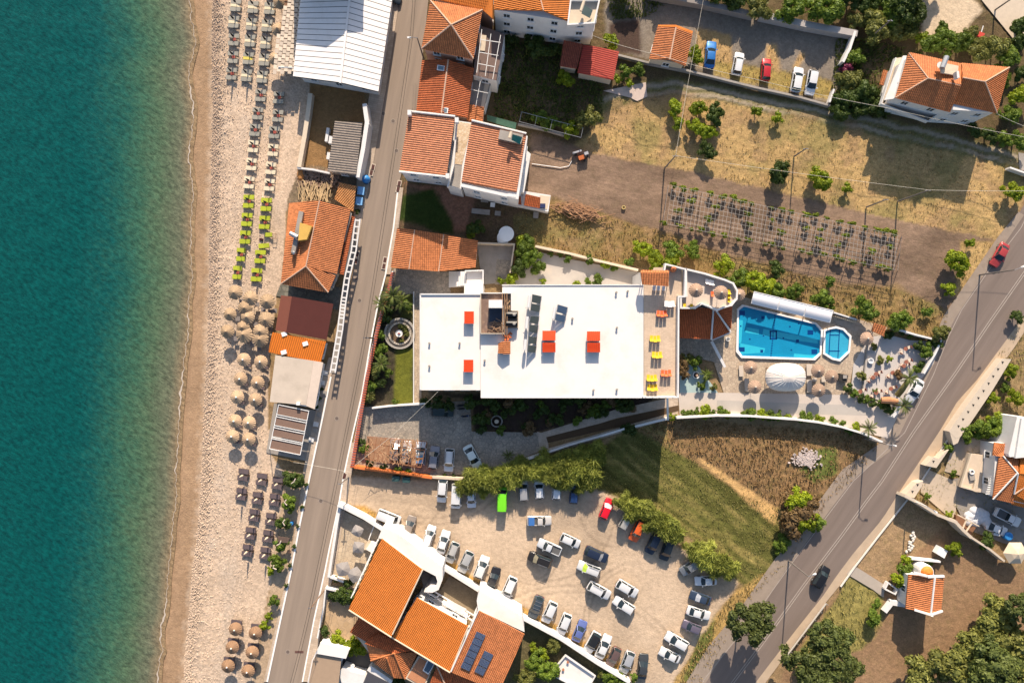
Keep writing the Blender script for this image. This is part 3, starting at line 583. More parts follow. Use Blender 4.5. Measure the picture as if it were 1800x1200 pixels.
def free_wall(name, pts, w, z0, z1, mat, label, cat='wall', capm=None, zpts=None, group=None):
    """thin wall along px polyline whose TOP is seen at these pixels"""
    P = [W(x,y,z1) for x,y in pts]; t = thing(name,(P[0].x,P[0].y,z0),label,cat,group); m = MB()
    for i,(a,b) in enumerate(zip(P[:-1],P[1:])):
        e = (b - a).normalized() * (w / 2 - .004 * (i % 2)); m.beam((a.x - e.x,a.y - e.y,(z0 + z1) / 2),(b.x + e.x,b.y + e.y,(z0 + z1) / 2 - .003 * (i % 2)),w,z1 - z0 - .003 * (i % 2))
    part(t, 'wall_body', m, mat)
    if capm:
        m = MB()
        for i,(a,b) in enumerate(zip(P[:-1],P[1:])): m.beam((a.x,a.y,z1 + .03),(b.x,b.y,z1 + .03 - .003 * (i % 2)),w + .1,.06)
        part(t, 'coping', m, capm)
    return t
PAINT = {}
def paint(c):
    k = tuple(c)
    if k not in PAINT:
        m, n, b = _base('car_paint'); b.inputs['Base Color'].default_value = (*c, 1); b.inputs['Roughness'].default_value = .38; b.inputs['Coat Weight'].default_value = .35; b.inputs['Coat Roughness'].default_value = .12
        if max(c) < .5: b.inputs['Metallic'].default_value = .25
        PAINT[k] = m
    return PAINT[k]
CGLASS = glass_mat('car_glass', (.018, .028, .034)); TYRE = M('tyre_rubber', (.02, .02, .02), .9, .1); RIM = M('wheel_rim', (.35, .35, .36), .35, .05, metal=.6)
LAMP = M('headlight_lens', (.62, .62, .60), .15, .03); TAIL = M('taillight_lens', (.32, .015, .01), .25, .05); PLAST = M('black_trim', (.025, .025, .027), .6, .1); SHADE = M('silver_sunshade', (.55, .56, .58), .35, .08, metal=.4)
CT = dict(hatch=(4.0,1.74,1.48,.74,.575,.12,.03),sedan=(4.5,1.78,1.42,.71,.55,.27,.13),suv=(4.45,1.86,1.72,.75,.61,.11,.03),van=(4.9,1.9,2.05,.87,.76,.05,.01),pickup=(5.0,1.8,1.72,.73,.62,.44,.41),jeep=(3.7,1.6,1.75,.66,.60,.06,.02))
CM = {}
def sstep(a,b,x): t = max(0,min(1,(x - a) / (b - a))); return t * t * (3 - 2 * t)
def car_meshes(ty):
    if ty in CM: return CM[ty]
    L, Wd, Hh, wb, wt, rt, rb = CT[ty]; belt = Hh * .60 if ty != 'van' else Hh * .5; hw = Wd / 2; X = lambda f: (f - .5) * L
    body = MB(); st = [0,.012,.04,.09,.2,.35,.5,.65,.78,.88,.94,.975,.993,1.0]; rings = []
    for f in st:
        e = min(f,1 - f); wd = hw * (.80 + .20 * min(1,(e / .085)) ** .5) * (1 if f < .5 else .985)
        if f > wb: tz = belt - .02 - (belt * .26) * sstep(wb,1.0,f) ** 1.0
        elif f < rb: tz = belt - .08 * (1 - f / max(rb,.01))
        else: tz = belt
        if ty == 'sedan' and f < rb + .02: tz = belt - .02 - .1 * (1 - f / .15)
        if ty == 'pickup' and f < rb: tz = belt - .02
        if f in (0,1.0): tz -= .16
        rings.append([(X(f),y * wd,z) for y,z in ((-.86,.22),(-.98,.34),(-1.0,belt * .62),(-.955,tz - .05),(-.82,tz),(-.4,tz + .025),(0,tz + .035),(.4,tz + .025),(.82,tz),(.955,tz - .05),(1.0,belt * .62),(.98,.34),(.86,.22))])
    vs = [p for r in rings for p in r]; k = 13; fs = []
    for i in range(len(rings) - 1):
        for j in range(k): fs.append((i * k + j,(i + 1) * k + j,(i + 1) * k + (j + 1) % k,i * k + (j + 1) % k))
    fs += [tuple(range(k))[::1],tuple(range(len(vs) - 1,len(vs) - k - 1,-1))]
    body.add(vs,fs)
    bw = hw * .93; tw = hw * .72 if ty != 'van' else hw * .82; zt = Hh; zb = belt + .0
    def ringp(fr,fl,w,z,bow=.05): return [(X(fl),-w,z),(X(fl) - .0,0,z),(X(fl),w,z),(X(fr),w,z),(X(fr),0,z),(X(fr),-w,z)]
    FB,FT,RT,RB = X(wb),X(wt),X(rt),X(rb)
    roofm = MB(); nx = 7; ny = 7; vs = []
    for i in range(nx):
        fx = i / (nx - 1)
        for j in range(ny):
            fy = j / (ny - 1) * 2 - 1; bul = 1 - fy * fy; xx = RT + (FT - RT) * fx
            xx += (.06 * bul) * (1 if fx > .5 else -1) * abs(fx * 2 - 1)
            vs.append((xx,fy * tw,zt - .06 * abs(fy) ** 3 - .035 * abs(fx * 2 - 1) ** 3))
    fs = [(i * ny + j,(i + 1) * ny + j,(i + 1) * ny + j + 1,i * ny + j + 1) for i in range(nx - 1) for j in range(ny - 1)]
    roofm.add(vs,fs)
    for sx,a,b_ in ((1,FB,FT),(-1,RB,RT)):
        for sy in (-1,1): roofm.beam((a,sy * bw * .97,zb - .03),(b_,sy * tw * .985,zt - .07),.085,.06)
    if ty in ('hatch', 'suv', 'sedan', 'van', 'jeep'):
        xm = (FB + RT) / 2 - .1
        for sy in (-1,1): roofm.beam((xm,sy * bw * .975,zb - .03),(xm,sy * tw * .99,zt - .07),.07,.04)
    ws = MB(); ws.add([(FB,-bw * .93,zb),(FB + .13,0,zb + .01),(FB,bw * .93,zb),(FT,tw * .96,zt - .075),(FT + .055,0,zt - .03),(FT,-tw * .96,zt - .075)],[(0,1,4,5),(1,2,3,4)])
    rw = MB(); rw.add([(RB,-bw * .9,zb),(RB - .08,0,zb + .01),(RB,bw * .9,zb),(RT,tw * .95,zt - .085),(RT - .05,0,zt - .04),(RT,-tw * .95,zt - .085)],[(5,4,1,0),(4,3,2,1)])
    sw = []
    for sy in (-1,1):
        s_ = MB(); s_.add([(FB - .05,sy * bw * .965,zb - .01),(RB + .05,sy * bw * .965,zb - .01),(RT,sy * tw * .985,zt - .075),(FT,sy * tw * .985,zt - .075)],[(0,1,2,3) if sy > 0 else (3,2,1,0)]); sw.append(s_)
    wh = MB(); n = 14; r = .32
    for yy,sgn in ((-.1,1),(.1,1)): pass
    wh.add([(r * math.cos(2 * math.pi * i / n),y,r * math.sin(2 * math.pi * i / n)) for y in (-.1,.1) for i in range(n)],[(i,(i + 1) % n,n + (i + 1) % n,n + i) for i in range(n)] + [tuple(range(n)),tuple(range(2 * n - 1,n - 1,-1))])
    rm = MB(); rr = .19; rm.add([(rr * math.cos(2 * math.pi * i / n),y,rr * math.sin(2 * math.pi * i / n)) for y in (-.11,.11) for i in range(n)],[(i,(i + 1) % n,n + (i + 1) % n,n + i) for i in range(n)] + [tuple(range(n)),tuple(range(2 * n - 1,n - 1,-1))])
    hl = MB(); hl.add([(X(.995),-.17,-.05),(X(.995) - .02,.17,-.05),(X(.93),.19,.07),(X(.955),-.17,.07)],[(0,1,2,3)]); hl.box((X(.965),0,-.02),(.16,.32,.12),-.12)
    tl = MB(); tl.box((X(.012),0,.02),(.1,.3,.14))
    mi = MB(); mi.box((FB - .12,0,zb + .06),(.14,.2,.12),.15)
    gr = MB(); gr.box((X(.997),0,belt * .52),(.04,hw * .9,.12)); gr.box((X(.0) + .01,0,.42),(.05,hw * 1.2,.14))
    CM[ty] = dict(body=body.mesh('body', PLAST, smooth=True), roof=roofm.mesh('roof', PLAST, smooth=False), windshield=ws.mesh('windshield', CGLASS), rear_window=rw.mesh('rear_window', CGLASS),
                  side=[s_.mesh('side_window', CGLASS) for s_ in sw], tyre=wh.mesh('wheel', TYRE, smooth=False), rim=rm.mesh('rim', RIM), hl=hl.mesh('headlight', LAMP), tl=tl.mesh('taillight', TAIL), mir=mi.mesh('mirror', PLAST), gr=gr.mesh('bumper_trim', PLAST), dims=(L, Wd, Hh, belt, hw, X))
    return CM[ty]
CARPROTO = {}
def car(ty,rear,front,colr,label,group=None,glass=None,extra=None,roofc=None,zz=.0,name=None):
    D = car_meshes(ty); L, Wd, Hh, belt, hw, X = D['dims']
    a = W(*rear,.85); b = W(*front,.85); c = (a + b) / 2; ln = (b - a).length; sx = max(.86,min(1.1,ln / L)); s = max(.93,min(1.04,sx))
    nm = name or dict(van='parked_van', pickup='parked_pickup', jeep='parked_jeep').get(ty, 'parked_car')
    t = thing(nm, (c.x, c.y, zz), label, 'pickup' if ty == 'pickup' else 'van' if ty == 'van' else 'car', group, math.atan2(b.y - a.y, b.x - a.x)); t.scale = (sx, s, s)
    P = paint(colr)
    def pp(nm,me,m=None,loc=None,rz=0,par=None,label=None):
        o = part(par or t,nm,me,None,label=label)
        if m is not None: o.material_slots[0].link = 'OBJECT'; o.material_slots[0].material = m
        if loc: o.location = loc
        if rz: o.rotation_euler = (0,0,rz)
        return o
    pp('body', D['body'], P); pp('roof', D['roof'], paint(roofc) if roofc else P); pp('windshield', D['windshield'], glass, label='windshield with a bright sunshade behind it' if glass else None); pp('rear_window', D['rear_window'])
    for s_ in D['side']: pp('side_window', s_)
    for fx in (.19,.81):
        for sy in (-1,1):
            w = pp('wheel', D['tyre'], None, (X(fx), sy * (hw - .11), .32)); pp('rim', D['rim'], None, par=w)
    for sy in (-1,1):
        pp('headlight', D['hl'], None, (0, sy * hw * .66, belt * .62)); pp('taillight', D['tl'], None, (0, sy * hw * .68, belt * .72)); pp('mirror', D['mir'], P, (0, sy * (hw + .08), 0))
    pp('bumper_trim', D['gr'])
    if ty == 'pickup':
        m = MB(); x0, x1 = X(.035), X(.40); m.box(((x0 + x1) / 2, 0, belt + .035), (x1 - x0, Wd * .80, .03)); part(t, 'bed_floor', m, M('bed_liner', (.10, .10, .10), .8), local=True)
        m = MB()
        for sy in (-1,1): m.box(((x0 + x1) / 2,sy * hw * .86,belt + .12),(x1 - x0,.09,.22))
        m.box((x0, 0, belt + .12), (.09, Wd * .88, .215)); part(t, 'bed_side', m, P, local=True)
    if extra == 'rack':
        m = MB()
        for sy in (-1,1): m.box(((X(.15) + X(.55)) / 2,sy * hw * .66,Hh + .05),(L * .42,.05,.06))
        part(t, 'roof_rail', m, RIM, local=True)
    if extra == 'sunroof':
        m = MB(); m.box((X(.47), 0, Hh + .012), (.62, .8, .02)); part(t, 'sunroof', m, CGLASS, local=True)
    if extra == 'frame':
        m = MB()
        for f in (.2,.35,.5): m.box((X(f),0,Hh + .03),(.06,hw * 1.4,.04))
        part(t, 'roof_bar', m, RIM, local=True)
    if extra == 'blanket':
        for k,cc in enumerate(((.10,.25,.5),(.62,.30,.08),(.12,.28,.42),(.6,.55,.45))):
            m = MB(); m.box((X(.2 + .1 * k), 0, Hh + .02 + .004 * k), (.36, hw * 1.25, .02), .25); part(t, 'cloth_stripe', m, M(f'cloth_{k}', cc, .9), local=True)
    if extra == 'load':
        m = MB(); m.box((X(.18), 0, belt + .35), (1.2, Wd * .8, .42)); part(t, 'blue_tarpaulin', m, M('blue_tarp', (.04, .14, .38), .6, .15), local=True)
    return t
def lounger_proto(nm, frame_c, pad_c, w=.66, L=1.9, flat=False, label='', cat='sun lounger', group=None):
    t = thing(nm,(0,-300,0),label,cat,group)
    fm = M('lounger_frame_' + nm + str(round(frame_c[0], 2)), frame_c, .6); pm = M('lounger_pad_' + nm + str(round(pad_c[0], 3)), pad_c, .85, .08, 3, .05, 20, rnd=.06)
    m = MB()
    for sy in (-1,1): m.box((0,sy * w / 2,.28),(L,.05,.06))
    for sx in (-.46,.46): m.box((sx * L,0,.28),(.05,w - .04,.055))
    part(t, 'frame', m, fm, local=True)
    for sx in (-.4,.4):
        for sy in (-1, 1): m = MB(); m.box((sx * L, sy * w / 2, .125), (.05, .05, .25)); part(t, 'leg', m, fm, local=True)
    m = MB(); m.box((-.24 * L, 0, .345), (L * .5, w * .97, .07)); part(t, 'seat_pad', m, pm, local=True)
    a = 0 if flat else .22
    m = MB(); m.box((.24 * L, 0, .345 + math.sin(a) * .24 * L), (L * .5, w * .97, .07), ry=-a); part(t, 'back_pad', m, pm, local=True)
    return t
def hide_proto(t): return t
def umbrella_mesh(nm,r,h,drop,mat,n=18,ragged=.12,seed=1,ribs=True):
    rr = random.Random(seed); m = MB(); rings = [(0.02,h),(.25 * r,h - drop * .27),(.62 * r,h - drop * .63),(r,h - drop),(r * .99,h - drop - .12)]; vs = []
    for i,(q,z) in enumerate(rings):
        for k in range(n * 2):
            jr = 1 + (ragged * (rr.random() - .5) if i >= 3 else 0); zz = z + (.035 if k % 2 else -.02) * (q / r) * (1 if ribs else 0)
            vs.append((q * jr * math.cos(math.pi * k / n),q * jr * math.sin(math.pi * k / n),zz))
    K = 2 * n; m.add(vs,[(i * K + k,(i + 1) * K + k,(i + 1) * K + (k + 1) % K,i * K + (k + 1) % K) for i in range(len(rings) - 1) for k in range(K)]); return m
def umbrella_proto(nm, r, h, drop, mat, label='', cat='umbrella', group=None, seed=1, tip=None, n=18, ragged=.1):
    t = thing(nm, (0, -300, 0), label, cat, group); part(t, 'canopy', umbrella_mesh(nm, r, h, drop, mat, n, ragged, seed), mat, local=True)
    m = MB(); m.tube([(0, 0, 0), (0, 0, h - .05)], .04, 8); part(t, 'pole', m, WOOD, local=True)
    m = MB(); m.lathe((0, 0, h - .06), [(.16, 0), (.12, .12), (.02, .2)], 8); part(t, 'cap', m, tip or mat, local=True)
    return t
def straw_mat(name,c,dk):
    if name in MATS: return MATS[name]
    m, n, b = _base(name); tc = N(n, 'ShaderNodeTexCoord'); sp = N(n, 'ShaderNodeSeparateXYZ'); n.links.new(tc.outputs['Object'], sp.inputs[0])
    at = mth(n, 'ARCTAN2', sp.outputs[1], sp.outputs[0]); rad = mth(n, 'SQRT', mth(n, 'ADD', mth(n, 'MULTIPLY', sp.outputs[0], sp.outputs[0]), mth(n, 'MULTIPLY', sp.outputs[1], sp.outputs[1])))
    cv = N(n, 'ShaderNodeCombineXYZ'); n.links.new(mth(n, 'MULTIPLY', at, 9), cv.inputs[0]); n.links.new(mth(n, 'MULTIPLY', rad, 1.5), cv.inputs[1]); oi = N(n, 'ShaderNodeObjectInfo'); n.links.new(mth(n, 'MULTIPLY', oi.outputs['Random'], 40), cv.inputs[2])
    s = noise(n, cv.outputs[0], 1.6, 4, .7); f = mth(n, 'MULTIPLY', mth(n, 'ADD', .5, s), mth(n, 'ADD', .88, mth(n, 'MULTIPLY', oi.outputs['Random'], .24)))
    c_ = mulcol(n, mixcol(n, s, dk, c), f); n.links.new(c_, b.inputs['Base Color']); b.inputs['Roughness'].default_value = .9; b.inputs['Specular IOR Level'].default_value = .1; setbump(n, b, s, .6, .05); MATS[name] = m; return m
def icos(c,r,n=8,mi=0,mb=None):
    mb.lathe(c,[(0.01,-r),(r * .7,-r * .7),(r,0),(r * .7,r * .7),(.01,r)],n,mi)
def crown_mesh(kind,seed,ncl,nleaf,ls,flat=.8,elong=1.0,spread=.62,cr=.36,mat=None,tilt=.9,lw=.62):
    rg = np.random.RandomState(seed); C = []
    for i in range(ncl):
        a = rg.rand() * 2 * math.pi; q = rg.rand() ** .5; u = spread * q * (1 + .3 * math.sin(a * 3 + seed)); C.append((u * math.cos(a),u * math.sin(a),flat * (.35 + .55 * math.sqrt(max(0,1 - q * q)) * (.7 + .5 * rg.rand()))))
    C = np.array(C); R_ = cr * (.65 + .7 * rg.rand(ncl)); br = rg.rand(ncl)
    k = rg.randint(0,ncl,nleaf); d = rg.randn(nleaf,3); d /= np.linalg.norm(d,axis=1)[:,None]; d[:,2] = np.abs(d[:,2]) * .9 - .15
    p = C[k] + d * (R_[k] * (.75 + .35 * rg.rand(nleaf)))[:,None] * np.array((1,1,.8))
    nrm = d + rg.randn(nleaf,3) * tilt * .5; nrm /= np.linalg.norm(nrm,axis=1)[:,None]
    t = np.cross(nrm,rg.randn(nleaf,3)); t /= np.linalg.norm(t,axis=1)[:,None]; b = np.cross(nrm,t)
    s = ls * (.6 + .8 * rg.rand(nleaf))[:,None]
    v = np.stack([p - t * s * elong,p + b * s * lw,p + t * s * elong,p - b * s * lw],1).reshape(-1,3)
    F = np.arange(len(v)).reshape(-1,4); rnd = np.repeat(np.clip(.5 * br[k] + .5 * rg.rand(nleaf),0,1),4)
    m = MB()
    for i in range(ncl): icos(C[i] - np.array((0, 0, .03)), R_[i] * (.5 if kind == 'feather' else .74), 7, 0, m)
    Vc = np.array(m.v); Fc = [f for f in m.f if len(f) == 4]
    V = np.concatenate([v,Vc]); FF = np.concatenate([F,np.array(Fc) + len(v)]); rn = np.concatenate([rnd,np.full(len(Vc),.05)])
    return np_mesh('crown', V, FF, mat, False, {'rnd': ('FLOAT', rn)})
BARK = M('bark', (.11, .075, .05), .95, .25, 3, .15, 14, .4)
KINDS = {
 'citrus': ((.09, .145, .01), (.30, .34, .012)), 'dark': ((.022, .046, .01), (.09, .125, .02)), 'olive': ((.07, .085, .02), (.24, .235, .055)), 'mid': ((.045, .09, .012), (.17, .225, .024)),
 'feather': ((.055, .09, .016), (.36, .37, .07)), 'pine': ((.035, .052, .014), (.14, .165, .04)), 'pink': ((.10, .05, .05), (.42, .05, .16)), 'scrub': ((.10, .06, .03), (.26, .17, .07)), 'vine': ((.10, .16, .012), (.27, .30, .03))}
CROWNS = {}
def crowns(kind,big):
    k = (kind,big)
    if k not in CROWNS:
        m = leaf_mat('leaves_' + kind, *KINDS[kind])
        if kind == 'feather': a = [crown_mesh(kind, 50 + i, 18, 1700, .12, .8, 2.6, .72, .27, m, .9, .24) for i in range(3)]
        elif kind == 'pine': a = [crown_mesh(kind, 60 + i, 40, 3800, .05, .75, 1.2, .76, .2, m, 1.2, .6) for i in range(3)]
        elif big: a = [crown_mesh(kind,70 + i,24,2600,.068,.8,1.1,.70,.25,m) for i in range(3)]
        else: a = [crown_mesh(kind,80 + i,15,900,.1,.9,1.0,.62,.28,m) for i in range(3)]
        CROWNS[k] = a
    return CROWNS[k]
TRK = {}
def plant(px,py,rp,kind,label,group=None,h=None,name=None,sy=1.0,rz=None,cat=None,bare=False):
    r = rp * S; h = h if h is not None else max(1.0,r * 1.5); zt = h
    name = name or ({'pine': 'pine_tree', 'feather': 'tamarisk_tree', 'citrus': 'citrus_tree', 'vine': 'grape_vine'}.get(kind, 'tree') if r > .9 else 'shrub')
    zc = max(.0, min(h - r * 1.15, .3 * r if kind != 'pine' else 1.6 * r)); c = W(px, py, zc + r * .6); t = thing(name, (c.x, c.y, 0), label, cat or ('tree' if r > .9 else 'shrub'), group)
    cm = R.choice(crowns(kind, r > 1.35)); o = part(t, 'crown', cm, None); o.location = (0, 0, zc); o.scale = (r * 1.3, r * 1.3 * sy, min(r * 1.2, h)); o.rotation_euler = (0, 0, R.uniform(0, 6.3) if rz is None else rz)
    q = 'b' if r > 1.35 else 's'
    if q not in TRK:
        m = MB(); m.tube([(0,0,-.1),(.04,.02,.45),(.02,0,.75)],[.11,.08,.06],7)
        for k in range(4): a = k * 1.6; m.tube([(.02,0,.55),(.2 * math.cos(a),.2 * math.sin(a),.8),(.42 * math.cos(a),.42 * math.sin(a),1.0)],[.045,.035,.015],5)
        TRK[q] = m.mesh('trunk', BARK)
    k = part(t, 'trunk', TRK[q], None); k.scale = (min(r, 1.6), min(r, 1.6), max(.3, zc + r * .55)); return t
PALM = {}
def palm(px, py, r, h, label, n=12, group=None, broken=None, cat='palm'):
    c = W(px, py, h); t = thing('palm_tree', (c.x, c.y, 0), label, cat, group)
    if 'frond' not in PALM:
        for q in range(2):
            m = MB(); K = 9; sp = []
            for i in range(K + 1):
                f = i / K; sp.append(Vector((f,0,.28 * math.sin(f * 2.3) - .18 * f * f)))
            for i in range(K):
                f = (i + .5) / K; w = .17 * math.sin(math.pi * min(1,f * .9 + .08)) ** .7
                for sy in (-1,1):
                    a,b = sp[i],sp[i + 1]; mid = (a + b) / 2 + Vector((.09,sy * w,-.07)); m.add([a,a + (b - a) * .55,mid],[(0,1,2) if sy < 0 else (2,1,0)]); mid2 = (a + b) / 2 + Vector((.14,sy * w * .95,-.05)); m.add([a + (b - a) * .5,b,mid2],[(0,1,2) if sy < 0 else (2,1,0)])
                m.beam(sp[i],sp[i + 1],.018)
            PALM['frond' if q == 0 else 'old'] = m.mesh('frond', leaf_mat('leaves_palm', (.06, .085, .015), (.17, .19, .04)))
        m = MB(); m.tube([(0, 0, 0), (.02, 0, .5), (0, 0, 1)], [1.0, .85, .8], 9); PALM['trunk'] = m.mesh('trunk', BARK)
    k = part(t, 'trunk', PALM['trunk'], None); k.scale = (.2, .2, h)
    for i in range(n):
        o = part(t, 'frond', PALM['frond'], None); o.location = (0, 0, h - .05); s = r * R.uniform(.8, 1.1); o.scale = (s, s * 1.1, s * R.uniform(.5, 1.3)); o.rotation_euler = (R.uniform(-.3, .3), R.uniform(-.25, .25), 2 * math.pi * i / n + R.uniform(-.2, .2))
    return t
# ================================================================ BUILDINGS,RIGHT OF THE COAST ROAD,TOP
def bl(label, pts, name='house', cat='house', group=None): return thing(name, ctr(pts), label, cat, group)
t = bl('pink house under a square pyramid roof of orange tiles by the coast road', [(757,3,0),(847,19,0),(832,103,0),(742,85,0)])
E = [(757,2,8.2),(848,18,8.2),(832,104,8.2),(741,86,8.2)]; ap = (793,44,10.2)
roof(t,[[E[i],E[(i + 1) % 4],ap] for i in range(4)],[(e,ap) for e in E]); walls(t,[W(*e) for e in E],0,8.05,WALLP,.35)
t = bl('orange gabled roof with two skylights, joined to the south of the pyramid roofed house', [(740,108,0),(830,120,0),(822,205,0),(733,193,0)])
A = [(742,106,6.0),(788,105,7.0),(833,121,6.0),(822,207,6.0),(776,199,7.0),(732,194,6.0)]
roof(t,[[A[0],A[1],A[4],A[5]],[A[1],A[2],A[3],A[4]]],[(A[1],A[4])],TERRA3); walls(t,[W(*A[i]) for i in (0,2,3,5)],0,5.9,WALLP,.3)
for x,y in ((775,120),(781,194)):
    m = MB(); c = W(x, y, 6.9); m.box((c.x, c.y, 6.92), (1.25, .85, .12), -.15, 0); o = part(t, 'skylight', m, FRAMEW); m = MB(); m.box((c.x, c.y, 6.99), (.95, .6, .05), -.15); part(o, 'pane', m, glass_mat('skylight_glass', (.12, .18, .22)))
t = bl('small lean-to roof of orange tiles at the south-east corner of the gabled wing', [(822,183,0),(851,190,0),(847,216,0),(820,214,0)], 'lean_to', 'roof')
B = [(824,183,4.6),(851,189,4.2),(848,216,4.2),(820,212,4.6)]; roof(t,[B],[],TERRA); walls(t,[W(*b) for b in B],0,4.0,WALLP,.15,wins=False)
t = bl('brown tiled terrace with white pipe pergola beside the pyramid roof', [(840,60,0),(885,60,0),(872,140,0),(832,135,0)], 'terrace', 'terrace')
T = [(842,45,5.8),(887,60,5.8),(873,142,5.8),(832,132,5.8)]; walls(t, [W(*p) for p in T], 0, 5.8, WALLW); m = MB(); m.prism([tuple(W(*p)[:2]) for p in T], 5.8, 5.86); part(t, 'deck', m, M('brown_deck', (.16, .105, .085), .8, .15))
wt_ = M('white_pipe', (.68, .66, .62), .5); m = None
for a,b in (((847,52),(838,128)),((863,60),(853,134)),((880,62),(866,140)),((845,70),(880,75)),((842,92),(876,98)),((840,112),(871,118))):
    m = MB(); m.beam(W(*a, 8), W(*b, 8), .09); part(t, 'pergola_bar', m, wt_)
m = MB(); m.box(tuple(W(849,76,5.95))[:2] + (5.95,), (.9, 2.6, .12), -.1); part(t, 'cream_bench', m, WALLC)  # low bench slab in plain cream render
t = bl('lower grey terrace with beige strip and thin pipe frame below the brown terrace', [(832,135,0),(868,140,0),(858,190,0),(826,185,0)], 'terrace', 'terrace')
T = [(832,136,3.6),(864,142,3.6),(852,190,3.6),(824,184,3.6)]; walls(t, [W(*p) for p in T], 0, 3.6, WALLW, wins=False); m = MB(); m.prism([tuple(W(*p)[:2]) for p in T], 3.6, 3.66); part(t, 'deck', m, GREYC)
m = MB(); m.prism([tuple(W(*p)[:2]) for p in ((852,146,3.7),(860,147,3.7),(851,190,3.7),(845,188,3.7))], 3.66, 3.74); part(t, 'beige_strip', m, WALLC)
for a, b in (((845,140),(836,188)),((830,158),(858,164))): m = MB(); m.beam(W(*a, 5.5), W(*b, 5.5), .08); part(t, 'pergola_bar', m, wt_)
t = bl('tall white house with orange roof and high white wall at the top edge', [(868,0,0),(1000,0,0),(997,36,0),(870,18,0)])
C = [(868,-60,9),(935,-58,9.8),(1010,-40,9),(997,37,9),(955,19,9.8),(868,17,9)]
roof(t,[[C[0],C[1],C[4],C[5]],[C[1],C[2],C[3],C[4]]],[(C[1],C[4])],TERRA4); walls(t,[W(868,-58,9),W(1053,-30,9),W(1053,8,9),W(1048,40,8.6),W(997,37,9),W(868,17,9)],0,8.7,WALLW,.12)
tt = bl('white roof terrace with solar water heater beside the tall white house', [(1000,0,0),(1050,0,0),(1045,45,0),(998,45,0)], 'roof_terrace', 'terrace')
q = [(1003,2,9),(1053,2,9),(1044,42,9),(998,45,9)]; m = MB(); m.prism([tuple(W(*p)[:2]) for p in q], 8.7, 8.8); part(tt, 'deck', m, WALLC); parapet(tt, [W(*p) for p in q], 8.8, 9.4, .25, WALLW)
m = MB(); slab(m, [W(1026,9,10.2), W(1042,18,9.4), W(1037,32,9.4), W(1022,24,10.2)], .08); part(tt, 'solar_panel', m, M('green_grey_panel', (.09, .12, .11), .3)); m = MB(); m.tube([W(1027,2,10.1), W(1021,20,10.1)], .25, 10); part(tt, 'water_tank', m, WALLC)
for a,b in (((868,-60),(800,-60)),):
    t = bl('strip of orange tiled roof behind the pyramid roof at the very top', [(790,-40,0),(866,-40,0),(868,30,0),(850,15,0)]); D_ = [(750,-70,8.6),(866,-60,8.6),(868,35,7.4),(848,17,7.4),(760,-3,7.4)]; roof(t, [D_], [], TERRA4); walls(t, [W(*p) for p in D_], 0, 7.2, WALLP, .3)
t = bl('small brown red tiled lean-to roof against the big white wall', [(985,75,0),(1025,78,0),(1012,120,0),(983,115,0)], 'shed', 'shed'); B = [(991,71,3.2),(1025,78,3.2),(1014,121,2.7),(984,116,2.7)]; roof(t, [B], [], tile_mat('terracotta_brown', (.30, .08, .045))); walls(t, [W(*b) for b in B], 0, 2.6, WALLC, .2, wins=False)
t = bl('bright red corrugated gable roof beside the brown red lean-to', [(1025,80,0),(1087,90,0),(1077,140,0),(1014,130,0)], 'shed', 'shed'); B = [(1025,79,3.0),(1050,83,3.6),(1088,91,3.0),(1078,141,3.0),(1042,133,3.6),(1015,128,3.0)]
roof(t, [[B[0], B[1], B[4], B[5]], [B[1], B[2], B[3], B[4]]], [], REDM, pitch=.35, amp=.04, course=4, tiles='roof_sheets'); walls(t, [W(*B[i]) for i in (0, 2, 3, 5)], 0, 2.8, WALLC, .3, wins=False)
t = bl('little cream house with an orange gable roof west of the gravel lot', [(1155,45,0),(1217,58,0),(1204,116,0),(1142,105,0)]); B = [(1156,47,3.1),(1188,49,4.1),(1217,60,3.1),(1205,116,3.1),(1177,105,4.1),(1141,104,3.1)]
roof(t,[[B[0],B[1],B[4],B[5]],[B[1],B[2],B[3],B[4]]],[(B[1],B[4])],TERRA); w_ = walls(t,[W(*B[i]) for i in (0,2,3,5)],0,2.95,WALLC,.3)
m = MB(); slab(m, [W(1157,44,3.1), W(1188,44,4.1), W(1188,48,4.1), W(1156,48,3.1)], .1); slab(m, [W(1188,44,4.1), W(1218,55,3.1), W(1217,60,3.1), W(1188,48,4.1)], .1); part(t, 'verge_tiles', m, TERRA4)
t = bl('west villa roof of pale salmon tiles sloping to the coast road', [(722,200,0),(800,206,0),(785,310,0),(703,300,0)]); B = [(719,199,7.4),(800,207,8.3),(785,309,8.3),(702,301,7.4)]
roof(t,[B],[((719,196,7.5),(800,205,8.4)),((702,302,7.5),(784,311,8.4))],TERRA2,cap=.18,capmat=WALLW,pitch=.36); walls(t,[W(*b) for b in B],0,7.3,WALLW,.15)
m = MB()
for p in ((803,212),(787,310),(720,199)): c = W(*p,8.4); m.box((c.x,c.y,8.3),(.6,.8,.9))
part(t, 'chimney', m, WALLW)
t = bl('villa passage with beige and grey terraces between the two salmon roofs', [(800,213,0),(828,218,0),(810,325,0),(786,322,0)], 'terrace', 'terrace')
q = [(801,213,6.6),(829,218,6.6),(812,290,6.6),(797,288,6.6)]; m = MB(); m.prism([tuple(W(*p)[:2]) for p in [(799,211,6.6),(831,216,6.6),(810,332,6.6),(786,326,6.6)]], 0, 6.5); part(t, 'wall', m, WALLW); m = MB(); m.prism([tuple(W(*p)[:2]) for p in q], 6.5, 6.58); part(t, 'crazy_paving', m, paving_mat('terrace_stone', (.50, .36, .22), (.66, .54, .40), (.4, .3, .2), 2.6, .06))
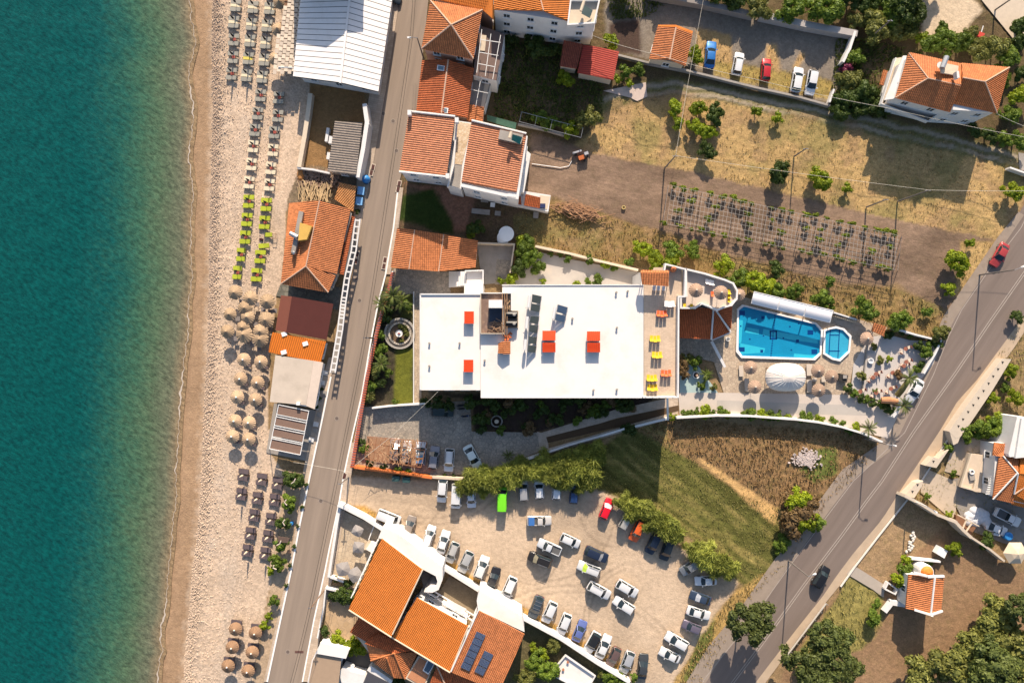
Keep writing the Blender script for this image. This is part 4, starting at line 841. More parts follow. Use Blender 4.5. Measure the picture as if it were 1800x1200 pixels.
m = MB(); m.prism([tuple(W(*p)[:2]) for p in [(797,290,6.6),(812,292,6.6),(808,331,6.6),(789,325,6.6)]], 6.5, 6.56); part(t, 'grey_deck', m, GREYC); parapet(t, [W(803,208,7.6), W(797,290,7.6), W(787,327,7.6)], 6.5, 7.5, .25, WALLW, False)
t = bl('east villa roof of salmon tiles with a recessed corner holding a green solar tank', [(829,214,0),(925,236,0),(908,338,0),(812,320,0)]); B = [(829,213,8.3),(925,237,7.4),(908,338,7.4),(811,320,8.3)]
roof(t,[B],[((829,212,8.4),(925,235,7.5))],TERRA2,cap=.18,capmat=WALLW,pitch=.36); walls(t,[W(829,213,8),W(929,236,8),W(912,350,8),W(811,327,8)],0,7.25,WALLW,.1)
m = MB(); c = W(886,238,8.1); m.prism([tuple(W(*p)[:2]) for p in ((879,229,8),(920,238,8),(916,254,8),(876,245,8))], 7.9, 8.35); part(t, 'roof_recess', m, GREYC)
m = MB(); slab(m, [W(901,236,9.3), W(918,241,9.3), W(914,254,8.6), W(899,246,8.6)], .08); part(t, 'solar_panel', m, M('teal_panel', (.02, .16, .13), .35)); m = MB(); m.tube([W(899,232,9.3), W(896,243,9.3)], .28, 10); part(t, 'water_tank', m, WALLC)
m = MB(); m.beam(W(811,326,8.2), W(892,344,8.2), .5, .5); m.beam(W(892,343,8.2), W(907,345,8.2), .5, .6); part(t, 'eaves_band', m, WALLW)
m = MB(); m.prism([tuple(W(*p)[:2]) for p in ((924,262,4),(933,270,4),(921,338,4),(911,336,4))], 0, 3.8); part(t, 'balcony', m, WALLW)
t = bl('low orange tiled porch roofs at the south-east corner of the east villa', [(895,333,0),(950,345,0),(955,368,0),(893,355,0)], 'porch', 'porch')
roof(t, [[(897,334,3.2),(914,336,3.2),(917,360,2.7),(893,356,2.7)], [(924,341,2.6),(950,347,2.6),(949,366,2.2),(921,361,2.2)]], [], TERRA3); m = MB(); m.prism([tuple(W(*p)[:2]) for p in ((893,331,2),(968,343,2),(964,372,2),(893,357,2))], 0, 1.9); part(t, 'wall', m, WALLW)
m = MB(); m.prism([tuple(W(*p)[:2]) for p in ((949,343,2),(967,345,2),(962,368,2),(950,366,2))], 1.9, 1.97); part(t, 'deck', m, WALLC); m = MB(); m.box(tuple(W(954,362,2.4)), (.9, .7, .6)); part(t, 'barrel', m, M('dark_blue_plastic', (.02, .03, .09), .5))
t = bl('long low orange tiled roof between the coast road and the grey yard', [(699,402,0),(840,424,0),(835,478,0),(688,470,0)], 'outbuilding', 'outbuilding')
P_ = [(698,401,3.0),(729,404,3.3),(780,412,3.3),(840,423,3.0),(836,470,3.0),(771,476,3.2),(748,480,3.0),(718,472,3.2),(687,470,3.0)]
roof(t,[[P_[0],P_[1],(719,473,3.3),P_[8]],[P_[1],P_[2],(771,477,3.3),(719,473,3.3)],[P_[2],P_[3],P_[4],(771,477,3.3)]],[(P_[1],(719,473,3.35)),(P_[2],(771,477,3.35))],TERRA,cap=.10,pitch=.32); walls(t,[W(*p) for p in (P_[0],P_[3],P_[4],P_[8])],0,2.9,WALLC,.3)
t = bl('large white villa with joined hipped orange roofs and rooftop water tank, top right', [(1597,95,0),(1770,118,0),(1750,200,0),(1575,172,0)])
z0,z1 = 6.6,8.4
A = dict(a=(1597,94,z0),b=(1649,106,z0),c=(1688,152,z0 + 1.1),d=(1670,197,z0),e=(1574,172,z0),r1=(1631,138,z1),r2=(1688,151,z1 - .3))
roof(t, [[A['a'], (1688,112,z0), A['r2'], A['r1']], [A['a'], A['r1'], A['e']], [A['e'], A['r1'], A['r2'], A['d']]], [(A['a'], A['r1']), (A['e'], A['r1']), (A['r1'], A['r2'])], TERRA, cap=.12)
Bq = dict(a=(1712,104,z0),b=(1774,119,z0),c=(1752,199,z0),d=(1674,182,z0),r1=(1692,137,z1 - .1),r2=(1731,144,z1))
roof(t, [[(1689,112,z0), Bq['b'], Bq['r2'], Bq['r1']], [Bq['b'], Bq['c'], Bq['r2']], [Bq['c'], Bq['d'], Bq['r1'], Bq['r2']]], [(Bq['b'], Bq['r2']), (Bq['c'], Bq['r2']), (Bq['r1'], Bq['r2'])], tile_mat('terracotta_mid', (.54, .18, .06)), cap=.12)
walls(t,[W(1592,98,6.6),W(1774,118,6.6),W(1752,201,6.6),W(1668,196,6.6),W(1572,172,6.6)],0,6.5,WALLW,.35,storeys=2)
m = MB(); m.prism([tuple(W(*p)[:2]) for p in ((1588,98,5.6),(1594,98,5.6),(1576,173,5.6),(1555,176,5.6))], 5.3, 5.6); part(t, 'balcony_roof', m, WALLW)
m = MB(); m.prism([tuple(W(*p)[:2]) for p in ((1576,102,3),(1590,100,3),(1572,176,3),(1550,182,3))], 2.6, 2.9); part(t, 'balcony', m, WALLC); parapet(t, [W(1575,102,3.8), W(1550,182,3.8), W(1632,213,3.8), W(1650,200,3.8)], 2.9, 3.8, .15, WALLW, False, 'balcony_rail')
m = MB(); m.prism([tuple(W(*p)[:2]) for p in ((1553,176,2.8),(1660,196,2.8),(1632,213,2.8),(1551,183,2.8))], 2.6, 2.9); part(t, 'balcony', m, GREYC)
m = MB(); m.tube([W(1664,100,9.4), W(1656,120,9.4)], .42, 12); part(t, 'water_tank', m, M('galvanised', (.42, .43, .44), .35, .1, metal=.5)); m = MB(); m.lathe(W(1651,116,8.6), [(.05, 0), (.5, .25), (.55, .3)], 14); part(t, 'satellite_dish', m, WALLW); m = MB(); slab(m, [W(1650,109,8.7), W(1685,116,8.2), W(1683,133,8.2), W(1655,128,8.7)], .3); part(t, 'roof_terrace', m, WALLC)
m = MB(); m.box(tuple(W(1681,133,9)), (.4, 1.1, .9), .1); part(t, 'chimney', m, WALLW)
t = thing('garden_shed', ctr([(1548,148,0),(1560,122,0)]), 'narrow orange tiled canopy left of the top right villa', 'canopy'); roof(t, [[(1553,123,2.6),(1560,125,2.6),(1553,151,2.3),(1546,149,2.3)]], [], TERRA); m = MB(); [m.tube([W(x, y, 0), W(x, y, 2.3)], .05) for x, y in ((1554,126),(1548,147))]; part(t, 'post', m, WOOD)
t = thing('house', (-31, 68, 0), 'cream house with a steep gable standing just above the top edge of the photo', 'house'); m = MB(); m.prism([(-36.2, 61.8), (-24.6, 61.8), (-24.6, 75), (-36.2, 75)], 0, 9.5); part(t, 'wall', m, WALLC)
m = MB(); slab(m, [(-36.4, 61.4, 9.5), (-30.4, 61.4, 10.9), (-30.4, 75, 10.9), (-36.4, 75, 9.5)]); slab(m, [(-30.4, 61.4, 10.9), (-24.4, 61.4, 9.5), (-24.4, 75, 9.5), (-30.4, 75, 10.9)]); m.add([(-36, 61.8, 9.4), (-24.8, 61.8, 9.4), (-30.4, 61.8, 10.8)], [(0, 1, 2)]); part(t, 'roof', m, TERRA)
# ================================================================ WATERFRONT
t = bl('large white sheet metal roofed beach restaurant at the top of the beach', [(527,0,0),(686,10,0),(665,160,0),(515,134,0)], 'restaurant', 'restaurant')
WM = M('white_sheet_metal', (.74, .70, .67), .5, .05, 1.5, .03, dirt=((.60, .54, .47), .6, .4)); N_ = 21
def lerp(a,b,f): return tuple(a[i] + (b[i] - a[i]) * f for i in range(len(a)))
Lb,Rd,Rr = ((534,-60,4.2),(515,135,4.2)),((622,-70,5.3),(598,146,5.3)),((696,-45,4.2),(665,162,4.2))
for A_, B_, nm in ((Lb, Rd, 'roof_sheet'), (Rd, Rr, 'roof_sheet')):
    for i in range(N_):
        f0,f1 = i / N_,(i + 1) / N_; a0,a1 = lerp(A_[0],A_[1],f0),lerp(A_[0],A_[1],f1 - .005); b0,b1 = lerp(B_[0],B_[1],f0),lerp(B_[0],B_[1],f1 - .005)
        m = MB(); v = [W(*a0),W(*b0),W(*b1),W(*a1)]; v = [p + Vector((0,0,.03 * (k in (2,3)))) for k,p in enumerate(v)]; slab(m,v,.06); part(t,nm,m,WM)
m = MB(); slab(m, [W(*Lb[0]) - Vector((0, 0, .12)), W(*Rd[0]) - Vector((0, 0, .12)), W(*Rd[1]) - Vector((0, 0, .12)), W(*Lb[1]) - Vector((0, 0, .12))], .08); slab(m, [W(*Rd[0]) - Vector((0, 0, .12)), W(*Rr[0]) - Vector((0, 0, .12)), W(*Rr[1]) - Vector((0, 0, .12)), W(*Rd[1]) - Vector((0, 0, .12))], .08); part(t, 'roof', m, M('grey_underlay', (.10, .10, .10), .8))
m = MB(); m.beam(W(622,-70,5.42), W(598,146,5.42), .35, .08); part(t, 'ridge_cap', m, WM); walls(t, [W(534,-60,4.2), W(694,-45,4.2), W(664,158,4.2), W(517,132,4.2)], 0, 4.0, WALLW, .5)
t = bl('awning woven from cream cloth strips in a basket pattern beside the white restaurant roof', [(488,118,0),(530,0,0)], 'woven_awning', 'awning'); cw = M('cream_cloth_strip', (.66, .54, .42), .85, .08, 2, .04); cg = M('tan_cloth_strip', (.52, .43, .34), .85, .08, 2, .04)
for r_ in range(-1,14):
    for c_ in range(6):
        yy = 5 + r_ * 9.0 + (4.5 if c_ % 2 else 0); xx = 533 - .105 * yy - 6.6 * (c_ + .6)
        if xx < 489 - 0 * yy and yy > 90: pass
        if (c_ >= 4 and yy < 12) or (c_ == 5 and yy < 55): continue
        p = W(xx, yy, 3.0); m = MB(); m.box((p.x, p.y, 3.0 + .05 * math.sin(c_ + r_)), (.60, .74, .03), -.1, 0, .05); part(t, 'cloth_strip', m, cw if (c_ + r_) % 2 else cg)
m = MB()
for y in (2,40,80,118): m.beam(W(493 - .03 * y,y,2.9),W(533 - .105 * y,y + 2,2.9),.1); [m.tube([W(x,y,0),W(x,y,2.9)],.06) for x in (494,520)]
part(t, 'beam', m, WOOD); m = MB(); m.beam(W(489,118,3.05), W(516,119,3.05), .12); m.prism([tuple(W(*p)[:2]) for p in ((502,-20,3),(535,-20,3),(521,117,3),(489,117,3))], 2.82, 2.86, 1); part(t, 'front_beam_and_backing', m, [FRAMEW, WOOD])  # brown board added under the strips so the gaps between them look dark
free_wall('yard_wall', [(545,168),(541,200),(535,240),(526,290)], .75, 0, 1.3, WALLC, 'thick sand coloured wall between the beach and the brown dirt yard')
free_wall('yard_wall', [(524,295),(550,298),(578,304)], .3, 0, 1.2, WALLW, 'short pale wall at the south end of the brown dirt yard')
t = bl('shed under a weathered grey brown corrugated roof beside the coast road', [(588,213,0),(637,216,0),(625,310,0),(577,300,0)], 'shed', 'shed'); B = [(589,213,3.1),(637,216,3.5),(626,308,3.5),(576,301,3.1)]; roof(t, [B], [], CORR, pitch=.42, amp=.08, course=1.6, tiles='roof_sheets'); walls(t, [W(*b) for b in B], 0, 3.0, GREYC, .25)
free_wall('roadside_wall', [(641,186),(645,215),(638,262),(629,308)], .7, 0, 3.3, WALLW, 'tall white wall between the weathered grey roof and the coast road')
for i, (x, y, w, h) in enumerate(((583,247,.8,1.3),(579,275,.7,1.2),(576,238,.5,2.4))): m = MB(); c = W(x, y, .6); m.box((c.x, c.y, .5), (w, h, 1.0), -.15); single('water_tank', m, WALLW, ['white square tank at the top left side of the weathered grey roof', 'lower white square tank beside the weathered grey roof', 'slim white panel standing west of the weathered grey roof'][i], 'tank')
t = bl('collapsed straw and reed mats with poles north of the orange beach tavern roof', [(525,325,0),(590,340,0)], 'reed_mats', 'debris'); rm = M('reed', (.50, .36, .20), .95, .25, 3, .2, 20)
for k in range(70):
    x, y = R.uniform(523,582), R.uniform(327,352); a = R.choice([1.2, 1.9, 1.5]) + R.uniform(-.2, .2); c = W(x, y, .6); m = MB(); L_ = R.uniform(.6, 1.3); m.beam((c.x - L_ * math.cos(a), c.y - L_ * math.sin(a), .5 + R.random() * .25), (c.x + L_ * math.cos(a), c.y + L_ * math.sin(a), .6 + R.random() * .3), .12, .05); part(t, 'reed_bundle', m, rm)
m = MB()
for k in range(420):
    x,y = R.uniform(524,600),R.uniform(298,330); c = W(x,y); m.box((c.x,c.y,.12 + R.random() * .25),(R.uniform(.15,.6),R.uniform(.1,.35),R.uniform(.08,.3)),R.uniform(0,3))
single('rubble', m, M('rubble_mix', (.25, .17, .12), .95, .5, 1.6, .3, 4), None, None, kind='stuff')
t = thing('overturned_boat', ctr([(530,307,0)]), 'rusty orange upturned boat hull among the rubble', 'boat'); c = W(529,308); m = MB(); m.lathe((c.x, c.y, 0), [(.8, 0), (.75, .35), (.45, .6), (.02, .7)], 12); o = part(t, 'hull', m, M('rust_hull', (.42, .19, .06), .8, .3, 3)); o.scale = (.8, 1.6, 1)
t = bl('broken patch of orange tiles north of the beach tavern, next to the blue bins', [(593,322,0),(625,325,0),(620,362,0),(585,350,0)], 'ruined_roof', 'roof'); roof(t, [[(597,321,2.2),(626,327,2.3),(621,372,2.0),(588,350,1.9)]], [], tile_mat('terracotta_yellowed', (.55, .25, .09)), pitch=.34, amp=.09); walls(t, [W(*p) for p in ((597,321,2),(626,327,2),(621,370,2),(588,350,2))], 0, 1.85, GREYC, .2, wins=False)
BL = M('blue_plastic', (.03, .20, .50), .45, .08); BL2 = M('blue_lid', (.17, .38, .66), .5, .08)
c = W(645,317); t = thing('bottle_bank', (c.x, c.y, 0), 'round glossy blue recycling bell at the coast road edge', 'recycling bin'); m = MB(); m.lathe((c.x, c.y, 0), [(.62, 0), (.72, .5), (.7, 1.0), (.5, 1.45), (.15, 1.65), (.02, 1.68)], 20); part(t, 'bell', m, BL, smooth=True); m = MB(); m.box((c.x, c.y, 1.7), (.1, .35, .1)); part(t, 'lifting_ring', m, RIM); m = MB(); m.lathe((c.x, c.y, 0), [(.75, .02), (.75, .1)], 20); part(t, 'base_ring', m, DARK)
for i,(x,y) in enumerate(((634.5,335.5),(631.5,353.5))):
    c = W(x, y, 1.1); t = thing('wheelie_bin', (c.x, c.y, 0), ['upper of two square blue rubbish containers below the round recycling bell', 'lower of two square blue rubbish containers, nearest the orange tavern'][i], 'rubbish bin', 'blue rubbish containers by the road', -.12)
    m = MB(); m.add([(x_ * .45, y_ * .55, .15) for x_, y_ in ((-1, -1), (1, -1), (1, 1), (-1, 1))] + [(x_ * .56, y_ * .66, 1.1) for x_, y_ in ((-1, -1), (1, -1), (1, 1), (-1, 1))], [(3, 2, 1, 0), (4, 5, 6, 7), (0, 1, 5, 4), (1, 2, 6, 5), (2, 3, 7, 6), (3, 0, 4, 7)]); part(t, 'container', m, BL, local=True)
    m = MB(); m.box((0, 0, 1.17), (1.18, 1.38, .1)); part(t, 'lid', m, BL2, local=True)
    for sx in (-.4, .4): m = MB(); m.box((sx, .5, .08), (.08, .16, .16)); part(t, 'wheel', m, TYRE, local=True)
t = bl('beach tavern with a long hipped orange tiled roof beside the coast road', [(510,352,0),(617,370,0),(590,512,0),(493,498,0)], 'tavern', 'tavern'); ze, zr = 3.6, 5.0
P_ = dict(a=(508,357,ze),b=(562,352,zr),c=(616,368,ze),d=(592,482,ze),e=(538,468,zr),f=(494,499,ze),g=(577,514,ze))
roof(t, [[P_['a'], P_['b'], P_['e'], P_['f']], [P_['b'], P_['c'], P_['d'], P_['e']], [P_['f'], P_['e'], P_['g']], [P_['e'], (590,484,ze + .05), P_['g']]], [(P_['b'], P_['e']), (P_['f'], P_['e']), (P_['e'], P_['g'])], TERRA, cap=.12)
walls(t, [W(*P_[k]) for k in ('a', 'c', 'd', 'g', 'f')], 0, 3.45, WALLC, .5)
for q, mt_ in (([(526,371),(534,373),(519,446),(512,444)], GREYC), ([(530,393),(551,399),(542,422),(527,424)], M('yellow_render', (.55, .34, .08), .8, .15))): m = MB(); m.prism([tuple(W(x, y, 4.8)[:2]) for x, y in q], 4.2, 5.0 + (mt_ is not GREYC) * .7); part(t, 'roof_hatch' if mt_ is GREYC else 'dormer', m, mt_)
m = MB(); m.tube([W(510,410,5.4), W(521,416,5.4), W(524,420,4.8)], [.35, .4, .4], 10); part(t, 'vent_pipe', m, RIM); m = MB(); m.lathe(W(518,445,4.6), [(.3, 0), (.3, .7), (.1, .9)], 12); part(t, 'chimney', m, RIM)
m = MB(); m.prism([tuple(W(x, y, 3)[:2]) for x, y in ((615,372),(619,376),(606,425),(601,423))], 3.0, 3.2); m.prism([tuple(W(x, y, 3)[:2]) for x, y in ((590,484),(593,483),(587,506),(580,506))], 3.0, 3.2); part(t, 'gutter_slab', m, GREYC)
t2 = bl('narrow dark red tiled lean-to between the tavern roof and the white planter fence', [(620,380,0),(600,480,0)], 'lean_to', 'roof'); roof(t2, [[(617,378,2.7),(624,381,2.5),(604,483,2.5),(595,480,2.7)]], [], TERRA3); m = MB(); m.prism([tuple(W(x, y, 2.4)[:2]) for x, y in ((618,380),(623,382),(604,480),(598,479))], 0, 2.3); part(t2, 'wall', m, WALLW)
sheet('patio_paving', [(493,500),(600,505),(595,545),(485,520)], .03, paving_mat('mossy_paving', (.12, .115, .095), (.20, .185, .15), (.08, .08, .06), 1.3, .04))
t = bl('large flat maroon fabric awning over the beach restaurant', [(495,520,0),(585,530,0),(575,596,0),(483,582,0)], 'fabric_awning', 'awning'); MA = M('maroon_fabric', (.075, .018, .014), .8, .12, .8, .05, 8); MA2 = M('maroon_fabric_light', (.17, .055, .035), .8, .1)
m = MB(); slab(m, [W(513,521,3.5), W(586,534,3.2), W(574,597,3.2), W(503,584,3.5)], .05); part(t, 'canopy', m, MA); m = MB(); slab(m, [W(494,519,2.9), W(513,521,3.48), W(503,584,3.48), W(484,580,2.9)], .05); part(t, 'front_flap', m, MA2)
for p in ((496,521),(485,579),(584,536),(573,594)): m = MB(); m.tube([W(*p, 0), W(*p, 2.9)], .06); part(t, 'post', m, FRAMEW)
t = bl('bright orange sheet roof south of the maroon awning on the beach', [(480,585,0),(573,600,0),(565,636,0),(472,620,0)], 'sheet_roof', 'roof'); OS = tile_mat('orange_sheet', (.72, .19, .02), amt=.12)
roof(t, [[(479,584,3.2),(573,600,3.3),(564,637,3.0),(472,619,2.9)]], [], OS, pitch=.36, amp=.05, course=4, tiles='roof_sheets'); walls(t, [W(*p) for p in ((479,584,3),(573,600,3),(564,637,3),(472,619,3))], 0, 2.85, WALLW, .4)
for x, y in ((500,587),(499,619),(537,604)): m = MB(); c = W(x, y, 3.2); m.box((c.x, c.y, 3.25), (.9, .7, .25), .3); part(t, 'white_patch', m, FRAMEW)
t = bl('building with a flat worn cream roof between the orange sheet roof and the brown pergola', [(480,625,0),(566,637,0),(550,718,0),(475,707,0)], 'flat_roof_building', 'building'); FR = M('worn_cream_roof', (.50, .42, .34), .8, .12, .5, .05, 6, dirt=((.36, .30, .24), .35, .6))
walls(t, [W(*p) for p in ((484,625,3.2),(566,638,3.2),(551,719,3.2),(475,707,3.2))], 0, 3.1, WALLW, .25); m = MB(); m.prism([tuple(W(*p)[:2]) for p in ((484,624,3.2),(551,634,3.2),(538,712,3.2),(474,706,3.2))], 3.08, 3.2); part(t, 'roof', m, FR); m = MB(); m.prism([tuple(W(*p)[:2]) for p in ((551,634,3.2),(568,637,3.2),(553,719,3.2),(538,713,3.2))], 3.08, 3.17); part(t, 'roof_strip', m, M('worn_cream_roof2', (.56, .46, .38), .8, .1))
m = MB(); c = W(525,709,3.4); m.box((c.x, c.y, 3.5), (.6, .5, .5)); part(t, 'vent', m, FRAMEW)
t = bl('brown fabric pergola with white frame bars at the south end of the beach buildings', [(488,712,0),(543,722,0),(530,800,0),(473,790,0)], 'pergola', 'pergola'); BF = M('brown_fabric', (.19, .12, .09), .85, .12, 1, .06, 10)
a,b,c_,d_ = (490,711,3),(543,722,3),(528,799,3),(474,788,3)
for i in range(4):
    f0, f1 = i / 4 + .012, (i + 1) / 4 - .045 * (i < 3); m = MB(); slab(m, [W(*lerp(a, d_, f0)), W(*lerp(b, c_, f0)), W(*lerp(b, c_, f1)), W(*lerp(a, d_, f1))], .04); part(t, 'fabric_panel', m, BF)
for f in (0, .22, .27, .47, .52, .73, .77, 1): m = MB(); m.beam(W(*lerp(a, d_, f)) + Vector((0, 0, .08)), W(*lerp(b, c_, f)) + Vector((0, 0, .08)), .1); part(t, 'frame_bar', m, FRAMEW)
for p in (a, b, c_, d_): m = MB(); m.tube([W(p[0], p[1], 0), W(*p)], .06); part(t, 'post', m, FRAMEW)
m = MB(); m.beam(W(*a) + Vector((0, 0, .03)), W(*d_) + Vector((0, 0, .03)), .1); m.beam(W(*b) + Vector((0, 0, .03)), W(*c_) + Vector((0, 0, .03)), .1); part(t, 'side_bar', m, FRAMEW)
sheet('patio_paving', [(482,708),(560,722),(550,812),(468,795)], .05, GREYC)
t = thing('planter_fence', W(600,520), 'long white concrete planter fence with square openings along the west side of the coast road', 'fence')
FA,FB_ = [(629,385),(622,440),(610,490),(604,530),(598,580),(585,655)],8; z = 2.3
def along(L,d):
    for (x0,y0),(x1,y1) in zip(L[:-1],L[1:]):
        s = math.hypot(x1 - x0,y1 - y0)
        if d <= s: return (x0 + (x1 - x0) * d / s,y0 + (y1 - y0) * d / s,math.atan2(y1 - y0,x1 - x0))
        d -= s
    return (*L[-1],math.atan2(L[-1][1] - L[-2][1],L[-1][0] - L[-2][0]))
for sx in (-4.2, 4.2): m = MB(); pts = [(x + sx, y) for x, y in FA]; [m.beam(W(*p, z), W(*q, z), .22, .25) for p, q in zip(pts[:-1], pts[1:])]; part(t, 'top_rail', m, WALLW)
d = 2
while d < 275:
    x, y, a_ = along(FA, d); m = MB(); m.beam(W(x - 4, y, z) + Vector((0, 0, -.01)), W(x + 4, y + .8, z) + Vector((0, 0, -.01)), .24, .22); part(t, 'cross_bar', m, WALLW)
    if int(d) % 3 == 0: m = MB(); m.tube([W(x + 4, y, 0), W(x + 4, y, z)], .09, 4); part(t, 'post', m, WALLW)
    d += 6 if 130 < d < 175 else 11.5
sheet('patio_paving', [(622,385),(632,385),(592,655),(580,655)], .12, GREYC)
for i,(x,y) in enumerate(((572,655),(570,690),(567,672),(563,700),(556,715),(562,728),(556,745),(555,756),(548,772))):
    c = W(x, y); m = MB(); m.box((c.x, c.y, .2), (.9, .8, .2), -.2); o = single('seat_block', m, GREYC if i % 2 else WALLW, f'{ORD[i]} low square block from the top beside the coast road kerb', 'seat', 'square blocks by the kerb')
t = bl('restaurant with a big orange tiled roof, north-west wing nearest the coast road', [(665,945,0),(742,998,0),(692,1115,0),(615,1070,0)], 'restaurant', 'restaurant'); B = [(671,946,6.6),(743,1001,6.6),(688,1117,6.2),(613,1070,6.2)]
roof(t,[B],[((613,1071,6.3),(688,1119,6.3)),((743,1001,6.7),(690,1114,6.3))],TERRA4,cap=.12,capmat=WALLC); walls(t,[W(*b) for b in B],0,6.0,WALLW,.3)
t = bl('middle wing of the restaurant under an orange tiled roof', [(735,1053,0),(820,1100,0),(793,1178,0),(690,1115,0)], 'restaurant', 'restaurant'); B = [(733,1050,5.8),(823,1100,5.8),(791,1180,5.4),(690,1118,5.4)]
roof(t,[B],[((688,1119,5.5),(791,1181,5.5)),((823,1101,5.9),(792,1180,5.5))],TERRA4,cap=.12,capmat=WALLC); walls(t,[W(*b) for b in B],0,5.2,WALLW,.3)
t = bl('east wing of the restaurant, orange tiled roof carrying blue solar panels', [(841,1073,0),(921,1115,0),(893,1210,0),(793,1180,0)], 'restaurant', 'restaurant'); B = [(841,1072,6.2),(922,1114,6.2),(878,1215,5.8),(792,1180,5.8)]
rf = roof(t,[B],[((841,1072,6.3),(793,1179,5.9))],TERRA,cap=.12,capmat=WALLW); walls(t,[W(*b) for b in B],0,5.7,WALLW,.3)
PV = paving_mat('solar_cells', (.015, .03, .075), (.03, .055, .12), (.25, .27, .3), 2.2, .02, 'grid', .45, 0)
PV.node_tree.nodes['Principled BSDF'].inputs['Roughness'].default_value = .15
for (x0,y0),(x1,y1),n_ in (((846,1112),(817,1176),6),((860,1146),(841,1184),3)):
    for i in range(n_):
        f = (i + .5) / n_; x,y = x0 + (x1 - x0) * f,y0 + (y1 - y0) * f; z = 6.45 - .003 * (y - 1100); dx,dy = .45 * (x1 - x0) / n_,.45 * (y1 - y0) / n_; wx_,wy_ = -dy * 1.0,dx; s_ = 8.6 / math.hypot(wx_,wy_); wx_ *= s_; wy_ *= s_
        m = MB(); slab(m, [W(x + dx + wx_, y + dy + wy_, z), W(x + dx - wx_, y + dy - wy_, z), W(x - dx - wx_, y - dy - wy_, z), W(x - dx + wx_, y - dy + wy_, z)], .06); part(t, 'solar_panel', m, PV)
t = bl('broad white flat roof edge of the restaurant facing the dirt car park', [(680,930,0),(780,1000,0)], 'flat_roof', 'roof')
WR = [(665,945),(673,925),(700,938),(778,996),(778,1018),(771,1036),(760,1041),(745,1040),(756,1030),(766,1030),(769,1022),(766,1012),(743,1000),(683,955),(671,947)]
m = MB(); m.prism([tuple(W(x, y, 5.5)[:2]) for x, y in WR], 0, 5.5); part(t, 'wall', m, WALLW); m = MB(); m.prism([tuple(W(x, y, 5.6)[:2]) for x, y in WR], 5.5, 5.62); part(t, 'roof', m, ROOFW); sheet('patio_paving', [(738,1000),(768,1012),(765,1030),(745,1035)], .06, GREYC)
t = bl('smaller white flat roof block between the dirt car park and the solar panel roof', [(843,1035,0),(918,1085,0),(916,1108,0),(840,1070,0)], 'flat_roof', 'roof'); WR = [(843,1036),(865,1050),(918,1083),(922,1110),(840,1071),(838,1055)]
m = MB(); m.prism([tuple(W(x, y, 5.3)[:2]) for x, y in WR], 0, 5.3); part(t, 'wall', m, WALLW); m = MB(); m.prism([tuple(W(x, y, 5.4)[:2]) for x, y in WR], 5.3, 5.42); part(t, 'roof', m, ROOFW)
free_wall('car_park_wall', [(596,888),(605,892),(640,910),(700,948)], .55, 0, 2.0, WALLW, 'white wall between the restaurant garden and the dirt car park, coast road end', 'wall')
free_wall('car_park_wall', [(778,998),(845,1040)], .5, 0, 2.2, WALLW, 'short white wall between the two white flat roofs of the restaurant', 'wall')
free_wall('car_park_wall', [(918,1086),(985,1122),(1050,1165),(1105,1198)], .5, 0, 1.9, WALLW, 'white wall along the south-west corner of the dirt car park, towards the bottom edge', 'wall')
free_wall('garden_wall', [(597,890),(592,920),(586,960),(578,1012)], .45, 0, 1.4, WALLW, 'white front wall of the restaurant terrace along the coast road', 'wall')
free_wall('garden_wall', [(577,1013),(603,1022)], .3, 0, 1.3, WALLW, 'short white cross wall at the foot of the restaurant terrace', 'wall'); free_wall('garden_wall', [(573,1034),(600,1040),(620,1044)], .3, 0, 1.2, WALLW, 'white cross wall just north of the round restaurant patio', 'wall')
free_wall('garden_wall', [(572,1036),(569,1065),(558,1120)], .25, 0, 1.2, WALLW, 'white gated wall west of the round restaurant patio', 'wall')
sheet('terrace_paving', [(598,895),(672,930),(665,948),(612,1070),(602,1025),(578,1015)], .03, paving_mat('terrace_flagstones', (.44, .34, .23), (.52, .42, .30), (.33, .26, .2), 1.6, .04)); sheet('round_patio', [(574,1062),(590,1050),(612,1052),(640,1082),(640,1120),(620,1130),(585,1112),(572,1090)], .02, paving_mat('tan_patio', (.42, .29, .17), (.48, .34, .21), (.33, .24, .16), 1.2, .03))
m = MB(); [m.beam(W(x0, y0, 4.2), W(x1, y1, 4.2), .16, .16) for (x0, y0), (x1, y1) in (((664,948),(617,1050)),)]; t = thing('balcony_rail', W(640,1000), 'white balcony rail along the west edge of the big restaurant roof', 'railing'); part(t, 'rail', m, FRAMEW)
for f in np.linspace(0, 1, 12): m = MB(); p = W(664 - 47 * f, 948 + 102 * f, 4.2); m.tube([(p.x, p.y, 0), tuple(p)], .05, 4); part(t, 'post', m, FRAMEW)
t = bl('cluster of low brown orange tiled hip roofs south of the restaurant wings', [(630,1085,0),(735,1140,0),(710,1190,0),(625,1130,0)], 'tiled_annex', 'outbuilding')
roof(t,[[(630,1086,3.6),(690,1116,3.9),(660,1136,3.4),(615,1110,3.2)],[(643,1128,3.4),(665,1112,4.0),(728,1140,4.0),(694,1148,4.6),(681,1154,3.4),(652,1160,3.2)][:4]],[],TERRA3)
roof(t,[[(654,1161,3.2),(680,1155,4.5),(693,1190,3.2)],[(680,1155,4.5),(693,1147,4.6),(712,1192,3.2),(693,1190,3.25)],[(693,1147,4.6),(735,1145,3.6),(712,1192,3.2)],[(643,1128,3.4),(694,1147,4.6),(680,1155,4.5),(652,1160,3.2)]],[((680,1155,4.6),(693,1190,3.3)),((693,1147,4.7),(712,1192,3.3)),((652,1160,3.3),(693,1147,4.7))],TERRA,capmat=TERRA)
m = MB(); m.prism([tuple(W(x, y, 3)[:2]) for x, y in ((630,1096),(730,1146),(710,1186),(655,1156),(622,1112))], 0, 2.9); part(t, 'wall', m, WALLC)
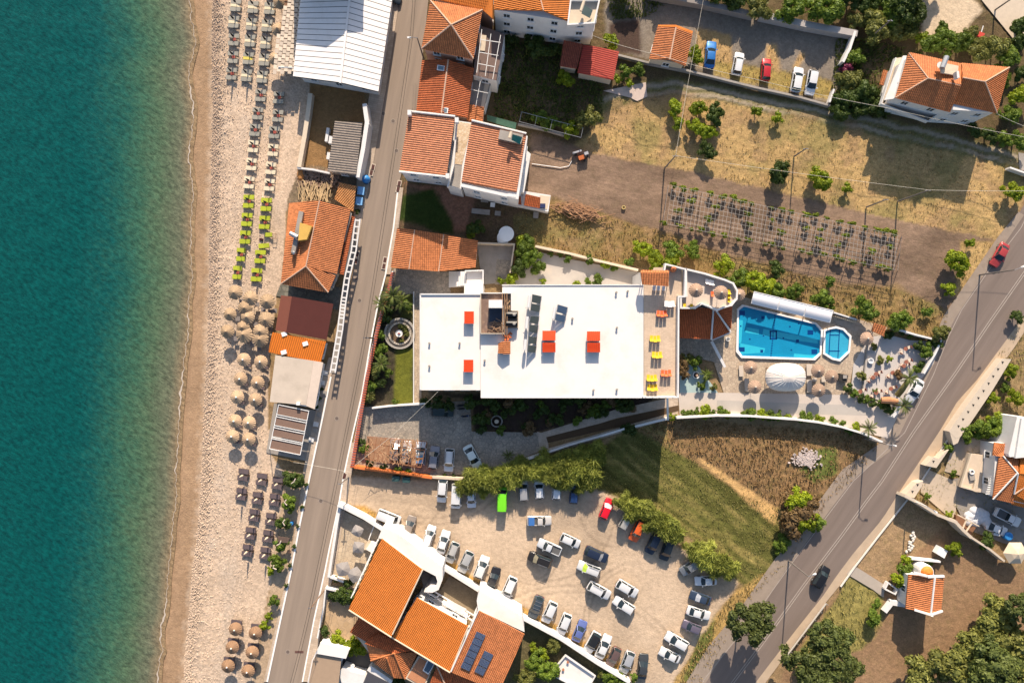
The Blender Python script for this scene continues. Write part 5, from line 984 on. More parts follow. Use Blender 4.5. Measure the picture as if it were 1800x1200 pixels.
t = bl('tiled terrace roof with a square skylight at the bottom edge below the solar panel wing', [(730,1160,0),(830,1200,0)], 'tiled_annex', 'outbuilding'); roof(t, [[(768,1170,4.4),(795,1180,4.4),(800,1230,3.6),(745,1225,3.6)], [(795,1180,4.4),(880,1212,4.4),(870,1240,3.6),(800,1230,3.6)]], [((768,1169,4.5),(795,1230,4.0))], TERRA3)
m = MB(); m.prism([tuple(W(x, y, 3.4)[:2]) for x, y in ((735,1153),(765,1165),(745,1210),(712,1192))], 0, 3.3); part(t, 'wall', m, WALLC); m = MB(); m.prism([tuple(W(x, y, 3.4)[:2]) for x, y in ((737,1156),(762,1167),(743,1206),(716,1190))], 3.3, 3.4); part(t, 'clay_deck', m, M('clay_deck', (.45, .20, .10), .8, .2)); m = MB(); m.prism([tuple(W(x, y, 3.9)[:2]) for x, y in ((752,1158),(764,1166),(753,1185),(743,1178))], 3.3, 3.9); part(t, 'skylight_frame', m, FRAMEW); m = MB(); m.prism([tuple(W(x, y, 3.9)[:2]) for x, y in ((753,1161),(762,1167),(753,1182),(745,1177))], 3.9, 3.95); part(t, 'skylight', m, glass_mat('sky_glass2', (.08, .12, .16)))
t = bl('brown flat roofed house with a white front parapet at the bottom beside the coast road', [(560,1130,0),(605,1150,0),(600,1200,0),(545,1200,0)]); WR = [(563,1130),(614,1141),(596,1168),(590,1230),(535,1225),(548,1160)]
m = MB(); m.prism([tuple(W(x, y, 3)[:2]) for x, y in WR], 0, 2.9); part(t, 'wall', m, WALLW); m = MB(); m.prism([tuple(W(x, y, 3)[:2]) for x, y in ((556,1149),(600,1157),(592,1230),(538,1225),(550,1160))], 2.9, 3.0); part(t, 'roof', m, M('tan_flat_roof', (.33, .235, .16), .85, .1)); m = MB(); m.prism([tuple(W(x, y, 3.4)[:2]) for x, y in ((563,1129),(614,1141),(608,1157),(556,1148))], 2.9, 3.4); part(t, 'front_roof', m, ROOFW)
t = bl('white rounded courtyard walls right of the brown flat roof at the bottom', [(600,1170,0),(660,1200,0)], 'courtyard', 'courtyard');
for q in ([(596,1180),(603,1172),(612,1175),(616,1180),(640,1186),(650,1200),(640,1204),(600,1200)], [(645,1178),(652,1170),(690,1196),(685,1205)]): m = MB(); m.prism([tuple(W(x, y, 2.4)[:2]) for x, y in q], 0, 2.3); part(t, 'wall', m, WALLW)
m = MB(); m.prism([tuple(W(x, y, 2.6)[:2]) for x, y in ((646,1181),(683,1200),(670,1220),(632,1215))], 2.0, 2.45); part(t, 'dark_roof', m, M('dark_grey_roof', (.06, .06, .07), .7, .1)); m = MB(); c = W(620,1170,1); m.lathe((c.x, c.y, 0), [(.32, .8), (.32, .9), (.16, .9), (.16, .8)], 14); part(t, 'white_ring', m, FRAMEW)
sheet('patio_paving', [(600,1140),(660,1150),(690,1196),(600,1200)], .03, M('dark_patio', (.09, .085, .08), .9, .15))
t = bl('white paved platform with potted plants right of the solar panel wing', [(995,1155,0),(1045,1190,0)], 'terrace', 'terrace'); m = MB(); m.prism([tuple(W(x, y, 1)[:2]) for x, y in ((996,1153),(1045,1187),(1030,1215),(968,1184))], 0, .95); part(t, 'deck', m, ROOFW); parapet(t, [W(x, y, 1.3) for x, y in ((994,1152),(1046,1188),(1030,1216),(967,1184))], .9, 1.3, .2, WALLW)
for x, y in ((998,1162),(990,1175),(982,1186)): m = MB(); c = W(x, y, 1); m.lathe((c.x, c.y, .95), [(.15, 0), (.22, .35)], 10); part(t, 'plant_pot', m, M('clay_pot', (.4, .16, .08), .8));
# ================================================================ HOTEL
ZR = 8.5
def wpoly(px,z): return [tuple(W(x,y,z)[:2]) for x,y in px]
t = thing('hotel', W(930, 600), 'big white flat roofed hotel block in the middle of the photo', 'hotel')
m = MB(); m.prism(wpoly([(740,518),(845,518),(845,685),(740,685)], ZR - .4), 0, ZR - .6); m.prism(wpoly([(846,516),(884,516),(884,502),(1191,502),(1191,696),(846,696)], ZR), 0, ZR - .17); part(t, 'wall', m, WALLW)
m = MB(); m.prism(wpoly([(738,516),(845,516),(845,685.5),(738,685.5)], ZR - .35), ZR - .6, ZR - .35); m.prism(wpoly([(845,585),(883,585),(883,500),(1131,500),(1131,699),(845,699)], ZR), ZR - .17, ZR); part(t, 'roof', m, ROOFW)
m = MB()
for a,b in (((738,517),(845,517)),((739,517),(739,685))): m.beam(W(*a,ZR - .25),W(*b,ZR - .25),.22,.22)
for a,b in (((883,501),(1131,501)),((846,698.5),(1131,698.5))): m.beam(W(*a,ZR + .06),W(*b,ZR + .06),.16,.14)
part(t, 'roof_edge', m, WALLW)
for s_ in range(3):
    for x in range(760,1190,28): window(t,Vector((W(x,0,ZR).x,W(0,697.5 if x > 845 else 686.5,ZR).y,1.3 + 2.6 * s_)),math.pi,1.4,1.5)
for k,(x,y) in enumerate(((1083,514),(1084,576),(1043,685),(1084,684),(755,603),(755,643),(808,603),(1103,512),(1006,560),(852,633))):
    m = MB(); zv = ZR - (.35 if x < 840 else 0); p = W(x, y, zv); m.lathe((p.x, p.y, zv), [(.16, 0), (.14, .35), (.2, .36), (.18, .45)], 8); part(t, 'vent_pipe', m, GREYC)
t = thing('equipment_court', W(862, 550, ZR), 'sunken brown floored plant room court with pipes on the hotel roof', 'roof court')
m = MB(); m.prism(wpoly([(846,516),(884,516),(884,585),(846,585)], ZR + .5), ZR - .1, ZR + .52); part(t, 'floor', m, M('rusty_floor', (.20, .13, .10), .9, .35, 1.2, .12, dirt=((.38, .26, .17), 1.2, .7)))
parapet(t,[W(x,y,ZR + .9) for x,y in ((845,515),(899,515),(899,545))],ZR - .1,ZR + .95,.15,WALLW,False); parapet(t,[W(x,y,ZR + .9) for x,y in ((845,516),(845,586),(887,586),(887,517))],ZR - .1,ZR + .92,.12,WALLC,False)
m = MB(); m.prism(wpoly([(859,527),(883,527),(883,541),(859,541)], ZR + 2.4), ZR + .52, ZR + 2.4); part(t, 'stair_head', m, ROOFW)
m = MB(); m.prism(wpoly([(860,541),(882,541),(882,566),(860,566)], ZR + .6), ZR + .5, ZR + .62); part(t, 'dark_pit', m, M('pit_dark', (.035, .045, .065), .6, .3, 1.5))
pm = M('copper_pipe', (.32, .19, .11), .5, .2)
for k in range(16):
    x, y = R.uniform(862,884), R.uniform(562,582); p = W(x, y, ZR + .7); a = R.uniform(0, 3); m = MB(); m.tube([p - Vector((math.cos(a), math.sin(a), 0)) * .9, p + Vector((0, 0, .3)), p + Vector((math.cos(a + .5), math.sin(a + .5), 0)) * .8], .05, 5); part(t, 'pipe', m, pm)
for x in (883,887,891): m = MB(); m.tube([W(x, 515, ZR + 1.1), W(x + .5, 545, ZR + 1.2), W(x, 590, ZR + 1.0)], .07, 6); part(t, 'pipe', m, pm)
m = MB()
for k in range(9): p = W(R.uniform(889,897),R.uniform(520,545),ZR + .4); m.box(p,(R.uniform(.3,.9),.12,.12),R.uniform(0,3))
part(t, 'timber_scraps', m, M('timber', (.45, .30, .18), .9, .2), kind='stuff')
m = MB(); m.prism(wpoly([(888,518),(899,518),(899,548),(888,548)], ZR + .2), ZR, ZR + .2); part(t, 'gravel_strip', m, M('gravel_strip', (.36, .26, .18), .9, .3))
for i,y in enumerate((553,569)):
    t = thing('water_tank', W(900, y, ZR), ['upper of the two black water tanks on the hotel roof', 'lower of the two black water tanks on the hotel roof'][i], 'water tank', 'black roof water tanks'); c = W(899.5, y, ZR + .7); m = MB(); m.tube([(c.x - .95, c.y, ZR + .65), (c.x - .85, c.y, ZR + .65), (c.x + .85, c.y, ZR + .65), (c.x + .95, c.y, ZR + .65)], [.5, .62, .62, .5], 14); part(t, 'tank_body', m, M('black_plastic', (.008, .008, .01), .3, .1), smooth=False)
    m = MB(); m.lathe((c.x + .4, c.y, ZR + 1.2), [(.25, 0), (.25, .12), (.15, .16)], 12); part(t, 'tank_lid', m, M('lid_grey', (.3, .28, .25), .7)); m = MB(); m.box((c.x, c.y, ZR + .08), (2.1, 1.35, .16)); part(t, 'cradle', m, M('cradle', (.35, .28, .2), .8))
t = thing('roof_chimney_cap', W(888, 610, ZR), 'orange tiled little gable cap standing on the hotel roof beside the plant room shadow', 'roof cap'); m = MB(); m.prism(wpoly([(877,603),(896,600),(896,622),(877,620)], ZR + .3), ZR, ZR + .75); part(t, 'base', m, CAPM); roof(t, [[(876,603,ZR + .8),(884.5,600,ZR + 1.2),(884.5,622,ZR + 1.2),(876,621,ZR + .8)], [(884.5,600,ZR + 1.2),(897,600,ZR + .8),(897,622,ZR + .8),(884.5,622,ZR + 1.2)]], [], TERRA, pitch=.33)
t = thing('tile_pile', W(890, 592, ZR), 'small heap of red tiles and grey flue north of the orange roof cap', 'tile heap')
for k in range(12): p = W(R.uniform(886,898), R.uniform(583,597), ZR + .3); m = MB(); m.box(p, (.5, .28, .1), R.uniform(0, 3), 0, .3); part(t, 'tile', m, TERRA3)
RED = M('orange_red_sheet', (.68, .06, .012), .55, .08, 2, .04)
for i, (x0, y0, x1, y1, lb, hor) in enumerate([(816,547,833,569,'small orange red roof light on the west part of the hotel roof, upper one',1),(815,632,832,654,'small orange red roof light on the west part of the hotel roof, lower one',1),(953.5,581,977,598,'orange red roof canopy beside the row of solar panels, upper half',0),(953.5,602,977,619,'orange red roof canopy beside the row of solar panels, lower half',0),(1032,582,1055.5,599,'orange red roof canopy alone in the east half of the hotel roof, upper half',0),(1032,602,1055.5,619,'orange red roof canopy alone in the east half of the hotel roof, lower half',0)]):
    zb = ZR - (.35 if i < 2 else 0); hi = 1.05; t = thing('roof_light', W((x0 + x1) / 2, (y0 + y1) / 2, zb), lb, 'roof light', 'orange red roof lights'); m = MB(); m.prism(wpoly([(x0 + 1, y0 + 1),(x1 - 1, y0 + 1),(x1 - 1, y1 - 1),(x0 + 1, y1 - 1)], zb + .8), zb, zb + hi - .25); part(t, 'base', m, GREYC)
    n_ = 7
    for k in range(n_):
        f0,f1 = k / n_,(k + .86) / n_; m = MB()
        if hor: q = [(x0,y0 + (y1 - y0) * f0),(x1,y0 + (y1 - y0) * f0),(x1,y0 + (y1 - y0) * f1),(x0,y0 + (y1 - y0) * f1)]
        else: q = [(x0 + (x1 - x0) * f0,y0),(x0 + (x1 - x0) * f1,y0),(x0 + (x1 - x0) * f1,y1),(x0 + (x1 - x0) * f0,y1)]
        dz = (.12 if y0 in (581,582) else -.12) if not hor else 0
        slab(m, [W(q[0][0], q[0][1], zb + hi - dz), W(q[1][0], q[1][1], zb + hi - dz), W(q[2][0], q[2][1], zb + hi + dz), W(q[3][0], q[3][1], zb + hi + dz)], .1); part(t, 'sheet', m, RED)
    m = MB(); m.prism(wpoly([(x0 + .6, y0 + .6),(x1 - .6, y0 + .6),(x1 - .6, y1 - .6),(x0 + .6, y1 - .6)], zb + hi - .15), zb + hi - .25, zb + hi - .16 if False else zb + hi - .13); part(t, 'under_sheet', m, TERRA3)
SP = M('solar_glass', (.05, .06, .055), .25, .15, .8, .05, spec=.5); SPB = M('solar_glass_blue', (.05, .08, .13), .25, .15, .8, spec=.5)
def collector(pts,label,mat,i,grp,tank=None):
    z = ZR + .35; t = thing('solar_collector', W(*pts[0], ZR), label, 'solar panel', grp); m = MB(); v = [W(*pts[0], z + .9), W(*pts[1], z), W(*pts[2], z), W(*pts[3], z + .9)]
    m2 = MB(); c = sum(v, Vector()) / 4; slab(m2, v, .09); part(t, 'frame', m2, RIM); slab(m, [c + (p - c) * .93 + Vector((0, 0, .02)) for p in v], .03); part(t, 'collector_glass', m, mat)
    m = MB(); [m.tube([(p.x, p.y, ZR), tuple(p)], .04, 4) for p in v]; part(t, 'stand', m, RIM)
row = [((936,517),(952,520.5),(950,534.5),(934,531)),((934,533),(950,536),(948,549),(932,546)),((932.5,554.5),(948,556),(946,570),(930.5,567)),((931,570),(946.5,572),(944.5,586),(929.5,583)),((929,590.5),(944,592),(943,605),(928.5,603)),((928,606),(943,607.5),(941.5,620),(927,619))]
for i, p in enumerate(row): collector([p[0], p[1], p[2], p[3]], f'{ORD[i]} dark solar panel from the top of the slanting row on the hotel roof', SP, i, 'row of solar panels on the hotel roof')
for i, p in enumerate([((981,535),(998,540),(995,553),(978,548)),((977.5,551),(995,555),(992,567),(975,562))]): collector(p, ['upper', 'lower'][i] + ' panel of the separate blue grey solar pair on the hotel roof', SPB, i, 'separate pair of solar panels')
for i,((x0,y0),(x1,y1)) in enumerate((((931,520),(928.5,541)),((927,556),(925,577)),((924,596),(922,615)),((976,540),(972,560)))):
    m = MB(); m.tube([W(x0, y0, ZR + 1.3), W(x1, y1, ZR + 1.3)], .27, 12); [m.tube([W(x, y, ZR), W(x, y, ZR + 1.2)], .04, 4) for x, y in ((x0, y0 + 3), (x1, y1 - 3))]; single('boiler_tank', m, M('white_tank', (.62, .61, .60), .4, .06), ['top', 'middle', 'bottom'][i] + ' white boiler cylinder beside the slanting row of solar panels' if i < 3 else 'white boiler cylinder beside the separate blue grey solar pair', 'boiler tank', 'white boiler cylinders')
m = MB(); m.tube([W(926.5,543,ZR), W(926.5,543,ZR + 2)], .04, 5); m.beam(W(923,541,ZR + 2), W(930,540,ZR + 2), .05); single('roof_antenna', m, RIM, 'thin television antenna beside the slanting row of solar panels', 'antenna')
t = thing('roof_terrace', W(1162, 600, ZR), 'beige tiled roof terrace with white parapets at the east end of the hotel', 'terrace')
TP = paving_mat('terrace_tiles', (.50, .38, .28), (.58, .45, .33), (.4, .3, .22), 1.6, .02, 'grid', 0, .1); m = MB(); m.prism(wpoly([(1132,500),(1150,470),(1198,470),(1198,520),(1191,522),(1190,696),(1132,696)], ZR), ZR - .17, ZR + .02); part(t, 'deck', m, TP)
m = MB(); m.prism(wpoly([(1127,478),(1198,474),(1198,520),(1127,502)], ZR - .3), 0, ZR - .3); part(t, 'wall', m, WALLW)
parapet(t,[W(x,y,ZR + 1) for x,y in ((1132,698),(1192,698),(1193,521),(1204,521),(1205,473),(1170,464),(1168,475))],ZR - .1,ZR + 1.0,.25,WALLW,False)
m = MB()
for k in range(5): m.box(W(1135 + k * 12,697.5,ZR + 1.1),(.1,.1,.3))
part(t, 'rail_posts', m, WALLW, kind='stuff')
t = thing('tiled_canopy', W(1152, 489, ZR), 'orange ribbed canopy roof at the north end of the hotel roof terrace', 'canopy'); roof(t, [[(1126,480,ZR + 2.4),(1176,480,ZR + 2.4),(1175,503,ZR + 2.1),(1129,500,ZR + 2.1)], [(1127,475,ZR + 2.1),(1176,476,ZR + 2.1),(1176,480,ZR + 2.4),(1126,480,ZR + 2.4)]], [], TERRA, pitch=.42, amp=.1)
for x, y in ((1130,498),(1173,500),(1129,480),(1173,480)): m = MB(); m.tube([W(x, y, ZR), W(x, y, ZR + 2.1)], .07); part(t, 'post', m, WALLW)
def chair_mesh(c,w=.5,l=1.1):
    m = MB(); m.box((0,0,.38),(w,l * .5,.06)); m.box((0,l * .38,.55),(w,.06,.45),0,0,0); m.box((0,-l * .25,.2),(w * .9,.05,.36)); return m
def lounge_chair(px,py,z,rz,col,label,group,sc=1):
    key = 'chair' + str(col); c = W(px, py, z + .5); t = thing('lounge_chair', (c.x, c.y, z), label, 'lounge chair', group, rz); mt = M('chair_fabric_' + str(round(col[0] + 2 * col[1], 2)), col, .7, .08, 3)
    if key not in MM:
        a = MB(); a.box((0,-.1,.32),(.5,.62,.06)); b = MB(); b.add([(-.25,.2,.34),(.25,.2,.34),(.25,.52,.85),(-.25,.52,.85),(-.25,.24,.30),(.25,.24,.30),(.25,.56,.82),(-.25,.56,.82)],[(0,1,2,3),(7,6,5,4),(0,4,5,1),(2,6,7,3),(0,3,7,4),(1,5,6,2)])
        f = MB(); [f.tube([(sx, -.38, 0), (sx, -.38, .32), (sx, .2, .32), (sx, .5, 0)], .02, 4) for sx in (-.25, .25)]; MM[key] = (a.mesh('seat', mt), b.mesh('backrest', mt), f.mesh('frame', FRAMEW))
    for nm, me in zip(('seat', 'backrest', 'frame'), MM[key]): part(t, nm, me, None)
    t.scale = (sc,sc,sc); return t
MM = {}
YEL,ORG,WHT = (.70,.46,.02),(.72,.13,.04),(.72,.70,.68)
for (px, py, cc, nm, pl) in ((1163.5,550,ORG,'orange','north'),(1151.5,594,YEL,'yellow','upper middle'),(1155,622.5,YEL,'yellow','lower middle'),(1171,654.5,ORG,'orange','south-east'),(1146,663,YEL,'yellow','south-west'),(1147,680,YEL,'yellow','southernmost'),(1177,533,WHT,'white','wall side')):
    for k in range(3): lounge_chair(px + (k - 1) * 6.2, py + (k % 2) * .8, ZR, math.pi + (k - 1) * .06, cc, f"{['left','middle','right'][k]} chair of the {pl} {nm} trio on the hotel roof terrace", f'{nm} roof terrace chairs', 1.05)
for k, x in enumerate((1150.5,1158,1167)): lounge_chair(x, 506, ZR, 0, WHT, f"{['left','middle','right'][k]} white chair in the shade below the orange ribbed canopy", 'white chairs under the canopy', 1.0)
m = MB(); c = W(1182, 474, ZR); m.lathe((c.x, c.y, ZR), [(.45, 0), (.5, .8), (.3, 1.5), (.15, 2.0)], 12); single('pizza_oven', m, M('brick_oven', (.42, .14, .06), .8, .2), 'small red brick chimney in the corner of the hotel roof terrace', 'oven')
t = thing('round_terrace', W(1245, 500, 4), 'rounded white walled terrace with two straw umbrellas between the hotel and the pool', 'terrace'); zt = 5.2
RT_ = [(1206,473),(1240,481),(1275,492),(1289,498),(1296,511),(1295,525),(1286,536),(1272,540),(1261,545),(1247,538),(1234,533),(1222,541),(1197,541),(1197,522),(1207,520)]
m = MB(); m.prism(wpoly(RT_, zt), 0, zt); part(t, 'deck', m, M('terrace_plaster', (.56, .46, .38), .8, .08)); parapet(t, [W(x, y, zt + .9) for x, y in RT_], zt - .1, zt + .9, .3, WALLW)
for px, py, cc, lb in ((1204,537,YEL,'left yellow chair at the south edge of the round terrace'),(1216,538,YEL,'right yellow chair at the south edge of the round terrace'),(1252.5,516,ORG,'orange chair between the two umbrellas of the round terrace'),(1282,512,YEL,'upper yellow chair at the east curve of the round terrace'),(1282,519,YEL,'middle yellow chair at the east curve of the round terrace'),(1281.5,526,YEL,'lower yellow chair at the east curve of the round terrace'),(1243,494,WHT,'white chair left of three by the north wall of the round terrace'),(1248,495.5,WHT,'white chair in the middle of three by the north wall of the round terrace'),(1253,496.5,WHT,'white chair right of three by the north wall of the round terrace')): lounge_chair(px, py, zt, math.pi, cc, lb, 'round terrace chairs', .95)
t = thing('pool_house', W(1240, 570, 3), 'low pool house with three orange tiled roof facets against the hotel terrace', 'pool house')
roof(t,[[(1195,538,3.9),(1252,542,3.9),(1249,596,3.3),(1194,594,3.3)],[(1255,543,4.0),(1283,583,3.3),(1253,596,3.3)],[(1258,543,4.0),(1287,536,3.4),(1285,578,3.3)]],[((1254,542,4.0),(1250,597,3.4)),((1256,542,4.1),(1284,583,3.4))],TERRA3,cap=.16,capmat=WALLW)
m = MB(); m.prism(wpoly([(1196,536),(1255,540),(1285,536),(1283,582),(1251,594),(1196,592)], 3.2), 0, 3.15); part(t, 'wall', m, WALLW); m = MB(); m.beam(W(1251,600,1.6), W(1274,645,1.2), .45, .3); m.beam(W(1251,597,3.0), W(1283,584,3.0), .35, .3); part(t, 'stair_wall', m, WALLW)
m = MB(); m.prism(wpoly([(1191,590),(1283,582),(1278,600),(1256,605),(1270,640),(1191,620)], .0), .01, .05); part(t, 'shaded_floor', m, SLATE)
m = MB(); c = W(1278,596); m.lathe((c.x, c.y, .05), [(.34, 0), (.36, .6), (.3, .6), (.28, .1)], 12); single('tub', m, FRAMEW, 'small white tub at the foot of the pool house corner', 'tub')
t = thing('stair_block', W(820, 495), 'white stepped entrance stairs between the long orange roof and the hotel roof', 'stairs')
for k in range(9): m = MB(); x0 = 789 + k * 3.4; m.prism(wpoly([(x0, 477),(x0 + 3.3, 477),(x0 + 3.3, 505 - k * .5),(x0, 505 - k * .5)], .4 + k * .45), 0, .4 + k * .45); part(t, 'step', m, WALLW)
m = MB(); m.prism(wpoly([(820,477),(848,475),(848,500),(820,500)], 4.5), 0, 4.3); part(t, 'landing', m, ROOFW); m = MB(); m.prism(wpoly([(816,498),(849,498),(849,516),(816,516)], 6.5), 0, 6.5); part(t, 'landing_roof', m, ROOFW); parapet(t, [W(x, y, 5) for x, y in ((818,476),(849,475),(849,498))], 4.2, 5.0, .2, WALLW, False)
sheet('front_paving', [(692,472),(790,478),(792,515),(738,516),(738,560),(727,560),(727,516),(680,520)], .02, SLATE); sheet('front_path', [(727,540),(741,540),(741,714),(727,714)], .024, BEIGEP)
sheet('slate_car_court', [(640,715),(748,708),(826,704),(829,758),(950,760),(955,790),(850,832),(755,836),(622,818)], .02, SLATE)
sheet('slate_path', [(946,762),(1080,720),(1172,700),(1192,700),(1192,712),(1082,735),(955,776)], .028, PAVE); sheet('slate_path', [(956,790),(1085,752),(1120,742),(1192,722),(1192,732),(1085,762),(958,800)], .028, PAVE); sheet('planting_strip', [(960,768),(1085,736),(1192,712),(1193,722),(1085,750),(963,778)], .034, M('strip_soil', (.09, .055, .03), .95, .2))
sheet('slate_path', [(944,758),(962,764),(966,802),(950,800)], .032, PAVE)
sheet('yard_concrete', [(838,428),(905,428),(898,496),(848,500)], .02, GREYC); sheet('yard_concrete', [(873,455),(897,458),(893,500),(870,500)], .03, SLATE); free_wall('yard_wall', [(841,427),(904,429),(897,478)], .25, 0, 1.6, WALLC, 'low pale wall round the grey yard below the satellite dishes', 'wall')
sheet('north_terrace_paving', [(935,440),(1000,455),(1130,480),(1130,502),(880,502),(905,470)], .02, M('terrace_grey', (.40, .36, .32), .85, .12, .5, .06, dirt=((.52, .42, .32), .25, .5)))
free_wall('retaining_wall', [(943,433),(1000,445),(1060,460),(1120,474)], .4, 0, 1.2, WALLC, 'long pale retaining wall along the north terrace of the hotel', 'wall')
for i,(x,y,r,z) in enumerate(((890,411,1.3,2.6),(884,417,1.0,1.5),(884,421,1.0,1.0))):
    c = W(x, y, z); t = thing('satellite_dish', (c.x, c.y, 0), ['large white dish on top of the stack beside the grey yard', 'middle white dish partly under the large one', 'lowest white dish at the bottom of the stack'][i], 'satellite dish', 'stack of white dishes'); m = MB(); m.lathe((c.x, c.y, z - .25), [(.05, 0), (r * .5, .06), (r, .24), (r * 1.02, .28)], 22); part(t, 'reflector', m, FRAMEW); m = MB(); m.tube([(c.x, c.y, 0), (c.x, c.y, z - .2)], .08 if i else .5, 10); part(t, 'mast', m, FRAMEW)
t = free_wall('front_wall', [(690,478),(681,515),(667,560),(655,610),(643,665),(632,730),(622,790),(618,820)], .35, 0, 1.5, WALLW, 'long white hotel front wall with a red tile coping beside the coast road', 'wall')
P_ = [W(x + 3,y,1.6) for x,y in ((687,478),(676,520),(663,565),(653,610),(641,665),(630,730),(620,790),(615,822))]
for a,b in zip(P_[:-1],P_[1:]):
    n_ = int((b - a).length / .42)
    for k in range(n_): p = a + (b - a) * ((k + .5) / n_); m = MB(); m.beam(p + Vector((-.25, -.03, -.02)), p + Vector((.42, .03, .06)), .24, .07); part(t, 'coping_tile', m, M('coping_clay', (.46, .11, .05), .75, .2, 5))
t = free_wall('orange_wall', [(618,820),(660,826),(700,831),(757,839)], .45, 0, 1.5, M('orange_cap', (.62, .17, .045), .7, .1), 'bright orange topped wall between the hotel car court and the dirt car park', 'wall')
free_wall('low_wall', [(757,838),(785,840),(816,842)], .45, 0, 1.1, WALLC, 'low white planter wall continuing the orange topped wall to the tamarisks', 'wall')
free_wall('garden_fence', [(655,717),(690,713),(738,710),(746,709)], .25, 0, 1.5, WALLW, 'white rail wall between the front lawn and the slate car court', 'wall'); free_wall('lawn_edge_wall', [(727,513),(727,600),(727,710)], .16, 0, .5, WALLW, 'thin white edging wall between the front lawn and the beige path', 'wall')
free_wall('path_wall', [(921,809),(1000,782),(1060,765),(1096,754)], .35, 0, 1.4, WALLW, 'white boundary wall behind the tamarisk row, west stretch', 'wall'); free_wall('path_wall', [(1118,749),(1150,741),(1173,736)], .35, 0, 1.4, WALLW, 'white boundary wall south of the hotel corner, short middle stretch', 'wall')
free_wall('pool_wall', [(1191,734),(1260,730),(1320,731),(1400,737),(1440,742),(1480,750),(1520,762),(1550,776)], .35, 0, 1.8, WALLW, 'curving white wall with a hedge along the pool garden and the scrub field', 'wall')
m = MB(); m.beam(W(1173,690,ZR - .6), W(1174,738,.8), .35, .1); m.tube([W(1173,735,0), W(1173,735,1.2)], .2, 4); single('gate_post', m, WALLW, 'white gate pillar where the hotel path meets the boundary wall', 'pillar')  # sloping beam and short post, both in plain white render
t = thing('fountain', W(703, 586), 'round stone fountain bed with a white bowl in the hotel front garden', 'fountain'); c = W(703, 586)
STN = M('fountain_stone', (.34, .31, .27), .85, .2, 2)
m = MB(); m.lathe((c.x, c.y, 0), [(2.75, 0), (2.75, .35), (2.4, .35), (2.4, .03)], 36); part(t, 'outer_ring', m, STN); m = MB(); m.lathe((c.x, c.y, .02), [(2.4, 0), (2.38, .02)], 36); part(t, 'ring_path', m, SLATE)
n_ = 30
for k in range(n_): a = 2 * math.pi * k / n_; m = MB(); m.box((c.x + 1.85 * math.cos(a), c.y + 1.85 * math.sin(a), .2), (.3, .34, .35), a); part(t, 'stone', m, M('pale_stone', (.48, .42, .34), .85, .25, 4))
m = MB(); m.lathe((c.x, c.y, 0), [(1.7, .0), (1.7, .16)], 28); part(t, 'planting_bed', m, M('bed_soil', (.14, .09, .055), .95, .2)); m = MB(); m.lathe((c.x, c.y, .1), [(.3, 0), (.25, .5), (.6, .7), (.62, .85), (.4, .78), (.2, .9)], 18); part(t, 'bowl', m, WALLW); m = MB(); m.lathe((c.x, c.y, .9), [(.22, 0), (.1, .3)], 10); part(t, 'finial', m, M('clay_red', (.35, .07, .05), .7))
for k in range(10): a = R.uniform(-1.4, 1.6); plant(703 + 12 * math.cos(a), 586 - 12 * math.sin(a), 4.5, 'olive', f'low green shrub in the fountain bed, {ORD[k]} counted clockwise from the bottom', 'shrubs in the fountain bed', h=.7)
t = thing('car_pergola', W(690, 795), 'weathered brown timber pergola over the parked cars in the slate court', 'pergola'); PW = M('pergola_timber', (.27, .12, .06), .8, .25, 3, .1, 14)
for k in range(14): f = k / 13; x0, y0 = 646 + 104 * f, 767 + 9 * f; x1, y1 = 641 + 99 * f, 806 + 15 * f; m = MB(); m.beam(W(x0, y0, 2.6), W(x1, y1, 2.6), .09, .12); part(t, 'rafter', m, PW)
for f in (0, .33, .66, 1): m = MB(); m.beam(W(646 - 5 * f, 767 + 39 * f, 2.48), W(750 - 10 * f, 776 + 45 * f, 2.48), .12, .1); part(t, 'beam', m, PW)
for x, y in ((648,770),(700,774),(746,778),(643,804),(690,811),(738,818)): m = MB(); m.tube([W(x, y, 0), W(x, y, 2.45)], .08, 5); part(t, 'post', m, PW)
m = MB()
sheet('clay_paving', [(647,768),(752,778),(741,824),(641,808)], .04, M('clay_ground', (.30, .17, .10), .9, .25, 1))
for k in range(110): x,y = R.uniform(645,738),R.uniform(772,816); p = W(x,y,2.66); m.box(p,(R.uniform(.4,1.1),R.uniform(.05,.2),.02),R.uniform(-1,1) + 1.5)
part(t, 'reed_cover', m, M('reed_cover', (.42, .24, .13), .9, .3), kind='stuff')
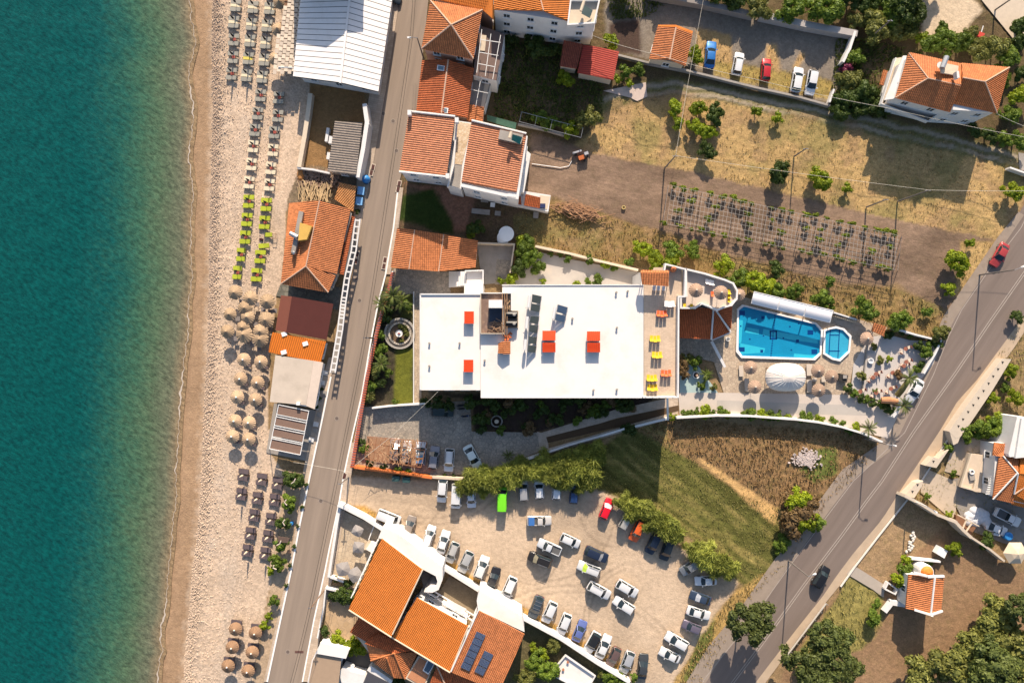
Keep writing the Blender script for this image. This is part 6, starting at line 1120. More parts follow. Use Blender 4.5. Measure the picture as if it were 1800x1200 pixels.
# ================================================================ POOL
sheet('pool_deck', [(1191,590),(1225,640),(1262,690),(1195,690)], .03, M('mint_paving', (.34, .44, .42), .8, .08)); sheet('pool_deck', [(1256,545),(1300,520),(1330,528),(1560,575),(1545,600),(1500,640),(1490,694),(1272,690),(1256,640)], .026, BEIGEP)
sheet('cafe_patio', [(1528,592),(1560,588),(1600,598),(1655,600),(1640,640),(1600,690),(1590,715),(1495,690),(1500,640)], .034, M('cafe_concrete', (.48, .44, .41), .75, .06, .6)); sheet('pool_path', [(1192,690),(1272,690),(1495,694),(1585,715),(1560,770),(1520,760),(1430,738),(1320,728),(1195,732)], .03, M('path_concrete', (.52, .45, .39), .8, .08, .7)); sheet('pool_path', [(1260,703),(1500,712),(1540,730),(1400,727),(1260,720)], .038, M('path_grey', (.42, .38, .34), .8, .06))
def pool(outer,inner,depth,label,zt=.35):
    t = thing('swimming_pool', ctr(outer), label, 'swimming pool'); O = wpoly(outer, zt); I = wpoly(inner, zt); n = len(O); m = MB()
    m.add([(x, y, zt) for x, y in O] + [(x, y, zt) for x, y in I] + [(x, y, 0) for x, y in O] + [(x, y, .05) for x, y in I], [(i, (i + 1) % n, n + (i + 1) % n, n + i) for i in range(n)] + [(i, 2 * n + i, 2 * n + (i + 1) % n, (i + 1) % n) for i in range(n)] + [(n + i, n + (i + 1) % n, 3 * n + (i + 1) % n, 3 * n + i) for i in range(n)]); part(t, 'coping', m, M('pool_coping', (.78, .75, .72), .5, .05))
    m = MB(); m.add([(x, y, .06) for x, y in I], [tuple(range(n))]); part(t, 'pool_floor', m, M('pool_tile_' + str(depth), (.018, .28, .45) if depth == 1 else (.10, .40, .54), .5, .16, .35, .12, 3.5)); return t, I
t, I = pool([(1305,535),(1435,567),(1447,580),(1444,622),(1433,633),(1303,629),(1294,618),(1296,543)], [(1308,538.5),(1434,570),(1443.5,582),(1441,620),(1430,629.5),(1305,625),(1298,615),(1299,545)], 1, 'large swimming pool with blue floor markings behind white coping')
DB = M('navy_tile', (.004, .05, .20), .5, .1); LB = M('pale_tile', (.08, .52, .62), .5, .06)
def mark(x0,y0,x1,y1,mat,z,nm): m = MB(); m.prism(wpoly([(x0,y0),(x1,y0),(x1,y1),(x0,y1)],z),.061,z); part(t,nm,m,mat)
for x, y in ((1304.5,550),(1304,614),(1424.5,584),(1431.5,618)): mark(x - 5, y - 4, x + 5, y + 4, DB, .075, 'floor_square')
for x, y in ((1341,558),(1339,617),(1402,599)): mark(x - 2.5, y - 2.5, x + 2.5, y + 2.5, DB, .075, 'floor_square')
for x, y in ((1388.5,574),(1404,568.5),(1377,594),(1342,590),(1318,596),(1302,573),(1391,615)): mark(x - 1.3, y - 1.3, x + 1.3, y + 1.3, DB, .073, 'floor_square')
m = MB()
for k in range(26): y = 553 + k * 2.9; xx = 1362.5 - (y - 553) * .10; m.prism(wpoly([(xx - 1.3,y - .7),(xx + 1.3,y - .7),(xx + 1.3,y + .7),(xx - 1.3,y + .7)],.07),.061,.075)
part(t, 'lane_dashes', m, DB, kind='stuff')
for q in ([(1312,575),(1334,579),(1334,588),(1310,584)], [(1342,578),(1437,596),(1438,604),(1340,589)], [(1301,603),(1345,612),(1343,620),(1300,622)], [(1298,562),(1306,563),(1303,602),(1299,604)], [(1396,621),(1440,625),(1430,629),(1395,627)]): m = MB(); m.prism(wpoly(q, .07), .061, .068); part(t, 'pale_step', m, LB)
for a in ((1353,581,1366,583.5),(1353,594,1366,596.5),(1353,581,1355.5,596),(1363.5,581,1366,596)): mark(*a, DB, .079, 'navy_square_outline')
mw, n, b = _base('pool_water'); n.nodes.remove(b); tr = N(n, 'ShaderNodeBsdfTransparent'); tr.inputs[0].default_value = (.62, .93, .99, 1); gl = N(n, 'ShaderNodeBsdfGlossy'); gl.inputs['Roughness'].default_value = .05; ms = N(n, 'ShaderNodeMixShader'); fr = N(n, 'ShaderNodeFresnel'); fr.inputs[0].default_value = 1.33; n.links.new(fr.outputs[0], ms.inputs[0]); n.links.new(tr.outputs[0], ms.inputs[1]); n.links.new(gl.outputs[0], ms.inputs[2]); n.links.new(ms.outputs[0], n.nodes['Material Output'].inputs[0]); bp = N(n, 'ShaderNodeBump'); bp.inputs['Strength'].default_value = .2; n.links.new(noise(n, pos(n), 2.5, 3), bp.inputs['Height']); n.links.new(bp.outputs[0], gl.inputs['Normal'])
m = MB(); m.add([(x, y, .27) for x, y in I], [tuple(range(len(I)))]); part(t, 'water', m, mw)
t, I = pool([(1448,580),(1458,576),(1470,573),(1484,577),(1497,590),(1494,619),(1477,635),(1463,632),(1447,622)], [(1451,582),(1460,578.5),(1470,577),(1482,580),(1493.5,592),(1491,617),(1476,631),(1464,628.5),(1450.5,620)], 2, 'small octagonal paddling pool to the right of the large pool')
for a in ((1459,577,1460.5,628),(1475,578,1476.5,631)): m = MB(); m.prism(wpoly([(a[0], a[1]),(a[2], a[1]),(a[2] - 3, a[3]),(a[0] - 3, a[3])], .07), .061, .075); part(t, 'floor_line', m, DB)
for y in (588,616): mark(1458, y, 1476, y + 1.6, DB, .079, 'floor_line')
m = MB(); m.add([(x, y, .27) for x, y in I], [tuple(range(len(I)))]); part(t, 'water', m, mw)
for i in range(3):
    f0, f1 = i / 3 + .004, (i + 1) / 3 - .004; a, b = (1325,512.5), (1465,546); c_, d_ = (1320,533), (1459,567); t = thing('white_canopy', W(1330 + 45 * i, 525), ['westernmost', 'middle', 'easternmost'][i] + ' section of the white fabric canopy along the top side of the pool', 'canopy', 'white canopies along the pool')
    A = lambda p,q,f: (p[0] + (q[0] - p[0]) * f,p[1] + (q[1] - p[1]) * f); m = MB(); K = 7; vs = []
    for k in range(K):
        g = k / (K - 1); z = 2.7 + .25 * math.sin(g * math.pi) - .35 * g
        for f in (f0,f1): x0,y0 = A(a,b,f); x1,y1 = A(c_,d_,f); vs.append(W(x0 + (x1 - x0) * g,y0 + (y1 - y0) * g,z))
    m.add(vs, [(2 * k, 2 * k + 2, 2 * k + 3, 2 * k + 1) for k in range(K - 1)]); part(t, 'fabric', m, M('white_fabric', (.80, .77, .76), .7, .04, 1.5), smooth=True)
    m = MB(); m.beam(W(*A(a, b, f0), 2.75), W(*A(a, b, f1), 2.75), .12); m.beam(W(*A(c_, d_, f0), 2.3), W(*A(c_, d_, f1), 2.3), .1); part(t, 'frame_bar', m, FRAMEW)
    for f in (f0, f1): m = MB(); m.beam(W(*A(a, b, f), 2.8), W(*A(c_, d_, f), 2.4), .1); part(t, 'cross_bar', m, FRAMEW); m = MB(); m.tube([W(*A(c_, d_, f), 0), W(*A(c_, d_, f), 2.3)], .05); part(t, 'post', m, FRAMEW)
c = W(1383, 663, 2.6); t = thing('pavilion_tent', (c.x, c.y, 0), 'oval cream dome tent south of the large pool', 'tent'); m = MB(); n_ = 40; prof = [(.01, 3.75), (.3, 3.66), (.34, 3.6), (.5, 3.42), (.66, 3.18), (.82, 2.88), (.93, 2.55), (1.0, 2.1)]; vs = []
for q,z in prof:
    for k in range(n_): a = 2 * math.pi * k / n_; ex = 2 / 2.5; vs.append((c.x + 3.5 * q * abs(math.cos(a)) ** ex * (1 if math.cos(a) > 0 else -1),c.y + 2.45 * q * abs(math.sin(a)) ** ex * (1 if math.sin(a) > 0 else -1),z))
m.add(vs, [(i * n_ + k, (i + 1) * n_ + k, (i + 1) * n_ + (k + 1) % n_, i * n_ + (k + 1) % n_) for i in range(len(prof) - 1) for k in range(n_)]); part(t, 'roof_fabric', m, M('cream_fabric', (.62, .56, .51), .8, .05, 1), smooth=True)
for k in range(0, n_, 2): m = MB(); m.tube([Vector(vs[i * n_ + k]) + Vector((0, 0, .02)) for i in range(1, len(prof))], .03, 4); part(t, 'seam', m, FRAMEW)
for x, y in ((-2.6, -1.5), (2.6, -1.5), (-2.6, 1.5), (2.6, 1.5)): m = MB(); m.tube([(c.x + x, c.y + y, 0), (c.x + x, c.y + y, 2.6)], .07); part(t, 'post', m, WOOD)
t = free_wall('pool_balustrade', [(1466,549),(1505,561)], .22, 0, 1.3, WALLW, 'white balustrade between the pool canopy and the little striped tile roof', 'balustrade')
for k in range(11): p = W(1468 + k * 3.5, 552 + k * 1.05, .9); m = MB(); m.lathe((p.x, p.y - .35, 0), [(.1, 0), (.14, .4), (.08, .8), (.1, 1.1)], 6); part(t, 'baluster', m, WALLC)
sheet('lane_paving', [(1463,563),(1505,560),(1540,570),(1535,590),(1500,582)], .036, PAVE)
t = thing('tiled_gate_roof', W(1545, 579, 2.5), 'little striped orange tile roof beside the cafe patio', 'roof'); roof(t, [[(1536,567,2.5),(1557,573,2.5),(1554,591,2.2),(1533,582,2.2)]], [], TERRA, pitch=.4, amp=.09); [part(t, 'post', (lambda q: (q.tube([W(x, y, 0), W(x, y, 2.2)], .08, 5), q)[1])(MB()), WALLW) for x, y in ((1536,569),(1555,575),(1552,588),(1535,581))]
free_wall('patio_wall', [(1573,577),(1610,588),(1642,596)], .3, 0, 1.4, WALLW, 'white wall with flowers north of the cafe patio', 'wall'); free_wall('patio_wall', [(1655,598),(1645,620),(1625,655)], .3, 0, 1.2, WALLW, 'white roadside wall east of the cafe patio', 'wall'); free_wall('patio_wall', [(1583,714),(1571,731)], .5, 0, 1.4, WALLW, 'short white gate wall where the pool path meets the highway', 'wall')
free_wall('patio_curb', [(1527,595),(1520,650),(1517,690)], .2, 0, .45, GREYC, 'thin grey curb crossing the cafe patio beside the round planters', 'curb')
t = thing('small_fountain', W(1223, 660), 'small round white rimmed fountain in the mint green garden', 'fountain'); c = W(1223, 659); m = MB(); m.lathe((c.x, c.y, 0), [(.62, 0), (.62, .4), (.48, .4), (.45, .2)], 20); part(t, 'basin', m, FRAMEW); m = MB(); m.lathe((c.x, c.y, .2), [(.45, 0), (.4, .02)], 18); part(t, 'dark_water', m, DARK); m = MB(); m.lathe((c.x, c.y, .2), [(.2, 0), (.12, .5), (.2, .6)], 10); part(t, 'spout', m, CAPM)
m = MB(); c = W(1225.5, 638); m.box((c.x, c.y, .35), (.7, .7, .7)); single('speaker_box', m, DARK, 'black square box beside the round mint garden fountain', 'box')
t = thing('stone_circle', W(873, 741), 'ring of stones round a pale urn in the shaded hotel garden', 'stone circle'); c = W(873, 740)
for k in range(20): a = 2 * math.pi * k / 20; m = MB(); m.box((c.x + .95 * math.cos(a), c.y + .95 * math.sin(a), .1), (.22, .26, .2), a); part(t, 'stone', m, STN)
m = MB(); m.lathe((c.x, c.y, 0), [(.25, 0), (.4, .3), (.3, .6), (.35, .65)], 12); part(t, 'urn', m, WALLC)
# ================================================================ EAST SIDE
t = thing('openwork_wall', W(1700, 710), 'concrete retaining wall with a row of triangular holes along the east side of the highway', 'wall'); CW = M('raw_concrete', (.50, .42, .33), .85, .12, 1)
m = MB(); m.prism(wpoly([(1762,630),(1778,631),(1742,690),(1700,752),(1688,768),(1680,770),(1668,758),(1700,712),(1735,665)], 1.6), 0, 1.6); part(t, 'wall_body', m, CW)
for k,(x,y) in enumerate(((1762.5,637),(1754.5,649),(1746,661.5),(1738,674),(1729,687),(1720,699.5),(1711,712),(1702,724),(1693,737),(1685,749))):
    p = W(x, y, 1.61); m = MB(); m.add([(p.x - .22, p.y + .22, 1.615), (p.x + .25, p.y + .15, 1.615), (p.x - .05, p.y - .3, 1.615)], [(2, 1, 0)]); part(t, 'triangular_hole', m, DARK)
t = thing('openwork_wall', W(1640, 810), 'lower bent end of the concrete openwork wall beside the bushy gate opening', 'wall'); m = MB(); m.prism(wpoly([(1670,760),(1690,762),(1684,778),(1676,782),(1668,796),(1676,800)][:4], 1.6), 0, 1.58); m.prism(wpoly([(1664,792),(1668,790),(1646,822),(1627,818),(1641,803),(1650,806)], 1.6), 0, 1.6); part(t, 'wall_body', m, CW)
p = W(1641,811,1.61); m = MB(); m.add([(p.x - .22, p.y + .22, 1.615), (p.x + .25, p.y + .15, 1.615), (p.x - .05, p.y - .3, 1.615)], [(2, 1, 0)]); part(t, 'triangular_hole', m, DARK)
t = thing('openwork_wall', W(1600, 860), 'small openwork wall corner with two holes south of the driveway mouth', 'wall'); m = MB(); m.prism(wpoly([(1623,845),(1620,855),(1607,875),(1590,870),(1612,848)], 1.6), 0, 1.6); part(t, 'wall_body', m, CW)
for x, y in ((1613,852),(1604,864)): p = W(x, y, 1.61); m = MB(); m.add([(p.x - .22, p.y + .22, 1.615), (p.x + .25, p.y + .15, 1.615), (p.x - .05, p.y - .3, 1.615)], [(2, 1, 0)]); part(t, 'triangular_hole', m, DARK)
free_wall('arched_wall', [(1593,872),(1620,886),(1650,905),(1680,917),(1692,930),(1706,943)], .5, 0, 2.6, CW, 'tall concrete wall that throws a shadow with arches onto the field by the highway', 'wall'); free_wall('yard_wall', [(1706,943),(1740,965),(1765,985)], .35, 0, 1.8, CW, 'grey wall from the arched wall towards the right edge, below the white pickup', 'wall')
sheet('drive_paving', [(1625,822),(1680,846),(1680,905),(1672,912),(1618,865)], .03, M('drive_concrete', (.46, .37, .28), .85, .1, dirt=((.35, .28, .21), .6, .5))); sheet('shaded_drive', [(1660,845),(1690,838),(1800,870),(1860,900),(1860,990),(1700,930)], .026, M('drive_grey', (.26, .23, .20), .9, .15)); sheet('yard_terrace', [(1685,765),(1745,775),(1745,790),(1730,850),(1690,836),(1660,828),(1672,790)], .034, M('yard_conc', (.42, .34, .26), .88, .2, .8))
t = bl('white and orange roofed villa cut by the right edge, lower part of the photo', [(1745,775,0),(1800,780,0),(1800,890,0),(1745,870,0)], 'house'); ze = 4.2
roof(t,[[(1748,777,ze),(1776,781,ze),(1763,803,ze + .3),(1745,800,ze)],[(1763,801,4.5),(1787,830,5.6),(1745,876,ze),(1756,805,4.3)],[(1745,876,ze),(1787,831,5.6),(1782,858,4.9),(1781,884,ze)],[(1763,801,4.5),(1790,803,4.4),(1789,831,5.6)]],[((1745,877,4.3),(1788,831,5.7)),((1763,801,4.6),(1789,832,5.7)),((1789,832,5.7),(1782,868,4.8))],TERRA,cap=.13,capmat=WALLW)
roof(t,[[(1790,800,ze),(1850,780,ze),(1850,840,5.6),(1792,832,5.6)],[(1792,832,5.6),(1850,840,5.6),(1850,905,ze),(1783,868,4.6)],[(1783,868,4.6),(1850,885,4.4),(1850,905,3.4),(1779,886,3.4)]],[((1783,868,4.7),(1850,820,5.5))],TERRA4,cap=.13)
walls(t,[W(1748,776,4),W(1850,770,4),W(1850,900,4),W(1778,884,4),W(1742,874,4)],0,3.9,WALLW,.35)
m = MB(); m.prism(wpoly([(1788,732),(1800,732),(1815,800),(1775,803),(1773,798)], 5.5), 0, 5.5); m.prism(wpoly([(1796,735),(1850,735),(1850,800),(1785,805)], 5.9), 5.4, 5.9); part(t, 'white_wing', m, WALLW)
for k in range(17): f = k / 16; p = W(1754 - 18 * f, 806 + 62 * f, 3.2); m = MB(); m.beam(p + Vector((-.35, .02, 0)), p + Vector((.45, .08, 0)), .12, .12); part(t, 'louvre', m, FRAMEW)
t = thing('paved_yard', W(1715, 830), 'raised cream yard with troughs and a wash basin west of the right edge villa', 'terrace'); m = MB(); m.prism(wpoly([(1706,797),(1732,800),(1754,806),(1736,866),(1715,864),(1690,856)], 1.2), 0, 1.2); part(t, 'deck', m, M('cream_deck', (.56, .45, .34), .8, .12)); parapet(t, [W(x, y, 1.6) for x, y in ((1708,798),(1690,855),(1712,861),(1716,842))], 1.15, 1.6, .25, WALLC, False)
for k in range(4): m = MB(); a, b = (1732,808 + k * 13), (1752 - k * 4,811 + k * 13); m.beam(W(*a, 1.35), W(*b, 1.35), .2, .3); part(t, 'partition', m, WALLC)
m = MB(); c = W(1708,829,1.5); m.lathe((c.x, c.y, 1.2), [(.35, 0), (.45, .45), (.3, .45), (.25, .15)], 12); part(t, 'basin', m, FRAMEW); m = MB(); m.box(tuple(W(1708,836,1.35)), (.9, 1.5, .3), .2); part(t, 'grey_trough', m, GREYC)
sheet('lane_paving', [(1735,770),(1738,800),(1700,797),(1705,772)], .04, M('lane_conc', (.48, .40, .30), .85, .15))
t = thing('chapel', W(1625, 1040), 'small white chapel with an orange roof, rounded apse and white front gable', 'chapel'); ZC = 3.3; B = dict(a=(1597,1009,ZC), r0=(1643,1014,4.6), b=(1659,1014,4.0), c=(1654,1072,4.0), r1=(1636,1077,4.6), d=(1592,1069,ZC))
roof(t, [[B['a'], B['r0'], B['r1'], B['d']], [B['r0'], B['b'], B['c'], B['r1']]], [(B['r0'], B['r1'])], TERRA, cap=.16, capmat=WALLW, pitch=.32); walls(t, [W(*B[k]) for k in ('a', 'b', 'c', 'd')], 0, 3.2, WALLW, .3)
m = MB(); m.beam(W(1607,1071,4.0), W(1636,1080,4.9), .3, .35); m.beam(W(1636,1080,4.9), W(1656,1073,4.1), .3, .35); m.beam(W(1606,1006,3.9), W(1630,1012,4.6), .35, .4); m.beam(W(1630,1013,4.6), W(1659,1012,4.2), .35, .4); part(t, 'gable_wall', m, WALLW)
m = MB(); c = W(1630,1006,3); m.lathe((c.x, c.y, 0), [(1.3, 0), (1.3, 2.6), (1.2, 2.9)], 20); part(t, 'apse', m, WALLW); m = MB(); m.lathe((c.x, c.y, 2.9), [(1.1, 0), (.75, .4), (.02, .65)], 20); part(t, 'apse_roof', m, TERRA4)
m = MB(); c = W(1635,1080,4.9); m.tube([(c.x, c.y, 4.9), (c.x, c.y, 5.7)], .05, 4); m.beam((c.x - .2, c.y, 5.45), (c.x + .2, c.y, 5.45), .07); part(t, 'cross', m, FRAMEW)
free_wall('flower_wall', [(1604,982),(1652,987)], .3, 0, 1.2, WALLW, 'white wall with a flower bed behind the chapel', 'wall'); free_wall('planter_wall', [(1562,1024),(1578,1036),(1574,1044),(1556,1035),(1561,1025)], .22, 0, .9, WALLW, 'small white square planter west of the chapel', 'planter'); free_wall('chapel_steps', [(1592,1063),(1568,1059),(1558,1072)], .8, 0, .8, WALLW, 'white angled step wall leading to the chapel door', 'steps')
sheet('chapel_path', [(1500,993),(1512,1000),(1556,1028),(1553,1050),(1535,1036),(1488,1008)], .03, M('chapel_path', (.36, .31, .26), .88, .1)); c = W(1657,971,1); m = MB(); m.prism(wpoly([(1653,960),(1666,968),(1660,981),(1646,972)], 1.2), 0, 1.2); single('white_hutch', m, FRAMEW, 'tilted pale slatted hutch left of the citrus tree above the chapel', 'hutch')
c = W(1786,972,2.2); t = thing('sun_canopy', (c.x, c.y, 0), 'faceted cream canvas canopy at the right edge below the drive', 'canopy'); m = MB(); m.lathe((c.x, c.y, 2.0), [(2.1, 0), (1.0, .5), (.02, .8)], 6); part(t, 'canvas', m, M('beige_canvas', (.62, .50, .36), .8, .06)); m = MB(); m.tube([(c.x, c.y, 0), (c.x, c.y, 2.6)], .06); part(t, 'pole', m, WOOD)
m = MB()
for k in range(22): x,y = R.uniform(1703,1736),R.uniform(898,920); p = W(x,y,.5); m.lathe((p.x,p.y,0),[(.9,.1),(.8,.5 + .2 * R.random()),(.3,.8),(.02,.85)],8)
single('tarpaulin', m, M('white_tarp', (.50, .50, .52), .6, .12), 'crumpled white tarpaulin heap beside the white pickup', 'tarpaulin', smooth=True)
c = W(1767,940); m = MB(); m.lathe((c.x, c.y, 0), [(.7, 0), (.75, .9), (.6, 1.0)], 14); single('blue_barrel', m, BL, 'round blue barrel in the lower right yard', 'barrel')
t = thing('wooden_frame', W(1705, 915), 'open timber frame with brown infill between the arched wall and the drive', 'pergola')
m = MB(); m.prism(wpoly([(1682,905),(1700,910),(1720,925),(1706,944),(1684,928)], .8), 0, .5); part(t, 'infill', m, WOOD)
for a, b in (((1683,904),(1722,925)),((1699,912),(1690,934)),((1709,918),(1698,934))): m = MB(); m.beam(W(*a, 1.4), W(*b, 1.4), .18); part(t, 'beam', m, WALLC)
m = MB(); m.box(tuple(W(1750,938,.6)), (1.0, .45, .5), -.2); single('white_crate', m, FRAMEW, 'long white crate beside the blue barrel', 'crate')
free_wall('lot_wall', [(1140,-12),(1230,3),(1322,24)], .9, 0, 1.6, M('grey_block', (.25, .22, .20), .9, .15), 'dark grey retaining wall on the north side of the gravel lot, west stretch', 'wall'); free_wall('lot_wall', [(1343,26),(1420,43),(1502,58)], 1.1, 0, 1.6, M('grey_block2', (.36, .33, .31), .9, .12), 'pale grey retaining wall on the north side of the gravel lot, east stretch', 'wall')
free_wall('lot_wall', [(1503,57),(1494,85),(1483,107)], .45, 0, 1.7, WALLW, 'white slanting end wall at the east side of the gravel lot', 'wall'); free_wall('lot_wall', [(1466,158),(1459,178)], .3, 0, 1.2, WALLW, 'short white wall stub below the pink bougainvillea', 'wall')
free_wall('lot_wall', [(1085,96),(1140,110),(1205,123),(1250,134),(1330,154),(1400,169),(1458,185)], .35, 0, .9, GREYC, 'long low grey wall between the gravel lot and the dirt track', 'wall')
free_wall('field_wall', [(912,218),(960,228),(1000,240)], .3, 0, .8, GREYC, 'low grey wall between the villa garden and the ploughed field', 'wall'); free_wall('villa_wall', [(898,350),(935,356),(962,366)], .5, 0, 1.2, WALLC, 'low pale wall south of the villa porches', 'wall')
free_wall('field_corner_wall', [(1777,295),(1800,303),(1830,312)], .3, 0, 1.2, WALLW, 'white wall end where the dirt track reaches the right edge', 'wall'); sheet('lane_paving', [(1790,268),(1900,290),(1900,330),(1792,298)], .03, GREYC)
sheet('lane_paving', [(1725,0),(1790,80),(1800,70),(1900,90),(1900,-60),(1720,-60)], .03, M('pale_road', (.52, .43, .33), .9, .15)); sheet('lane_paving', [(1060,160),(1135,145),(1138,170),(1120,178),(1108,172)], .02, M('pale_slab', (.50, .40, .34), .85, .15))
t = thing('green_netting', W(880, 215), 'green shade netting stretched behind the villa roofs', 'netting'); m = MB(); slab(m, [W(856,202,2.0), W(908,216,2.0), W(906,228,1.8), W(856,212,1.8)], .04); part(t, 'net', m, M('green_net', (.06, .13, .09), .9, .2)); m = MB(); m.tube([W(858,207,0), W(858,207,2)], .04); part(t, 'post', m, RIM)
m = MB()
for k in range(5): x = 917 + k * 27; m.tube([W(x,197 + k * 7,0),W(x,197 + k * 7,2.0)],.05,5); m.beam(W(x,197 + k * 7,2),W(x - 4,214 + k * 7,2),.05); m.tube([W(x - 4,214 + k * 7,0),W(x - 4,214 + k * 7,2.0)],.05,5)
m.beam(W(917,197,2), W(1025,225,2), .06); m.beam(W(913,214,2), W(1021,242,2), .06); single('arbour_frame', m, RIM, 'thin metal arbour frame along the garden north of the ploughed field', 'arbour')
t = thing('tractor', W(1018, 273), 'small old orange tiller with grey machinery at the corner of the ploughed field', 'tiller');
for x, y, s_, mt_ in ((1022,278,(1.1, .7, .6), M('orange_machine', (.42, .11, .03), .6, .2)),(1030,271,(.7, .5, .9), M('grey_machine', (.35, .35, .37), .5, .2)),(1014,268,(1.6, .3, .5), MATS['grey_machine'] if 'grey_machine' in MATS else RIM)): m = MB(); c = W(x, y, s_[2] / 2); m.box((c.x, c.y, s_[2] / 2 + .2), s_, .3); part(t, 'machine_body', m, mt_)
for x, y in ((1018,281),(1027,282),(1012,272),(1032,275)): m = MB(); c = W(x, y); m.tube([(c.x - .1, c.y, .35), (c.x + .1, c.y, .35)], .35, 12); part(t, 'wheel', m, TYRE)
m = MB(); m.tube([W(935,288,.05), W(985,295,.05), W(1000,292,.05), (*W(1005,283)[:2], .05)], .06, 5); single('white_pipe', m, FRAMEW, 'bent white pipe lying on the west end of the ploughed field', 'pipe')
c = W(1096,365); m = MB(); m.lathe((c.x, c.y, .05), [(.36, 0), (.36, .2), (.22, .2), (.22, 0)], 16); o = single('straw_ring', m, M('straw', (.45, .33, .14), .9, .2), 'pale oval ring lying on the ploughed field', 'ring')
m = MB()
for k in range(300): x = R.gauss(1018,20); y = 372 + (x - 1018) * .22 + R.gauss(0,6); p = W(x,y); a = R.uniform(-.9,.5); L_ = R.uniform(.3,1.1); z = .2 + R.random() * .7; m.beam((p.x - L_ * math.cos(a),p.y - L_ * math.sin(a),z),(p.x + L_ * math.cos(a),p.y + L_ * math.sin(a),z + R.uniform(-.2,.2)),R.uniform(.04,.14),.05)
single('brushwood_pile', m, M('brushwood', (.36, .20, .11), .95, .4, 1.5), None, None, kind='stuff')
m = MB()
for k in range(260): x,y = R.gauss(1418,9),R.gauss(806,7); p = W(x,y); m.box((p.x,p.y,.1),(R.uniform(.15,.5),R.uniform(.1,.4),.25),R.uniform(0,3),0,R.uniform(-.4,.4))
single('gravel_heap', m, M('pale_gravel', (.44, .37, .34), .95, .25), 'heap of pale broken stones in the scrub field above the highway', 'stone heap')
m = MB()
for k in range(24): x = 1607 + R.gauss(0,2.2) - k * .45; y = 935 + k * 1.5; p = W(x,y); m.lathe((p.x,p.y,0),[(.25 * R.uniform(.5,1.2),0),(.22,.18),(.02,.28)],6)
single('white_stones', m, M('whitewashed_stone', (.6, .56, .5), .9, .15), 'line of whitewashed stones in the yard above the chapel', 'stone row')
for i,(x,y,w_,h_) in enumerate(((852,352,1.3,.7),(845,372,3.2,.9),(875,375,1.0,.8),(866,360,.8,.8),(942,378,.9,1.1))):
    c = W(x, y, .5); t = thing('old_bench', (c.x, c.y, 0), ['grey slatted crate', 'long grey bench', 'small grey table', 'white topped stool', 'grey garden chair'][i] + ' left in the derelict garden below the villa', 'old furniture', rz=-.1)
    m = MB(); m.box((0, 0, .5), (w_, h_, .08)); part(t, 'top', m, GREYC if i != 3 else FRAMEW, local=True)
    for sx in (-.4, .4): m = MB(); m.box((sx * w_, 0, .23), (.08, h_ * .8, .46)); part(t, 'leg', m, GREYC, local=True)
t = thing('guard_rail', W(1415, 1105), 'grey metal guard rail along the south-east shoulder of the highway', 'guard rail'); m = MB(); m.beam(W(1452,1060,.7), W(1379,1157,.7), .12, .3); part(t, 'rail', m, M('galv_rail', (.45, .42, .38), .5, .1))
for k in range(8): p = W(1452 - 73 * k / 7, 1060 + 97 * k / 7); m = MB(); m.box((p.x, p.y, .35), (.12, .12, .7)); part(t, 'post', m, RIM)
c = W(1720,65); t = thing('red_kayak', (c.x, c.y, 0), 'red garden cart with a white handle on the bank at the top right', 'cart'); m = MB(); m.box((c.x, c.y, .5), (1.0, .9, .5), -.4); part(t, 'tray', m, M('red_tray', (.5, .06, .04), .5)); m = MB(); m.beam((c.x, c.y + .3, .6), (c.x + .35, c.y + 1.6, .7), .12); part(t, 'handle', m, FRAMEW); m = MB(); m.tube([(c.x - .5, c.y - .2, .25), (c.x + .5, c.y - .4, .25)], .25, 10); part(t, 'wheel', m, TYRE); t.name = 'garden_cart'
# ================================================================ VINEYARD
t = thing('vine_trellis', W(1370, 400), 'white wire and post trellis grid over the vineyard rows', 'trellis'); gw = M('trellis_wire', (.40, .37, .34), .6); q = [(1175,325),(1585,415),(1578,475),(1165,392)]
def TL(u,v): a = lerp(q[0],q[1],u); b = lerp(q[3],q[2],u); return (a[0] + (b[0] - a[0]) * v,a[1] + (b[1] - a[1]) * v)
m = MB()
for k in range(9): m.beam(W(*TL(.02,k / 8),1.9),W(*TL(.99,k / 8),1.9),.035,.03)
for k in range(62): m.beam(W(*TL(k / 61,.0),1.93),W(*TL(k / 61,1),1.93),.03,.03)
part(t, 'wire_grid', m, gw, kind='stuff')
for k in range(15):
    for v in (0, .5, 1): m = MB(); p = TL(k / 14, v); m.tube([W(*p, 0), W(*p, 1.9)], .06, 5); part(t, 'post', m, WOOD)
nv = 0
for r_,(v,n_) in enumerate(((-.02,20),(.33,8),(.62,7),(1.0,20))):
    for k in range(n_):
        u = (k + R.uniform(.1,.9)) / n_; x,y = TL(u,v + R.uniform(-.04,.04)); nv += 1
        plant(x, y, R.uniform(5, 8.5), 'vine', f'{ORD[k]} vine from the west in the {["top","second","third","bottom"][r_]} row of the trellis', 'vines on the trellis', h=2.1, name='grape_vine', sy=R.uniform(.5, .8), rz=-.2)
t = thing('vineyard_fence', W(1400, 450), 'sagging dark wire fence on thin posts along the south side of the vineyard', 'fence')
for z in (.5, .9, 1.3): m = MB(); m.beam(W(1160,410,z), W(1575,505,z), .03); part(t, 'wire', m, DARK)
for k in range(22): m = MB(); p = (1160 + 415 * k / 21, 412 + 95 * k / 21); m.tube([W(*p, 0), W(*p, 1.5)], .04, 4); part(t, 'post', m, WOOD)
